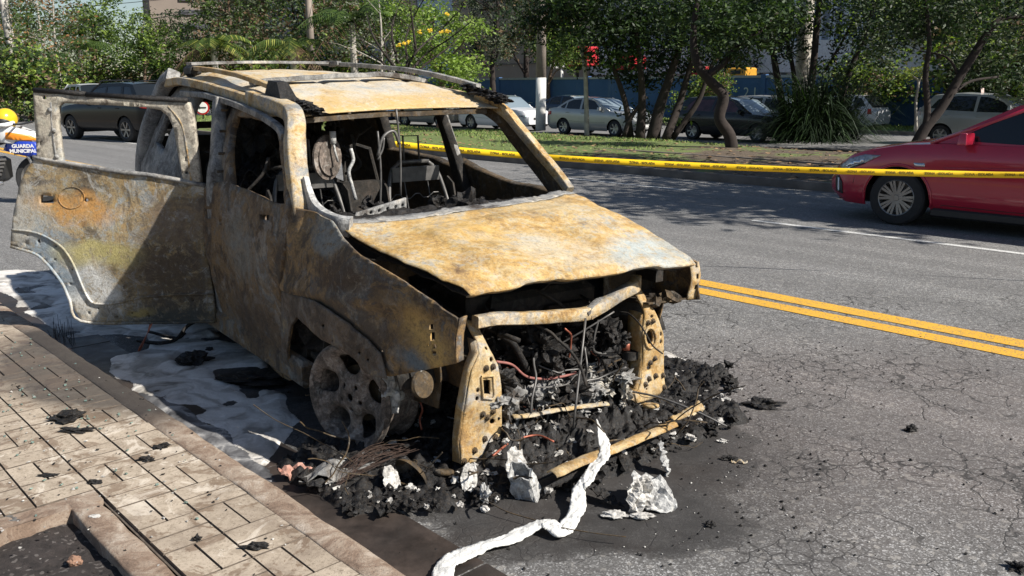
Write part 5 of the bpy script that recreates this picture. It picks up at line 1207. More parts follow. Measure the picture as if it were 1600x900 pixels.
def make_vehicle(name, label, cat, S, loc, rz, body, glass=GL, group=None, sc=1):
    root = empty(name, loc, rz, label, cat, group); root.scale = (sc, sc, sc)
    hw = hw_fn(S); xf, xr = S['fo'], -S['wb']-S['ro']; r = S['wr']; T = S['top']; sill = S.get('sill', .20)
    def arch(x):
        z = 0
        for cx in (0, -S['wb']):
            ra = r*1.17; d = abs(x-cx)
            if d < ra: z = max(z, r+sqrt(ra*ra-d*d)*.98)
        return z
    def zb(x): return sill+.10*max(0, 1-(xf-x)/.25)+.10*max(0, 1-(x-xr)/.3)
    def prof(z, zt, zb_): k = (z-zb_)/(zt-zb_); return 1-.10*max(0, 1-k*3.2)**2-.012*abs(k-.5)-.055*max(0, (k-.72)/.28)**2
    def bodyy(x, z): zt = interp(x, T); return hw(x)*prof(z, zt, zb(x))
    n = S.get('n', 90); xs = sorted(set([lerp(xr, xf, (i/n)) for i in range(n+1)]+[c+s_*r*1.17*k for c in (0, -S['wb']) for s_ in (-1, 1) for k in (.9999, .985, .95, .88)]))
    ks = [0, .06, .14, .25, .4, .55, .68, .78, .86, .93, .975, 1]
    mb = MB(); vs = []; ring = 2*(len(ks)+5)
    for x in xs:
        z1 = interp(x, T); z0 = zb(x); a = arch(x); row = []
        for k in ks:
            z = lerp(z0, z1, k); z = max(z, min(a, z1-.05)+(k*.01)) if a > z0 else z; row.append((hw(x)*prof(z, z1, z0), z))
        e = row[-1][0]; h_ = row[-1][0]
        tops = [(h_*.93, z1+.012), (h_*.8, z1+.022), (h_*.55, z1+.034), (h_*.28, z1+.040), (0, z1+.042)]
        full = row+tops
        vs += [Vector((x, y, z)) for y, z in full]+[Vector((x, -y, z)) for y, z in full[-2::-1]]
    m_ = 2*(len(ks)+5)-1
    fs = [(i*m_+j, i*m_+j+1, (i+1)*m_+j+1, (i+1)*m_+j) for i in range(len(xs)-1) for j in range(m_-1)]
    fs += [tuple(range(m_)), tuple((len(xs)-1)*m_+j for j in range(m_))[::-1]]
    mb.add(vs, fs); b = mb.build('body', body, root, auto=28)
    # dark wheel wells and floor
    mb = MB(); mb.box(((xf+xr)/2, 0, sill+.12), (xf-xr-.3, S['w']*.72, .2)); 
    for cx in (0, -S['wb']): mb.box((cx, 0, r+.15), (r*2.3, S['w']*.70, r*1.6))
    mb.build('underbody', BLK, root)
    # cabin
    cb = S['cab']; xs_ = [p[0] for p in cb]; zr = max(p[1] for p in cb); belt = min(p[1] for p in cb)
    hb = S['w']/2*.925; hr = S['w']/2*S.get('roofw', .72)
    def cy(x, z): k = (z-belt)/(zr-belt); return lerp(hb, hr, max(0, k)**1.15)*(1-.04*max(0, (x-cb[1][0])/.8))
    wins = S['wins']
    for sd in (1, -1):
        vs, fs = sheet(cb, wins, .12, lambda x, z: Vector((x, sd*cy(x, z), z)), .08); mb = MB(); mb.add(vs, fs); mb.build('side_frame', body if S.get('pil', 1) else BLK, root, True)
        for w_ in wins:
            vs, fs = sheet(w_, [], .2, lambda x, z: Vector((x, sd*(cy(x, z)-.008), z)), .1); mb = MB(); mb.add(vs, fs); mb.build('side_window', glass, root, True)
    # roof / screens between the flanks, following the profile
    i0, i1 = S['scr']                       # indices: windscreen is cb[0]->cb[i0], rear glass cb[i1]->cb[-1]
    def band(nm, pts, mat, inset=0):
        mb = MB(); pp = pts
        def fn(a, b_):
            i = a*(len(pp)-1); k = min(int(i), len(pp)-2); f_ = i-k; x = lerp(pp[k][0], pp[k+1][0], f_); z = lerp(pp[k][1], pp[k+1][1], f_); y = (b_*2-1)*(cy(x, z)-inset); c_ = 1-(b_*2-1)**2
            return Vector((x+(.07 if nm == 'windscreen' else -.05 if nm == 'rear_window' else 0)*c_, y, z+.035*c_*(1 if nm == 'roof' else .3)))
        mb.grid((len(pp)-1)*5+1, 13, fn); mb.build(nm, mat, root, True)
    band('windscreen', cb[:i0+1], S.get('ws', glass)); band('roof', cb[i0:i1+1], body); band('rear_window', cb[i1:], glass)
    for sd in (1, -1):     # body-coloured pillars beside the windscreen
        mb = MB(); mb.tube([(cb[0][0], sd*cy(*cb[0]), cb[0][1]), (cb[i0][0], sd*cy(*cb[i0]), cb[i0][1])], .028, 6); mb.build('windscreen_pillar', body if S.get('pil', 1) else BLK, root, True)
    # wheels
    for cx in (0, -S['wb']):
        for sd in (1, -1):
            tr = S['w']/2-S.get('tyw', .2)/2-.015
            wr_ = empty('wheel', (cx, sd*tr, r), 0 if sd < 0 else pi); wr_.parent = root; ty, rm, sp = S['wheels']
            for o_ in (ty, rm):
                c_ = o_.copy(); C.objects.link(c_); c_.parent = wr_
                if o_ is rm: 
                    pass
            s_ = sp.copy(); C.objects.link(s_); s_.parent = wr_; s_.matrix_parent_inverse.identity()
    # patches: lamps, seams, handles
    def patch(nm, ol, mat, off=.006, sides=(1, -1), thick=.004):
        for sd in sides:
            vs, fs = sheet(ol, [], .06, lambda x, z: Vector((x, sd*(bodyy(x, z)+off), z)), .05); mb = MB(); mb.add(vs, fs); mb.build(nm, mat, root, True, thick=thick)
    def seam(pts, rr_=.004, nm='door_seam', mat=BLK, off=.0, sides=(1, -1)):
        for sd in sides:
            mb = MB(); mb.tube([(x, sd*(bodyy(x, z)+off), z) for x, z in pts], rr_, 5); mb.build(nm, mat, root)
    for nm, ol, mat in S.get('patches', []): patch(nm, ol, mat)
    for pts in S.get('seams', []): seam(pts)
    for x, z in S.get('handles', []):
        for sd in (1, -1): mb = MB(); mb.tube([(x-.08, sd*(bodyy(x, z)+.02), z), (x+.08, sd*(bodyy(x, z)+.02), z)], .014, 6); mb.build('door_handle', S.get('hmat', body), root, True)
    for sd in (1, -1):
        mx, mz = S['mirror']; mb = MB(); mb.add([(mx+a_*(.05 if c_ < 0 else .035)+.01*b_*sd, sd*(cy(mx, mz)+.13)+b_*(.115 if c_ < 0 else .09), mz+c_*.065) for a_, b_, c_ in ((-1,-1,-1),(1,-1,-1),(1,1,-1),(-1,1,-1),(-1,-1,1),(1,-1,1),(1,1,1),(-1,1,1))], [(3,2,1,0),(4,5,6,7),(0,1,5,4),(1,2,6,5),(2,3,7,6),(3,0,4,7)]); mb.tube([(mx, sd*cy(mx, mz), mz-.04), (mx, sd*(cy(mx, mz)+.1), mz-.03)], .02, 6); o_ = mb.build('mirror', S.get('mmat', body), root, True); bv = o_.modifiers.new('b', 'BEVEL'); bv.width = .03; bv.segments = 3; bv.limit_method = 'ANGLE'
    # front and rear faces
    for nm, x, y0, y1, z0, z1, mat in S.get('faces', []):
        mb = MB(); q = .012 if x > -1 else -.012
        mb.grid(3, 8, lambda a, b_: Vector((x+q-.0*a, lerp(y0, y1, b_), lerp(z0, z1, a)))); mb.build(nm, mat, root, thick=.01)
    return root, bodyy, cy
W_TWIN = wheel_proto('w', .32, .205, DALLOY, 10, 'twin'); W_ALLOY = wheel_proto('w', .31, .19, ALLOY, 6, 'one'); W_DARK = wheel_proto('w', .37, .24, DALLOY, 6, 'one')
for a_ in (W_TWIN, W_ALLOY, W_DARK):
    for o_ in a_: o_.hide_render = False
roads = {}
def place(s, t, z=0, back=False): # heading +s (away) unless back
    p = R(s, t, z); return p, (pi/2-AZ) if not back else (pi/2-AZ+pi)
SED = dict(fo=.95, wb=2.70, ro=.98, w=1.776, wr=.32, tyw=.205, wheels=W_TWIN, n=150, nose=.75, nt=.36,
  top=[(-3.68, .98), (-3.60, 1.04), (-3.0, 1.06), (-2.2, 1.0), (-1.2, .965), (-.45, .96), (0, .93), (.35, .86), (.62, .78), (.82, .66), (.95, .52)],
  cab=[(-.30, .955), (-1.12, 1.385), (-1.45, 1.455), (-1.9, 1.47), (-2.35, 1.44), (-2.75, 1.33), (-3.3, 1.05), (-2.2, .99), (-1.2, .955)],
  wins=[[(-.62, 1.00), (-.60, 1.04), (-1.16, 1.33), (-1.42, 1.395), (-1.80, 1.41), (-1.80, .99), (-1.2, .985)], [(-1.88, .995), (-1.88, 1.41), (-2.32, 1.375), (-2.62, 1.28), (-2.95, 1.10), (-2.4, 1.02)]],
  scr=(3, 4), mirror=(-.72, 1.03), seams=[[(-.50, .26), (-.50, .6), (-.46, .93)], [(-1.84, .28), (-1.84, .96)], [(-.50, .28), (-1.2, .27), (-1.84, .28), (-2.3, .35)], [(.55, .45), (.48, .7), (.30, .84)]],
  handles=[(-1.62, .84), (-2.5, .88)])
SED['scr'] = (2, 5)
redp = paint('red_car_paint', (.42, .018, .045), .2, .1, .9)
p, rz = place(4.27, 11.03)
cor, by, cyf = make_vehicle('red_sedan', 'glossy red sedan passing at the right edge with twin-spoke wheels', 'car', SED, p, rz, redp)
def cpanel(nm, ol, mat, off=.006, thick=.006, par=cor):
    vs, fs = sheet(ol, [], .03, lambda x, z: Vector((x, by(x, z)+off, z)), .02); mb = MB(); mb.add(vs, fs); return mb.build(nm, mat, par, True, thick=thick)
hl_ = cpanel('headlight', [(.22, .80), (.42, .80), (.64, .735), (.80, .64), (.76, .59), (.62, .60), (.42, .69)], LAMP, .006)
for k, ol in enumerate(([(.42, .75), (.60, .70), (.70, .64), (.66, .63), (.56, .67), (.42, .715)], [(.60, .64), (.72, .60), (.70, .585), (.60, .615)])): cpanel('lamp_reflector', ol, CHR, .014, par=hl_)
cpanel('headlight_bezel', [(.40, .695), (.66, .60), (.76, .575), (.80, .60), (.64, .62), (.42, .705)], BLK, .013, par=hl_)
cpanel('fog_lamp_recess', [(.70, .30), (.83, .32), (.86, .50), (.80, .52), (.72, .44)], BLK, .006)
cpanel('running_light', [(.765, .33), (.79, .33), (.805, .49), (.78, .49)], plain('running_light_lens', (.8, .85, .95), .2), .014)
cpanel('badge', [(-.30, .70), (-.18, .70), (-.17, .74), (-.29, .74)], CHR, .006)
mb = MB(); mb.tube([(x, by(x, z)+.004, z) for x, z in [(-2.2, .72), (-1.5, .74), (-.9, .72), (-.5, .70)]], .006, 6); mb.build('body_crease', redp, cor, True)
mb = MB(); ang = [(.395*cos(a), .32+.39*sin(a)) for a in [lerp(-.2, pi+.2, i/24) for i in range(25)]]; mb.tube([(x, by(x, max(z, .3))+.002, z) for x, z in ang], .014, 6); mb.build('arch_lip', redp, cor, True)
mb = MB(); mb.box((-1.4, .80, .19), (2.0, .10, .10), bev=.02); mb.build('side_skirt', BLK, cor)
# wheelarch black liner ring
HB = dict(SED)
def spec(base, **k): d = dict(base); d.update(k); return d
PU = dict(fo=.85, wb=2.99, ro=1.07, w=1.84, wr=.36, tyw=.24, wheels=W_DARK, n=70, nose=.5, nt=.22, sill=.30,
  top=[(-4.06, 1.05), (-3.9, 1.14), (-3.0, 1.15), (-2.0, 1.12), (-1.0, 1.10), (-.5, 1.08), (.2, 1.02), (.6, .95), (.85, .75)],
  cab=[(-.45, 1.07), (-1.15, 1.56), (-1.5, 1.68), (-2.6, 1.70), (-3.2, 1.66), (-3.75, 1.15), (-2.0, 1.11)],
  wins=[[(-.85, 1.13), (-1.25, 1.52), (-1.85, 1.60), (-1.88, 1.13)], [(-1.96, 1.14), (-1.94, 1.60), (-2.65, 1.61), (-2.75, 1.16)], [(-2.85, 1.18), (-2.78, 1.6), (-3.1, 1.58), (-3.4, 1.22)]],
  scr=(2, 4), mirror=(-.85, 1.18), seams=[[(-.6, .4), (-.6, 1.05)], [(-1.92, .4), (-1.92, 1.1)], [(-2.85, .5), (-2.85, 1.1)]], handles=[(-1.7, .98), (-2.65, .98)],
  patches=[('tail_light', [(-4.02, .98), (-3.80, 1.0), (-3.74, 1.10), (-3.98, 1.12)], RED)])
gpaint = paint('graphite_paint', (.009, .009, .010), .22, .0, .0); gpaint.node_tree.nodes['Principled BSDF'].inputs['Specular IOR Level'].default_value = .28
p, rz = Vector((-13.25, 28.15, 0)), pi/2+radians(55)
pk, _, _ = make_vehicle('grey_pickup', 'dark graphite crossover driving away beyond the open car door', 'car', PU, p, rz, gpaint)
mb = MB(); [mb.tube([(-1.4, s_*.62, 1.73), (-1.6, s_*.62, 1.77), (-3.0, s_*.62, 1.77), (-3.2, s_*.62, 1.70)], .02, 6) for s_ in (1,)]; mb.build('roof_rail', BLK, pk); mb = MB(); mb.tube([(-1.4, -.62, 1.73), (-1.6, -.62, 1.77), (-3.0, -.62, 1.77), (-3.2, -.62, 1.70)], .02, 6); mb.build('roof_rail', BLK, pk)
for s_ in (1, -1):
    mb = MB(); mb.box((-4.07, s_*.62, 1.03), (.05, .34, .12), bev=.015); mb.build('tail_light', RED, pk)
mb = MB(); mb.box((-4.08, 0, .82), (.03, .5, .13)); mb.build('number_plate', PLT, pk)
mb = MB(); mb.box((-4.06, 0, .45), (.14, 1.6, .22), bev=.04); mb.build('rear_bumper', BLK, pk)
wpaint = paint('white_paint', (.62, .63, .65), .3); spaint = paint('silver_paint', (.42, .43, .42), .32, .45); bpaint = paint('beige_silver_paint', (.34, .32, .29), .35, .3); dpaint = paint('black_paint', (.016, .016, .018), .22); blpaint = paint('dark_blue_paint', (.03, .06, .11), .3, .3)
p, rz = place(43.5, 13.2); make_vehicle('white_crossover', 'white crossover partly hidden in front of the graphite one', 'car', spec(PU, patches=[]), p, rz, wpaint)
VEC = spec(SED, wheels=W_ALLOY, wr=.31, n=70, wb=2.64, ro=1.0, fo=.90, w=1.70, nt=.24,
  top=[(-3.62, .90), (-3.5, 1.0), (-3.0, 1.04), (-2.2, 1.0), (-1.2, .965), (-.35, .95), (.3, .88), (.65, .79), (.90, .60)],
  cab=[(-.30, .95), (-1.05, 1.36), (-1.35, 1.42), (-1.9, 1.43), (-2.3, 1.40), (-2.6, 1.32), (-3.1, 1.03), (-2.2, .99), (-1.2, .955)],
  wins=[[(-.72, 1.0), (-1.15, 1.32), (-1.45, 1.37), (-1.72, 1.38), (-1.72, 1.0)], [(-1.82, 1.0), (-1.82, 1.38), (-2.25, 1.355), (-2.50, 1.27), (-2.55, 1.02)], [(-2.62, 1.03), (-2.57, 1.24), (-2.85, 1.10), (-2.82, 1.04)]],
  seams=[[(-.45, .3), (-.45, .92)], [(-1.77, .3), (-1.77, .97)], [(-2.6, .75), (-2.5, .97)], [(-.45, .52), (-1.77, .52), (-2.3, .55)]], handles=[(-1.6, .86), (-2.4, .88)], ws=GL2,
  patches=[('headlight', [(.45, .72), (.75, .70), (.80, .60), (.5, .62)], LAMP), ('tail_light', [(-3.55, .75), (-3.3, .78), (-3.3, .90), (-3.55, .90)], RED)],
  faces=[('grille', .90, -.35, .35, .50, .58, BLK), ('number_plate', .905, -.2, .2, .36, .46, PLT)])
PK = 'cars parked on the far side of the median'
def pkd(nm, lab, S, s, t, mat, gl=GL, back=True, sc=1, z=FZ):
    p, rz = place(s, t, z, back); return make_vehicle(nm, lab, 'car', S, p, rz, mat, gl, PK, sc)
pkd('silver_sedan', 'silver four-door sedan parked beyond the slim trunk on the grass', VEC, 21.5, 26.3, spaint, sc=1.0)
WAG = spec(VEC, top=[(-3.55, .85), (-3.5, 1.0), (-3.0, 1.0), (-2.2, .98), (-1.2, .965), (-.35, .95), (.3, .90), (.65, .84), (.85, .62)],
  cab=[(-.30, .95), (-.95, 1.40), (-1.3, 1.48), (-2.2, 1.50), (-3.0, 1.46), (-3.5, 1.0), (-2.2, .97)], wins=[[(-.72, 1.0), (-1.1, 1.36), (-1.6, 1.42), (-1.65, 1.0)], [(-1.75, 1.0), (-1.72, 1.42), (-2.5, 1.43), (-2.55, 1.0)], [(-2.65, 1.02), (-2.62, 1.41), (-2.95, 1.38), (-3.2, 1.04)]], scr=(2, 4))
pkd('white_hatchback', 'white hatchback parked nose first behind the silver sedan, next to the white-footed pole', WAG, 27.3, 26.4, wpaint, GL2, sc=1.0)
pkd('beige_wagon', 'beige silver estate car parked behind the white hatchback', spec(WAG, patches=[]), 32.2, 26.4, bpaint, sc=1.02)
pkd('blue_hatchback', 'dark blue hatchback seen through the burnt window opening', spec(WAG, patches=[('headlight', [(.45, .72), (.75, .70), (.80, .60), (.5, .62)], LAMP)]), 37.2, 26.4, blpaint)
pkd('dark_minivan', 'dark minivan parked beyond the blue hatchback', spec(PU, patches=[]), 42.3, 26.6, dpaint)
pkd('white_minivan', 'white minivan farthest back in the row of parked cars', spec(PU, patches=[]), 49, 26.6, wpaint)
pkd('blue_sedan', 'small dark blue sedan on the far lane between the pole and the silver sedan', VEC, 28.5, 32.5, blpaint, back=True)
bh, _, _ = pkd('black_hatchback', 'black two-door hatchback behind the crooked trunk with pink reflections in its windows', spec(WAG, wins=[[(-.72, 1.0), (-1.1, 1.36), (-1.75, 1.42), (-1.85, 1.0)], [(-1.95, 1.0), (-1.85, 1.42), (-2.7, 1.40), (-3.1, 1.04)]], patches=[]), 15.9, 27.1, dpaint, plain('pink_reflection_glass', (.10, .045, .06), .1, 0, .5, 3), sc=1.0)  # pink reflections of the windows are painted into the glass colour
pkd('pale_wagon', 'pale silver car mostly hidden by the black hatchback and the palm shrub', spec(WAG, patches=[]), 16.6, 31.2, spaint)
wp = pkd('white_compact', 'white compact car with a red tail lamp peeping out behind the palm shrub', spec(WAG, patches=[('tail_light', [(-3.5, .72), (-3.32, .74), (-3.32, .95), (-3.45, .95)], RED)]), 20.2, 37.3, wpaint, back=False)
MV = spec(PU, wheels=W_ALLOY, wr=.32, w=1.80, fo=.9, wb=2.75, ro=.85, sill=.22, top=[(-3.60, .85), (-3.5, 1.02), (-2.8, 1.05), (-2.0, 1.02), (-1.0, .99), (-.4, .97), (.2, .92), (.6, .84), (.9, .60)],
  cab=[(-.25, .97), (-1.05, 1.42), (-1.5, 1.54), (-2.3, 1.58), (-3.1, 1.52), (-3.5, 1.05), (-2.0, 1.01)], wins=[[(-.70, 1.03), (-1.15, 1.38), (-1.55, 1.48), (-1.75, 1.49), (-1.78, 1.04)], [(-1.86, 1.05), (-1.84, 1.5), (-2.4, 1.51), (-2.65, 1.46), (-2.7, 1.08)], [(-2.78, 1.1), (-2.74, 1.44), (-2.95, 1.40), (-3.15, 1.14)]],
  seams=[[(-.5, .3), (-.5, .95)], [(-1.82, .3), (-1.82, 1.0)], [(-2.74, .8), (-2.74, 1.03)]], handles=[(-1.65, .9), (-2.55, .92)], patches=[('tail_light', [(-3.56, .9), (-3.40, .92), (-3.42, 1.15), (-3.5, 1.15)], plain('pale_lamp', (.5, .45, .44), .2))])
mv, _, cyv = pkd('silver_hatchback', 'large silver hatchback behind the forked trunk with a small pinkish card on its roof', MV, 8.3, 30.3, spaint, sc=1.04)
mb = MB(); mb.add([(-1.95, -.12, 1.60), (-1.95, .12, 1.60), (-1.97, .12, 1.75), (-1.97, -.12, 1.75)], [(0, 1, 2, 3)]); mb.build('roof_card', plain('pinkish_card', (.55, .42, .38), .6, 0, .4, 8), mv, thick=.01)
for a_ in (W_TWIN, W_ALLOY, W_DARK):
    for o_ in a_[::-1]: bpy.data.objects.remove(o_)
# ================================================================== WALL, BUILDINGS, POLES
def stripes(name, c1, c2, scale, axis='X', gap=.5):
    n = NT(name); co = n.mapr(rot=(0, 0, -(pi/2-AZ))); x = n.sep(co)[{'X': 0, 'Z': 2}[axis]]
    k = n.math('FRACT', n.math('MULTIPLY', x, scale)); c = n.mix(n.ramp(k, [(gap-.06, 0), (gap, 1)]), c1, c2)
    c = n.mix(n.ramp(n.noise(.4, 6, .7), [(.4, 0), (.7, .35)]), c, tuple(v*.5 for v in c1)); return n.fin(c, .7)
wn = NT('blue_painted_wall'); co = wn.mapr(rot=(0, 0, -(pi/2-AZ)))
c = wn.ramp(wn.noise(.5, 8, .7), [(.3, (.030, .080, .20)), (.7, (.055, .13, .29))])
c = wn.mix(wn.ramp(wn.noise(1.2, 6, .7, 0, wn.mapr(co, sc=(1, 1, .25))), [(.62, 0), (.72, .35)]), c, (.20, .25, .29)); M['wall'] = wn.fin(c, .8)
WT = 40.2
def rbox(mb, s0, s1, t0, t1, z0, z1): 
    vs = [R(s, t, z) for z in (z0, z1) for s, t in ((s0, t0), (s1, t0), (s1, t1), (s0, t1))]
    mb.add(vs, [(3, 2, 1, 0), (4, 5, 6, 7), (0, 1, 5, 4), (1, 2, 6, 5), (2, 3, 7, 6), (3, 0, 4, 7)])
wall = empty('boundary_wall', R(0, WT), 0, 'long blue painted panel wall with graffiti beyond the parked cars', 'wall')
def kid(mb, name, mat, par, **k):
    o = mb.build(name, mat, par, **k); o.matrix_parent_inverse = Matrix.Translation(-Vector(par.location)); return o
mb = MB(); rbox(mb, -30, 130, WT, WT+.15, -.4, 2.05); kid(mb, 'wall_panel', M['wall'], wall)
mb = MB(); rbox(mb, -30, 130, WT-.05, WT+.2, 2.05, 2.17); kid(mb, 'coping', plain('grey_coping', (.32, .34, .36), .8), wall)
s = -28
while s < 130:
    mb = MB(); rbox(mb, s, s+.28, WT-.07, WT+.22, -.4, 2.22); kid(mb, 'pier', M['wall'], wall); s += 4.0
gt = plain('pale_spray_paint', (.42, .48, .50), .8)
random.seed(101)
for k in range(26):                                                  # sprayed strokes (illegible tags)
    s = random.uniform(6, 66); z = random.uniform(.5, 1.0); mb = MB(); p = [Vector((s, WT-.012, z))]
    for j in range(random.randint(4, 8)): p.append(p[-1]+Vector((random.uniform(-.05, .35), 0, random.uniform(-.55, .6)))); p[-1].z = min(1.9, max(.3, p[-1].z))
    c_ = curve(p, 4); mb.tube([R(q.x, q.y, q.z) for q in c_], .022, 4); kid(mb, 'graffiti', gt, wall)
# 2.1 sprayed on the wall above the black hatchback
q = B(1173, 145, 40); sq, _ = rdc(q)
g1 = text_mesh('graffiti', '2.1', .7, gt, wall); g1.matrix_parent_inverse = Matrix.Translation(-Vector(wall.location))
dg = B(1173, 145, 1)-Vector((0, 0, H)); # solve for the wall plane
kk = WT/(dg.x*RN.x+dg.y*RN.y); pos = Vector((0, 0, H))+dg*kk
g1.matrix_world = Matrix.Translation(pos-RN*.03) @ Matrix((( -RD.x, 0, -RN.x, 0), (-RD.y, 0, -RN.y, 0), (0, 1, 0, 0), (0, 0, 0, 1)))
def atwall(x, y, t):
    d = ray(x, y); k = t/(d.x*RN.x+d.y*RN.y); return Vector((0, 0, H))+d*k
# corrugated shed behind the wall
shm = stripes('corrugated_sheet', (.22, .25, .30), (.72, .76, .82), 1.15, 'X', .55)
shed = empty('warehouse', R(20, 52), 0, 'long warehouse with vertical corrugated pale and dark cladding behind the blue wall', 'building')
mb = MB(); rbox(mb, -40, 46, 52, 70, -.5, 11); kid(mb, 'cladding', shm, shed)
mb = MB(); rbox(mb, -40, 46.1, 51.6, 52.1, 2.5, 4.4); kid(mb, 'white_band', plain('white_sheet', (.8, .8, .8), .6), shed)
for s in range(-36, 46, 6): mb = MB(); rbox(mb, s, s+.35, 51.7, 51.98, 4.4, 11); kid(mb, 'column', plain('steel_column', (.14, .16, .19), .6), shed)
blk = empty('beige_building', R(52, 50), 0, 'beige rendered block standing between the pole and the corrugated warehouse', 'building')
mb = MB(); rbox(mb, 46.2, 62, 51, 66, -.5, 12); kid(mb, 'wall', plain('beige_render', (.36, .30, .24), .85, 0, .12, .5), blk)
for z in (3.4, 6.0, 8.6): mb = MB(); rbox(mb, 46.1, 62.1, 50.93, 51.1, z, z+.12); kid(mb, 'string_course', plain('grey_course', (.22, .19, .16), .9), blk)
for s in (49, 54, 58): mb = MB(); rbox(mb, s, s+1.6, 50.9, 51.05, 4.2, 5.6); kid(mb, 'window', GL, blk)
louv = stripes('louvre_panel', (.11, .12, .15), (.28, .30, .36), 2.2, 'Z', .5)
off = empty('office_building', R(96, 60), 0, 'tall grey block with louvred bands and a blue sheet facade above the trees', 'building')
mb = MB(); rbox(mb, 74, 125, 66, 90, 0, 24); kid(mb, 'facade', plain('grey_violet_render', (.30, .31, .37), .8, 0, .1, .3), off)
for z in (7.2, 13.0): mb = MB(); rbox(mb, 88, 124, 65.8, 66.1, z, z+3.2); kid(mb, 'louvre_band', louv, off)
mb = MB(); rbox(mb, 86.5, 88, 65.5, 66.2, 0, 24); kid(mb, 'pillar', plain('pillar_beige', (.42, .36, .30), .8), off)
mb = MB(); rbox(mb, 74, 86.4, 65.6, 66.1, 2, 24); kid(mb, 'blue_sheeting', plain('pale_blue_sheet', (.38, .48, .60), .5), off)
tw = empty('tower_block', R(200, 40), 0, 'distant brown tower with horizontal louvres showing over the trees at left', 'building')
q = B(345, 60, 175); a_, b_ = rdc(q); TB = Matrix.Rotation(.45, 4, 'Z')
mb = MB(); mb.box((0, 0, 20), (26, 18, 60), Matrix.Translation((q.x, q.y, 0)) @ TB); kid(mb, 'facade', plain('brown_concrete', (.22, .18, .15), .85, 0, .1, .2), tw)
for k in range(9): mb = MB(); mb.box((0, -9.1, 10+k*2.4), (16, .5, .9), Matrix.Translation((q.x, q.y, 0)) @ TB); kid(mb, 'louvre', plain('dark_louvre', (.06, .06, .07), .7), tw)
# ---- poles
pm = plain('weathered_concrete_pole', (.30, .25, .21), .9, 0, .2, 4, .2); wm = plain('whitewash', (.72, .71, .68), .9, 0, .12, 5)
def pole(px, py, Y, r, h, wh, label, lean=(0, 0), mat=pm, name='utility_pole'):
    p = B(px, py, Y); z0 = -.15; b = Vector((p.x, p.y, z0)); r_ = empty(name, b, 0, label, 'pole', 'utility poles along the verges')
    mb = MB(); mb.tube([(lean[0]*k/h, lean[1]*k/h, k) for k in [wh, h*.5, h]], [r, r*.85, r*.66], 14); mb.build('shaft', mat, r_, True)
    if wh: mb = MB(); mb.tube([(0, 0, 0), (lean[0]*wh/h, lean[1]*wh/h, wh)], r*1.015, 14); mb.build('whitewashed_foot', wm, r_, True)
    return r_, b
p1, b1 = pole(488, 120, 52, .235, 12, 2.9, 'tall concrete pole with a whitewashed foot rising behind the wreck roof')
p2, b2 = pole(845, 170, 36, .205, 10.5, 2.1, 'concrete pole with a whitewashed foot between the white hatchback and the silver sedan')
p3, b3 = pole(30, 165, 46, .19, 11, 0, 'slender mottled pole with peeling white bands at the far left', (-.3, 0), plain('mottled_pole', (.45, .42, .38), .9, 0, .45, 3))
def wire(a, b, sag, name='overhead_wire', lab='', r=.018):
    mb = MB(); pts = [a.lerp(b, t)-Vector((0, 0, sag*4*t*(1-t))) for t in [i/16 for i in range(17)]]; mb.tube(pts, r, 5)
    tag(mb.build(name, BLK, None, True), lab, 'wire', 'overhead wires')
wire(B(-60, 62, 60), B(490, -14, 52), .3, lab='lowest overhead wire crossing the trees from the left edge to the tall concrete pole'); wire(B(-60, 20, 60), B(490, -30, 52), .3, lab='upper overhead wire climbing toward the tall concrete pole'); wire(B(490, -4, 52), B(900, -30, 40), .5, lab='overhead wire running right from the tall concrete pole'); wire(B(215, 24, 60), B(520, -12, 52), .2, lab='overhead wire crossing the patch of blue sky at left')
# flood lamps on a post by the beige block
q = atwall(878, 105, 48); r_ = empty('camera_post', Vector((q.x, q.y, 0)), 0, 'white post with two white floodlight housings beside the beige block', 'post')
mb = MB(); mb.tube([(0, 0, 0), (0, 0, q.z-.1)], .12, 8); mb.build('post', wm, r_, True)
for k in (-.55, .35): mb = MB(); mb.box((k, 0, q.z+.1), (.6, .4, .45), bev=.05); mb.build('lamp_housing', wm, r_)
# red and yellow machines standing behind the wall
redm = plain('red_machine_paint', (.45, .02, .03), .5, 0, .15); yelm = plain('yellow_machine_paint', (.60, .30, .03), .5, 0, .15)
def crate_machine(x0, y0, x1, y1, t, mat, label, name, cat, grp=None):
    a = atwall(x0, y1, t); b = atwall(x1, y1, t); c_ = atwall(x0, y0, t); w = (b-a).length; r_ = empty(name, Vector((a.x, a.y, a.z)), math.atan2((b-a).y, (b-a).x), label, cat, grp)
    h_ = c_.z-a.z; mb = MB(); mb.box((w/2, 0, h_*.55), (w, 1.2, h_*.9), bev=.08); mb.build('body', mat, r_)
    mb = MB(); mb.tube([(w*.3, 0, -a.z), (w*.3, 0, 0)], .12, 8); mb.build('mast', BLK, r_)
    mb = MB(); mb.box((w/2, -.62, h_*.6), (w*.5, .06, h_*.3)); mb.build('panel', BLK, r_)
    mb = MB(); mb.box((w*.15, 0, h_*.05), (w*.25, 1.0, h_*.2)); mb.build('bracket', BLK, r_)
    return r_
crate_machine(892, 74, 926, 108, 46, redm, 'red machine cab raised above the wall right of the floodlights', 'lift_cab', 'machine', 'red machines behind the wall')
crate_machine(970, 88, 1000, 112, 46, redm, 'red machine body glimpsed between the dark tree stems', 'lift_cab', 'machine', 'red machines behind the wall')
crate_machine(1084, 104, 1100, 122, 46, redm, 'small red machine part beside the crooked trunk', 'lift_cab', 'machine', 'red machines behind the wall')
crate_machine(1143, 106, 1173, 124, 45, yelm, 'yellow machine frame above the wall left of the palm trunk', 'loader_frame', 'machine')

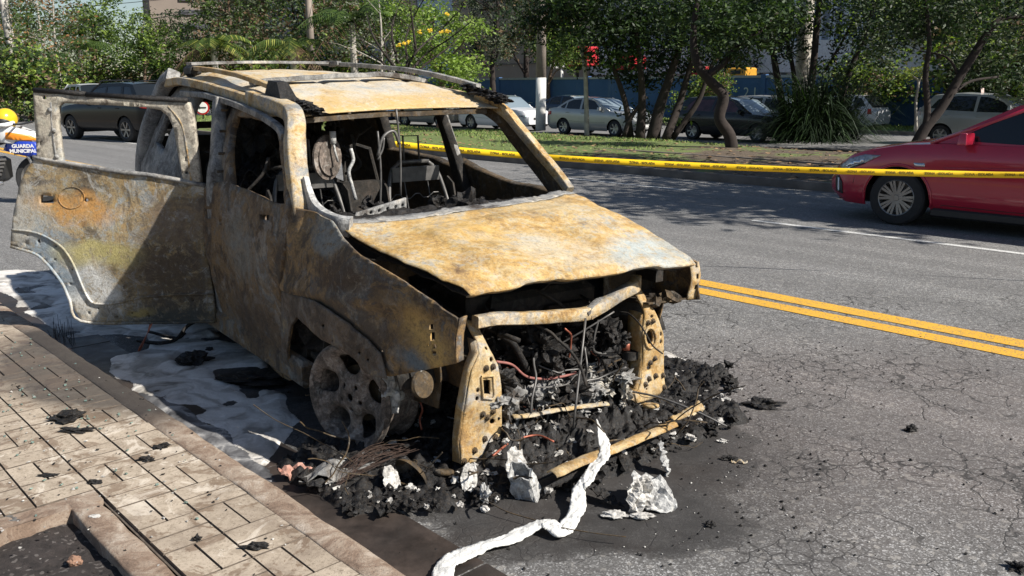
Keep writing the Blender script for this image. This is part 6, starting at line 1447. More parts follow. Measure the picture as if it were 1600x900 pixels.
# ================================================================== TREES
def leafmat(name, c, tr=.35):
    n = NT(name); f = n.noise(.7, 3); c1 = n.ramp(f, [(.3, tuple(v*.65 for v in c)), (.7, tuple(min(1, v*1.4) for v in c))])
    n.lk(c1, n.p.inputs['Base Color']); n.p.inputs['Roughness'].default_value = .55; n.p.inputs['Specular IOR Level'].default_value = .3
    t = n.n.new('ShaderNodeBsdfTranslucent'); n.lk(n.mix(1, c1, (1.0, 1.15, .45), 'MULTIPLY'), t.inputs[0]); m_ = n.n.new('ShaderNodeMixShader'); m_.inputs[0].default_value = tr
    n.lk(n.p.outputs[0], m_.inputs[1]); n.lk(t.outputs[0], m_.inputs[2]); n.lk(m_.outputs[0], n.out.inputs[0]); return n.m
L = {'deep': leafmat('leaf_deep_green', (.035, .065, .02), .25), 'mid': leafmat('leaf_mid_green', (.075, .12, .03)), 'lite': leafmat('leaf_light_green', (.22, .30, .06)), 'vivid': leafmat('leaf_vivid_green', (.20, .29, .06), .35), 'yel': leafmat('leaf_yellow_green', (.30, .32, .08)),
     'dry': leafmat('leaf_dry_brown', (.15, .10, .06), .2), 'oran': leafmat('leaf_rusty', (.26, .13, .06), .2), 'grey': leafmat('leaf_grey_green', (.13, .15, .10)), 'flow': plain('yellow_blossom', (.75, .50, .03), .7), 'dk': leafmat('leaf_dark', (.016, .030, .012), .2)}
bark = plain('brown_bark', (.13, .085, .06), .95, 0, .35, 6, .5); barkd = plain('dark_bark', (.030, .022, .019), .95, 0, .35, 6, .5); barkp = plain('pale_bark', (.36, .33, .29), .95, 0, .3, 5, .4)
def leaves(mb, c, rad, n, size, ncl=40, mats=(0, 1, 2), wts=(5, 3, 1), clump=.35, droop=0, aspect=2.0, hollow=.35):
    for k in range(ncl):
        while 1:
            p = Vector((random.uniform(-1, 1), random.uniform(-1, 1), random.uniform(-1, 1)))
            if hollow < p.length < 1: break
        cc = Vector((c[0]+p.x*rad[0], c[1]+p.y*rad[1], c[2]+p.z*rad[2])); cr_ = clump*random.uniform(.6, 1.4); mi = random.choices(mats, wts)[0]
        for j in range(n):
            q = Vector((random.gauss(0, 1), random.gauss(0, 1), random.gauss(0, .7)))*cr_*.55; q.z -= droop*abs(q.x+q.y)*.5
            d = Vector((random.gauss(0, 1), random.gauss(0, 1), random.gauss(-droop, .6))).normalized(); nn = d.cross(Vector((random.gauss(0, 1), random.gauss(0, 1), random.gauss(0, 1)))).normalized()
            l_ = size*random.uniform(.6, 1.3); w_ = l_/aspect; a = cc+q; mb.cur = mi if random.random() < .85 else random.choice(mats)
            mb.add([a-d*l_*.5, a+nn*w_*.5, a+d*l_*.5, a-nn*w_*.5], [(0, 1, 2, 3)])
    mb.cur = 0
def limbs(mb, base, top, r0, n, spread, seed, tip=.25, bend=.3, sub=3):
    random.seed(seed); base = Vector(base); top = Vector(top); ends = []
    pts = curve([base, base.lerp(top, .35)+Vector((random.uniform(-bend, bend), random.uniform(-bend, bend), 0)), base.lerp(top, .7)+Vector((random.uniform(-bend, bend), random.uniform(-bend, bend), 0)), top], 4)
    mb.tube(pts, [lerp(r0, r0*tip, i/(len(pts)-1)) for i in range(len(pts))], 8)
    for k in range(n):
        i = random.randint(int(len(pts)*.3), len(pts)-2); p = pts[i]; a = random.uniform(0, 2*pi); Lb = spread*random.uniform(.5, 1.1)
        e = p+Vector((cos(a)*Lb, sin(a)*Lb, Lb*random.uniform(.2, 1.0))); m_ = p.lerp(e, .5)+Vector((random.uniform(-.2, .2)*Lb, random.uniform(-.2, .2)*Lb, Lb*.12))
        rr = lerp(r0, r0*tip, i/(len(pts)-1))*.5; cv = curve([p, m_, e], 4); mb.tube(cv, [lerp(rr, rr*.25, j/(len(cv)-1)) for j in range(len(cv))], 5); ends.append(e)
        for s_ in range(sub):
            b_ = cv[random.randint(2, len(cv)-2)]; a2 = a+random.uniform(-1.2, 1.2); e2 = b_+Vector((cos(a2), sin(a2), random.uniform(.1, 1)))*Lb*.45; mb.tube([b_, b_.lerp(e2, .5)+Vector((0, 0, .05)), e2], [rr*.4, rr*.28, rr*.12], 4); ends.append(e2)
    return ends
def tree_proto(name, h, w, pal, wts, nleaf, size, seed, bmat=bark, r0=.2, spread=2.2, base_frac=.35, droop=0, clump=.5, sparse=1.0, aspect=2.0, blobs=7):
    """crown and trunk meshes of one kind of tree, standing at the origin"""
    tb = MB(); ends = limbs(tb, (0, 0, -.3), (random.uniform(-.3, .3), 0, h*.85), r0, 9, spread, seed)
    cb = MB(); random.seed(seed+1)
    for k in range(blobs):
        a = random.uniform(0, 2*pi); rr_ = w*.5*random.uniform(.15, .62); z = h*lerp(base_frac+.12, .88, (k+.5)/blobs); wz = 1-.5*abs((z/h)-.62)
        leaves(cb, (cos(a)*rr_, sin(a)*rr_, z), (w*.30*wz, w*.30*wz, h*.13), nleaf, size, int(34*sparse), (0, 1, 2), wts, clump, droop, aspect, .2)
    for e in ends: leaves(cb, e, (.5, .5, .4), nleaf, size, 3, (0, 1, 2), wts, clump, droop, aspect, 0)
    cm = bpy.data.meshes.new('crown'); cm.from_pydata(cb.v, [], cb.f); [cm.materials.append(L[x]) for x in pal]; cm.polygons.foreach_set('material_index', cb.m); cm.update()
    tm = bpy.data.meshes.new('trunk'); tm.from_pydata(tb.v, [], tb.f); tm.materials.append(bmat); tm.polygons.foreach_set('use_smooth', [True]*len(tm.polygons)); tm.update()
    return name, cm, tm
def plant_tree(pr, px, Y, label, sc=1, rz=0, cat='tree', group=None, z=None, sz=1, name=None):
    p = B(px, 300, Y); loc = Vector((p.x, p.y, -.1 if z is None else z)); r_ = empty(name or pr[0], loc, rz, label, cat, group); r_.scale = (sc, sc, sc*sz)
    for nm, me in (('crown', pr[1]), ('trunk', pr[2])):
        o = bpy.data.objects.new(nm, me); C.objects.link(o); o.parent = r_
    return r_
T = {}
T['dense'] = tree_proto('dense_tree', 9, 6.5, ('mid', 'deep', 'lite'), (5, 3, 3), 15, .26, 1, clump=.55)
T['bright'] = tree_proto('bright_green_tree', 7, 5.5, ('vivid', 'lite', 'vivid'), (6, 3, 2), 18, .24, 2, clump=.45, base_frac=.1)
T['brown'] = tree_proto('brown_leaved_tree', 9, 6, ('mid', 'dry', 'grey'), (4, 2, 3), 14, .24, 3, clump=.5, base_frac=.15)
T['orange'] = tree_proto('rusty_leaved_tree', 9, 5, ('grey', 'oran', 'mid'), (5, 2, 3), 10, .20, 4, barkp, .12, 2.4, .3, sparse=.55, clump=.45)
T['bare'] = tree_proto('sparse_tree', 9.5, 6, ('grey', 'mid', 'dry'), (4, 3, 1), 8, .18, 5, barkp, .12, 2.8, .3, sparse=.5, clump=.5)
T['casu'] = tree_proto('feathery_tree', 10, 7, ('dk', 'grey', 'dry'), (6, 3, 1), 16, .26, 6, barkd, .2, 2.2, .22, droop=.5, clump=.5, aspect=4)
T['dark'] = tree_proto('dark_tree', 9, 7, ('dk', 'deep', 'mid'), (6, 3, 1), 15, .24, 8, barkd, .2, 2.4, .3, clump=.5)
FG = 'trees lining the road in the background'
far = [('bare', -30, 52, 1.15, 'sparse tree at the left edge beside the mottled pole'), ('orange', 45, 50, 1.0, 'thin tree with rusty leaves right of the mottled pole'), ('bare', 100, 60, 1.1, 'thinly leaved grey tree rising above the helmet'), ('orange', 120, 46, .9, 'tree with rusty brown leaf clusters above the crossover'),
  ('dense', 165, 62, .88, 'green tree behind the graphite crossover'), ('dense', 245, 50, .66, 'broad layered green tree above the raised rear corner of the wreck'), ('dark', 312, 64, .80, 'dark tree in front of the distant brown tower'), ('brown', 378, 52, .98, 'dark tree with brown leaves left of the tall pole'),
  ('brown', 430, 60, 1.2, 'brown leaved tree directly left of the tall concrete pole'), ('brown', 520, 56, 1.05, 'mixed brown and green tree right of the tall pole'), ('bare', 600, 46, .85, 'tree of tangled bare twigs above the wreck roof'), ('bright', 688, 40, .80, 'bright yellow-green tree above the far front corner of the roof'),
  ('casu', 775, 52, 1.0, 'dark feathery tree left of the white-footed pole'), ('casu', 825, 62, 1.2, 'taller dark feathery tree behind the white-footed pole'), ('dense', 20, 75, 1.3, 'far green tree at the left end of the row'), ('dark', 75, 80, 1.0, 'far dark tree behind the rusty ones'), ('dense', 560, 75, 1.3, 'far green tree behind the tangled twigs'), ('dark', 470, 78, 1.35, 'far dark tree behind the tall pole'), ('dark', 400, 85, 1.35, 'far dark tree in front of the tower'),
  ('dense', 860, 56, .72, 'light green tree right of the white-footed pole'), ('dense', 650, 66, .85, 'olive tree behind the bright green one')]
for i, (k, px, Y, sc_, lab) in enumerate(far): plant_tree(T[k], px, Y, lab, sc_, i*1.7, 'tree', FG)
# hedge-like understorey far left
T['hedge'] = tree_proto('roadside_shrub', 3.2, 5, ('deep', 'dry', 'lite'), (5, 1, 3), 14, .22, 9, bark, .06, 1.2, .0, clump=.5, blobs=6)
for i, (px, Y, lab) in enumerate([(-20, 44, 'low shrub at the left edge behind the motorcycle'), (60, 42, 'low shrub left of the crossover'), (150, 52, 'low shrub behind the crossover roof'), (240, 54, 'low shrub behind the rear corner of the wreck'), (330, 56, 'low shrub seen through the rear door opening'), (420, 52, 'low brown shrub left of the pole foot'), (520, 50, 'low brown shrub right of the pole foot'), (600, 52, 'low shrub under the tangled twigs')]):
    plant_tree(T['hedge'], px, Y, lab, 1.15, i*2.1, 'shrub', 'low shrubs under the far trees')
# palms between the brown trees
def palm_proto(seed, nf=13, Lf=2.6, th=4.2, r=.2, mat=('mid', 'deep', 'dry')):
    random.seed(seed); cb = MB(); tb = MB(); tb.tube([(0, 0, -.3), (.05, 0, th*.5), (0, 0, th)], [r, r*.8, r*.7], 10)
    for k in range(nf):
        a = 2*pi*k/nf+random.uniform(-.2, .2); el = random.uniform(-.1, 1.2); Lq = Lf*random.uniform(.8, 1.1); pts = []
        for j in range(9): t = j/8; pts.append(Vector((cos(a)*Lq*t*cos(el*.6), sin(a)*Lq*t*cos(el*.6), th+Lq*(sin(el)*t-.75*t*t))))
        cb.cur = 0 if el > .2 else 2; cb.tube(pts, [.025, .006][0], 4)
        for j in range(1, 9):
            for q_ in range(3):
                p = pts[j-1].lerp(pts[j], q_/3); d = (pts[j]-pts[j-1]).normalized(); sd = d.cross(Vector((0, 0, 1))).normalized(); ll = Lq*.30*(1-abs(j/8-.45)*.9)
                for s_ in (-1, 1): e = p+(sd*s_+d*.5+Vector((0, 0, -.55))).normalized()*ll; cb.cur = (0 if el > .2 else 2) if random.random() < .7 else 1; cb.add([p, p+d*.07, e+d*.01, e-d*.01], [(0, 1, 2, 3)])
    cm = bpy.data.meshes.new('crown'); cm.from_pydata(cb.v, [], cb.f); [cm.materials.append(L[x]) for x in mat]; cm.polygons.foreach_set('material_index', cb.m); cm.update()
    tm = bpy.data.meshes.new('trunk'); tm.from_pydata(tb.v, [], tb.f); tm.materials.append(barkp); tm.update(); return 'palm_tree', cm, tm
PP = palm_proto(4); PD = palm_proto(6, 15, 2.4, 3.6, .22, ('mid', 'yel', 'dry'))
for i, (pr, px, Y, sc_, lab) in enumerate([(PD, 350, 50, 1.1, 'short palm with drying fronds above the near roof corner'), (PP, 560, 48, 1.2, 'green palm right of the tall concrete pole'), (PD, 470, 47, 1.05, 'palm with yellowed fronds touching the tall pole'), (PP, 620, 50, 1.3, 'palm in front of the louvred block'), (PP, 150, 58, 1.0, 'palm behind the layered green tree')]): plant_tree(pr, px, Y, lab, sc_, i*.9, 'palm', 'palms among the far trees')
# bare branching tree with yellow blossoms
tb = MB(); b = B(632, 300, 30); random.seed(5)
def bxy(x, y, Y): q = B(x, y, Y); return q
tr = empty('blossom_tree', Vector((b.x, b.y, 0)), 0, 'nearly bare dark branching tree with a few yellow blossoms over the roof', 'tree')
O = Vector((b.x, b.y, 0)); cb = MB(); tb = MB()
br_ = [[(628, 175), (622, 120), (606, 90), (600, 60)], [(628, 175), (635, 115), (650, 82), (690, 45), (720, 15)], [(628, 175), (640, 118), (665, 85), (700, 62), (735, 35)], [(628, 150), (600, 100), (575, 80), (555, 40)], [(632, 130), (636, 95), (634, 60), (650, 20), (668, -10)], [(650, 82), (645, 40), (640, 5)], [(628, 160), (655, 110), (700, 75), (722, 52)], [(620, 110), (585, 60), (572, 20)], [(622, 100), (612, 50), (622, 10)]]
tips = []
for k, pth in enumerate(br_):
    pts = curve([bxy(x, y, 30+random.uniform(-.6, .6)*j)-O for j, (x, y) in enumerate(pth)], 5); tb.tube(pts, [lerp(.055, .012, i/(len(pts)-1)) for i in range(len(pts))], 6)
    for i in range(6, len(pts), 2):
        for q_ in range(2):
            e = pts[i]+Vector((random.uniform(-.7, .7), random.uniform(-.6, .6), random.uniform(-.1, .7))); tb.tube([pts[i], pts[i].lerp(e, .5)+Vector((0, 0, .05)), e], [.012, .008, .004], 4); tips.append(e)
for e in tips: leaves(cb, e, (.3, .3, .25), 4, .11, 2, (0, 1), (3, 1), .25)
for x, y in ((622, 70), (632, 67), (655, 50), (672, 48), (699, 22), (700, 49), (690, 50), (638, 66)):
    p = bxy(x, y, 29.7)-O; cb.cur = 2
    for j in range(8): q = p+Vector((random.uniform(-.07, .07), random.uniform(-.07, .07), random.uniform(-.05, .05))); cb.add([q+Vector((-.04, 0, 0)), q+Vector((0, .01, -.04)), q+Vector((.04, 0, 0)), q+Vector((0, .02, .04))], [(0, 1, 2, 3)])
tb.build('trunk', barkd, tr, True); cb.build('crown', [L['grey'], L['mid'], L['flow']], tr)

# ---- hand-placed trees on the median (px paths at a given depth)
def path_tree(name, label, Y0, trunks, blobs, pal, wts, size=.11, n=16, cat='tree', bmat=barkd, clump=.28, droop=.3, aspect=2.6, base=None, group=None, seed=0, dens=1.0):
    random.seed(seed); x0, y0, _, _ = trunks[0][0] if len(trunks[0][0]) == 4 else (*trunks[0][0], 0)
    b = G(x0, y0, .0) if base is None else B(x0, y0, base); O = Vector((b.x, b.y, .0)); r_ = empty(name, O, 0, label, cat, group)
    tb = MB()
    for tk in trunks:
        pts = curve([B(x, y, Y0+dy)-O for x, y, dy, rr in tk], 5); rs = []
        m_ = len(tk)-1
        for i in range(len(pts)): k = i/(len(pts)-1)*m_; j = min(int(k), m_-1); rs.append(lerp(tk[j][3], tk[j+1][3], k-j))
        tb.tube(pts, rs, 9)
    tb.build('trunk', bmat, r_, True)
    cb = MB()
    for (x, y, dy, rx, rz_, ncl) in blobs:
        c = B(x, y, Y0+dy)-O; s_ = (Y0+dy)/F; leaves(cb, c, (rx*s_, max(rx, rz_)*s_*.8, rz_*s_), n, size, int(ncl*dens*1.35), (0, 1, 2), wts, clump, droop, aspect, 0)
    cb.build('crown', [L[x] for x in pal], r_); return r_
path_tree('median_tree', 'clump of five dark splayed stems with a broad dark crown on the median', 27, [[(1020, 218, 0, .22), (1030, 170, 0, .17), (1050, 110, 0, .12), (1070, 40, 0, .08), (1080, -60, 0, .05)], [(1000, 217, 0, .16), (1003, 160, 0, .12), (1000, 100, -.3, .09), (990, 20, -.5, .05)], [(985, 215, .3, .12), (978, 165, 0, .09), (960, 110, 0, .07), (940, 60, -.4, .04)], [(1040, 218, -.3, .14), (1062, 160, 0, .11), (1080, 100, 0, .08), (1105, 20, 0, .05)], [(1050, 217, 0, .10), (1090, 160, 0, .08), (1105, 120, 0, .06), (1130, 60, 0, .04)], [(975, 212, 0, .08), (985, 185, 0, .07), (1010, 150, 0, .05)]],
  [(990, -20, 0, 110, 55, 190), (930, 30, -.5, 65, 45, 110), (1060, 20, .5, 90, 50, 150), (1000, 55, 0, 75, 40, 120), (1110, 45, -1, 80, 40, 120), (960, 90, .3, 55, 28, 60), (1045, 100, 1, 60, 28, 60), (900, -30, -1, 60, 45, 80), (1000, 120, 1.5, 40, 22, 26), (1180, -10, 0, 80, 50, 120), (1020, 178, 1.0, 50, 22, 18)], ('dk', 'deep', 'mid'), (7, 3, 1), .17, 14, seed=3, clump=.34)
path_tree('crooked_tree', 'tree with a crooked kinked trunk standing alone before the black hatchback', 20.3, [[(1145, 246, 0, .16), (1140, 212, 0, .14), (1124, 185, 0, .13), (1130, 150, 0, .13), (1108, 125, 0, .11), (1088, 95, 0, .10), (1084, 40, 0, .07), (1100, -60, 0, .05)], [(1105, 118, 0, .08), (1130, 100, 0, .07), (1155, 68, 0, .06), (1185, 50, 0, .05), (1215, 20, 0, .03)]],
  [(1170, 50, -.3, 45, 28, 46), (1120, 20, 0, 55, 40, 60), (1215, 15, 0, 45, 35, 50), (1060, 10, .4, 40, 40, 40), (1150, 90, 0, 30, 14, 16)], ('dk', 'deep', 'mid'), (4, 4, 2), .14, 14, seed=4, clump=.26)
path_tree('slim_tree', 'slim bare trunk in the sunlit grass before the silver sedan', 27.6, [[(917, 216, 0, .085), (916, 160, 0, .075), (914, 110, 0, .065), (906, 68, 0, .05), (893, 35, 0, .035), (885, -20, 0, .03)]], [(895, 10, 0, 60, 34, 70), (850, 15, 0, 55, 30, 60), (835, 45, 0, 35, 16, 20)], ('deep', 'dk', 'dry'), (4, 4, 1), .17, 13, bmat=barkp, seed=5, droop=.8, clump=.32)
path_tree('leaning_tree', 'forked tree whose thick stem leans right over the red sedan', 24.5, [[(1432, 226, 0, .17), (1446, 200, 0, .15), (1470, 170, 0, .13), (1500, 120, 0, .12), (1525, 80, 0, .11), (1548, 45, 0, .10), (1570, 28, 0, .07), (1620, 25, 0, .05)], [(1436, 226, 0, .10), (1449, 180, 0, .09), (1446, 120, 0, .08), (1452, 60, 0, .06), (1440, -40, 0, .05)], [(1470, 168, 0, .06), (1510, 130, .3, .04), (1560, 120, .6, .03)], [(1500, 122, 0, .05), (1480, 90, .2, .03), (1440, 80, .4, .02)]],
  [(1560, 20, -.4, 80, 40, 110), (1470, 10, .3, 60, 45, 80), (1420, 50, .6, 45, 35, 50), (1540, 90, 1.5, 70, 40, 90), (1390, -10, .3, 60, 50, 70), (1600, 130, 2, 60, 30, 50), (1380, 60, 2, 50, 40, 50)], ('dk', 'deep', 'grey'), (5, 4, 3), .14, 14, seed=6, clump=.30)
path_tree('young_tree', 'young spindly tree with pale yellow leaves left of the leaning stem', 26, [[(1432, 205, 0, .045), (1431, 160, 0, .04), (1435, 128, 0, .035), (1425, 118, 0, .02)], [(1435, 130, 0, .03), (1441, 118, 0, .02)]], [(1425, 118, 0, 20, 6, 14), (1436, 109, 0, 18, 5, 10)], ('yel', 'lite', 'yel'), (4, 2, 2), .09, 12, bmat=barkp, seed=7, clump=.12, droop=0)
path_tree('twin_stem_tree', 'thin dark stems climbing right of the royal palm', 28, [[(1266, 215, 0, .13), (1268, 140, 0, .12), (1275, 60, 0, .10), (1283, -30, 0, .08)], [(1310, 190, 0, .10), (1325, 120, 0, .09), (1345, 70, 0, .08), (1365, 10, 0, .06), (1380, -60, 0, .05)], [(1290, 110, 0, .05), (1310, 75, 0, .04), (1335, 30, 0, .03)]],
  [(1310, 10, 0, 60, 40, 90), (1360, 30, .5, 45, 35, 50), (1330, 60, 0, 35, 20, 24), (1300, 105, 0, 30, 16, 18), (1340, 115, 0, 24, 14, 14), (1400, 10, 0, 60, 45, 80), (1470, -20, 0, 70, 40, 80), (1375, 80, .6, 40, 28, 30)], ('dk', 'deep', 'lite'), (5, 3, 1.4), .15, 13, seed=8, clump=.28)
path_tree('shade_tree', 'dark leaning stems left of the royal palm', 29, [[(1228, 200, 0, .13), (1218, 140, 0, .12), (1208, 80, 0, .10), (1200, 0, 0, .08)], [(1240, 200, 0, .09), (1242, 130, 0, .08), (1230, 60, 0, .06), (1220, -20, 0, .05)]], [(1205, 20, 0, 55, 45, 100), (1240, 50, .5, 40, 35, 46), (1170, -20, 0, 60, 40, 80), (1225, 70, -.5, 28, 24, 24)], ('dk', 'dk', 'deep'), (4, 4, 2), .16, 14, seed=9, clump=.3)
# royal palm trunk
b = B(1250, 160, 30); r_ = empty('royal_palm', Vector((b.x, b.y, 0)), 0, 'pale ringed royal palm trunk rising out of the palm shrub', 'palm'); mb = MB(); pts = [(0, 0, 0)]; 
vs = []; N = 60
mb.tube([(.012*z*0, 0, -.1+z) for z in [i*.14 for i in range(N)]], [.245*(1+.02*(i % 2))*(1-.0015*i) for i in range(N)], 16); mb.build('trunk', plain('palm_trunk', (.46, .42, .36), .9, 0, .3, 5, .3), r_, True)
cb = MB(); random.seed(12)
for k in range(14):
    a = 2*pi*k/14; pts = [Vector((cos(a)*3.0*t, sin(a)*3.0*t, 8.3+2.2*t-2.6*t*t)) for t in [j/8 for j in range(9)]]; cb.tube(pts, .03, 4)
    for j in range(1, 9):
        d = (pts[j]-pts[j-1]).normalized(); sd = d.cross(Vector((0, 0, 1))).normalized()
        for s_ in (-1, 1): e = pts[j]+(sd*s_+d*.4+Vector((0, 0, -.8))).normalized()*.7; cb.add([pts[j-1], pts[j], e, e-d*.05], [(0, 1, 2, 3)])
cb.build('crown', L['mid'], r_)
# palm shrub: arching blades
b = B(1272, 226, 25.6); r_ = empty('palm_shrub', Vector((b.x, b.y, 0)), 0, 'big dark shaggy palm shrub on the median between the black hatchback and the leaning tree', 'shrub'); cb = MB(); random.seed(14)
for k in range(4200):
    a = random.uniform(0, 2*pi); r0 = random.uniform(0, 1.25); p = Vector((cos(a)*r0, sin(a)*r0*.7, random.uniform(0, 1.5)*random.random())); Lq = random.uniform(.5, 2.2); el = random.uniform(.1, 1.4); a2 = a+random.uniform(-.5, .5); pts = []
    for j in range(5): t = j/4; pts.append(p+Vector((cos(a2)*cos(el)*Lq*t*.95, sin(a2)*cos(el)*Lq*t*.8, Lq*(sin(el)*t*1.05-.62*t*t*cos(el*.6)))))
    sd = Vector((-sin(a2), cos(a2), 0)); w = random.uniform(.008, .020); cb.cur = random.choices((0, 1, 2), (6, 3, 1))[0]; vs = []
    for j, q in enumerate(pts): ww_ = w*(1-.8*(j/4)**2); q.z = max(q.z, .04); vs += [q-sd*ww_, q+sd*ww_]
    cb.add(vs, [(2*j, 2*j+1, 2*j+3, 2*j+2) for j in range(4)])
for k in range(150):
    a = random.uniform(0, 2*pi); r0 = random.uniform(.2, 1.25); leaves(cb, (cos(a)*r0, sin(a)*r0*.8, random.uniform(.3, 1.9)), (.25, .25, .2), 9, .17, 1, (0, 1, 2), (5, 3, 2), .3, .4, 3.5, 0)
cb.build('foliage', [L['dk'], L['dk'], L['deep']], r_)
# understorey behind the cars along the wall
for i, (px, Y, lab, pr_, s_) in enumerate([(1340, 40, 'leafy shrub against the wall right of the palm shrub', 'hedge', .9), (1500, 36, 'tangled shrub hanging over the wall behind the silver hatchback', 'hedge', 1.25), (1580, 34, 'tangled shrub over the wall at the right edge', 'hedge', 1.3), (1100, 44, 'pale shrub against the wall behind the crooked trunk', 'hedge', .7)]):
    plant_tree(T[pr_], px, Y, lab, s_, i*1.3, 'shrub', 'shrubs along the blue wall', z=.2)
for i, (k, px, Y, sc_, lab) in enumerate([('dark', 1545, 44, 1.0, 'dark tree behind the wall above the silver hatchback'), ('casu', 1640, 40, 1.1, 'dark feathery tree at the right edge behind the wall'), ('dense', 1440, 50, 1.05, 'green tree behind the wall above the young tree'), ('dark', 1130, 58, .8, 'dark tree behind the wall left of the yellow machine')]): plant_tree(T[k], px, Y, lab, sc_, i*2.3, 'tree', 'trees behind the blue wall', z=0)
# median trees just outside the frame whose shade reaches the road
for i, (s, t, sc_, lab) in enumerate([(.8, 13.9, .8, 'median tree right of the picture whose shade falls across the far lane'), (3.6, 16.0, .85, 'median tree behind the red sedan just outside the right edge'), (-2.6, 14.6, .95, 'second median tree beyond the right edge, nearest the road'), (-10.0, 15.5, 1.05, 'third median tree beyond the right edge'), (-4.5, 18.5, 1.0, 'rear median tree beyond the right edge')]):
    p = R(s, t, .5); r_ = empty('dark_tree', p, i*2, lab, 'tree', 'median trees beyond the right edge'); r_.scale = (sc_,)*3
    for nm, me in (('crown', T['dark'][1]), ('trunk', T['dark'][2])): o = bpy.data.objects.new(nm, me); C.objects.link(o); o.parent = r_
# ---- round sign seen through the rear opening
q = B(316, 168, 38); r_ = empty('road_sign', Vector((q.x, q.y, 0)), .15, 'round red-rimmed white road sign with a black arrow seen through the rear door opening', 'sign')
mb = MB(); mb.tube([(0, .03, 0), (0, .03, q.z+.4)], .03, 8); mb.build('post', BLK, r_, True)
def disc(r, y): m_ = MB(); m_.lathe([(0, y), (r, y), (r, y+.01), (0, y+.01)], 32); return m_
o = disc(.30, -.02); o = o.build('sign_rim', RED, r_); o.location.z = q.z; o2 = disc(.235, -.034).build('sign_face', wm, r_); o2.location.z = q.z
mb = MB(); mb.box((.03, -.05, q.z), (.28, .01, .05)); mb.add([(-.18, -.05, q.z), (-.08, -.05, q.z+.07), (-.08, -.05, q.z-.07)], [(0, 1, 2)]); mb.build('arrow', BLK, r_)
q = B(297, 169, 42); r_ = empty('road_sign', Vector((q.x, q.y, 0)), .15, 'small red round sign left of the arrow sign', 'sign')
mb = MB(); mb.tube([(0, .03, 0), (0, .03, q.z+.1)], .03, 8); mb.build('post', BLK, r_, True); o = disc(.17, -.02).build('sign_face', RED, r_); o.location.z = q.z
# ---- police motorcycle at the left edge
q = G(6, 318, 0); moto = empty('police_motorcycle', Vector((q.x+.52, q.y+.1, 0)), radians(12), 'white orange and blue police motorcycle parked at the left edge behind the open door', 'motorcycle')
mw = paint('moto_white', (.75, .75, .75), .3); mo = paint('moto_orange', (.75, .25, .02), .3); mbl = paint('moto_blue', (.015, .05, .40), .3)
for x in (0, -1.42):
    mb = MB(); mb.lathe([(.25, -.05), (.31, -.055), (.335, 0), (.31, .055), (.25, .05)], 32, Matrix.Translation((x, 0, .335))); w_ = mb.build('wheel', TYRE, moto, auto=40)
    mb = MB(); mb.lathe([(0, -.03), (.05, -.03), (.06, -.02), (.235, -.02), (.255, -.04), (.255, .04), (.235, .02), (.06, .02), (0, .03)], 24, Matrix.Translation((x, 0, .335))); mb.build('rim', DALLOY, w_, auto=40)
for s_ in (-1, 1): mb = MB(); mb.tube([(0, s_*.09, .335), (-.22, s_*.09, .95)], .025, 8); mb.build('fork', CHR, moto, True)
mb = MB(); mb.box((-.62, 0, .48), (.42, .30, .34), bev=.05); mb.build('engine', BLK, moto); mb = MB(); 
for k in range(5): mb.tube([(-.45+.02*k, -.17, .42+.05*k), (-.75, -.18, .40+.05*k)], .018, 6)
mb.build('cooling_fins', DALLOY, moto)
mb = MB(); mb.tube([(-.45, -.14, .30), (-.9, -.2, .28), (-1.6, -.22, .42)], [.03, .035, .055], 10); mb.build('exhaust', CHR, moto, True)
mb = MB(); mb.tube([(-.2, 0, .92), (-.6, 0, .80), (-.9, 0, .55), (-1.42, 0, .335)], .035, 8); mb.build('frame', BLK, moto, True)
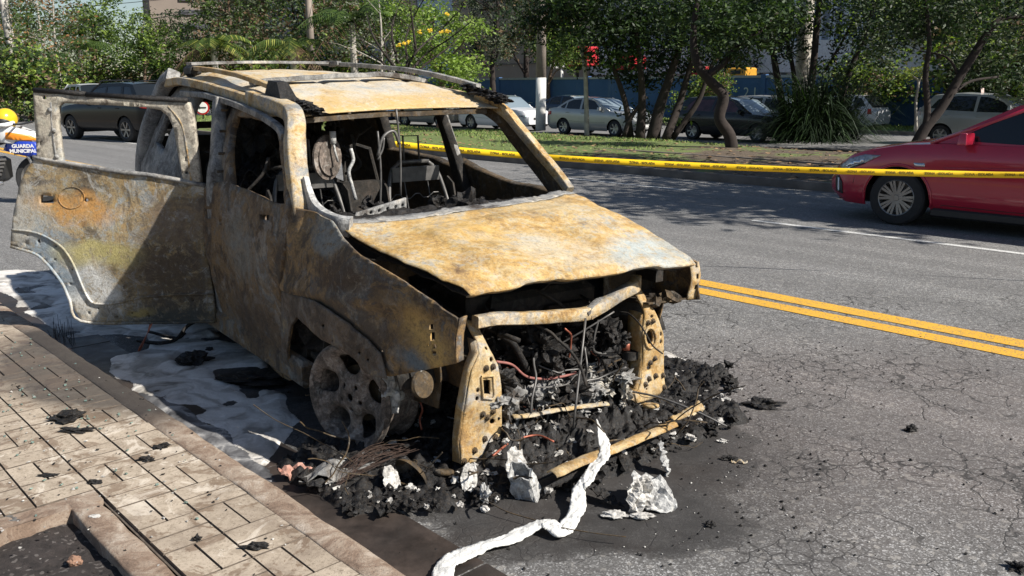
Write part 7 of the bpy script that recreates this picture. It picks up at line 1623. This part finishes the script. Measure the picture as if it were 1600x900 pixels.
def shell(name, ol, y, mat, bul=.05):
    for s_ in (-1, 1):
        xs_ = [p[0] for p in ol]; zs_ = [p[1] for p in ol]; cx, cz = sum(xs_)/len(xs_), sum(zs_)/len(zs_)
        vs, fs = sheet(ol, [], .05, lambda x, z: Vector((x, s_*(y+bul-1.6*((x-cx)**2+(z-cz)**2)), z)), .04); mb = MB(); mb.add(vs, fs); mb.build(name, mat, moto, True, thick=.01)
shell('tank_panel', [(.10, .86), (-.02, .98), (-.25, 1.06), (-.55, 1.05), (-.72, .92), (-.5, .86), (-.2, .82)], .13, mw)
shell('tank_stripe', [(.07, .86), (-.05, .94), (-.28, .985), (-.5, .97), (-.45, .90), (-.2, .88)], .145, mo)
shell('side_fairing', [(.12, .84), (.09, .66), (-.10, .66), (-.42, .74), (-.35, .86), (-.1, .86)], .14, mbl)
mb = MB(); mb.box((-.95, 0, .88), (.62, .26, .09), bev=.03); mb.build('seat', BLK, moto); mb = MB(); mb.tube([(-.15, -.38, 1.10), (-.2, 0, 1.08), (-.15, .38, 1.10)], .014, 8); mb.build('handlebar', BLK, moto, True)
mb = MB(); mb.blob((.06, 0, .93), .075, 2, 0, 2, sc=(.8, 1, 1)); mb.build('headlight', BLK, moto, True); mb = MB(); mb.box((-.05, 0, .70), (.5, .1, .05)); mb.box((.02, 0, .72), (.5, .12, .02), bev=.005); mb.build('mudguard', BLK, moto)
tx = text_mesh('lettering', 'GUARDA\nMUNICIPAL', .066, mw, moto, bold=.003); tx.rotation_euler = (pi/2, 0, 0); tx.location = (-.13, -.205, .765)
hq = B(9, 186, (q.y+.1)*.99); he = empty('crash_helmet', hq, radians(-100), 'yellow, black and white crash helmet resting above the motorcycle', 'helmet')
hp_ = lambda a, b: None
mb = MB(); mb.blob((0, 0, 0), .145, 1, 0, 3, sc=(1.1, .92, 1)); mb.build('shell', paint('helmet_yellow', (.75, .48, .02), .25), he, True)
mb = MB(); mb.blob((.035, 0, -.03), .135, 1, 0, 3, sc=(1.02, .9, .72)); mb.build('visor', BLK, he, True)
mb = MB(); mb.tube([(.02, -.135, -.05), (.13, -.09, -.075), (.165, 0, -.08), (.13, .09, -.075), (.02, .135, -.05)], .03, 8); mb.build('chin_bar', mw, he, True)
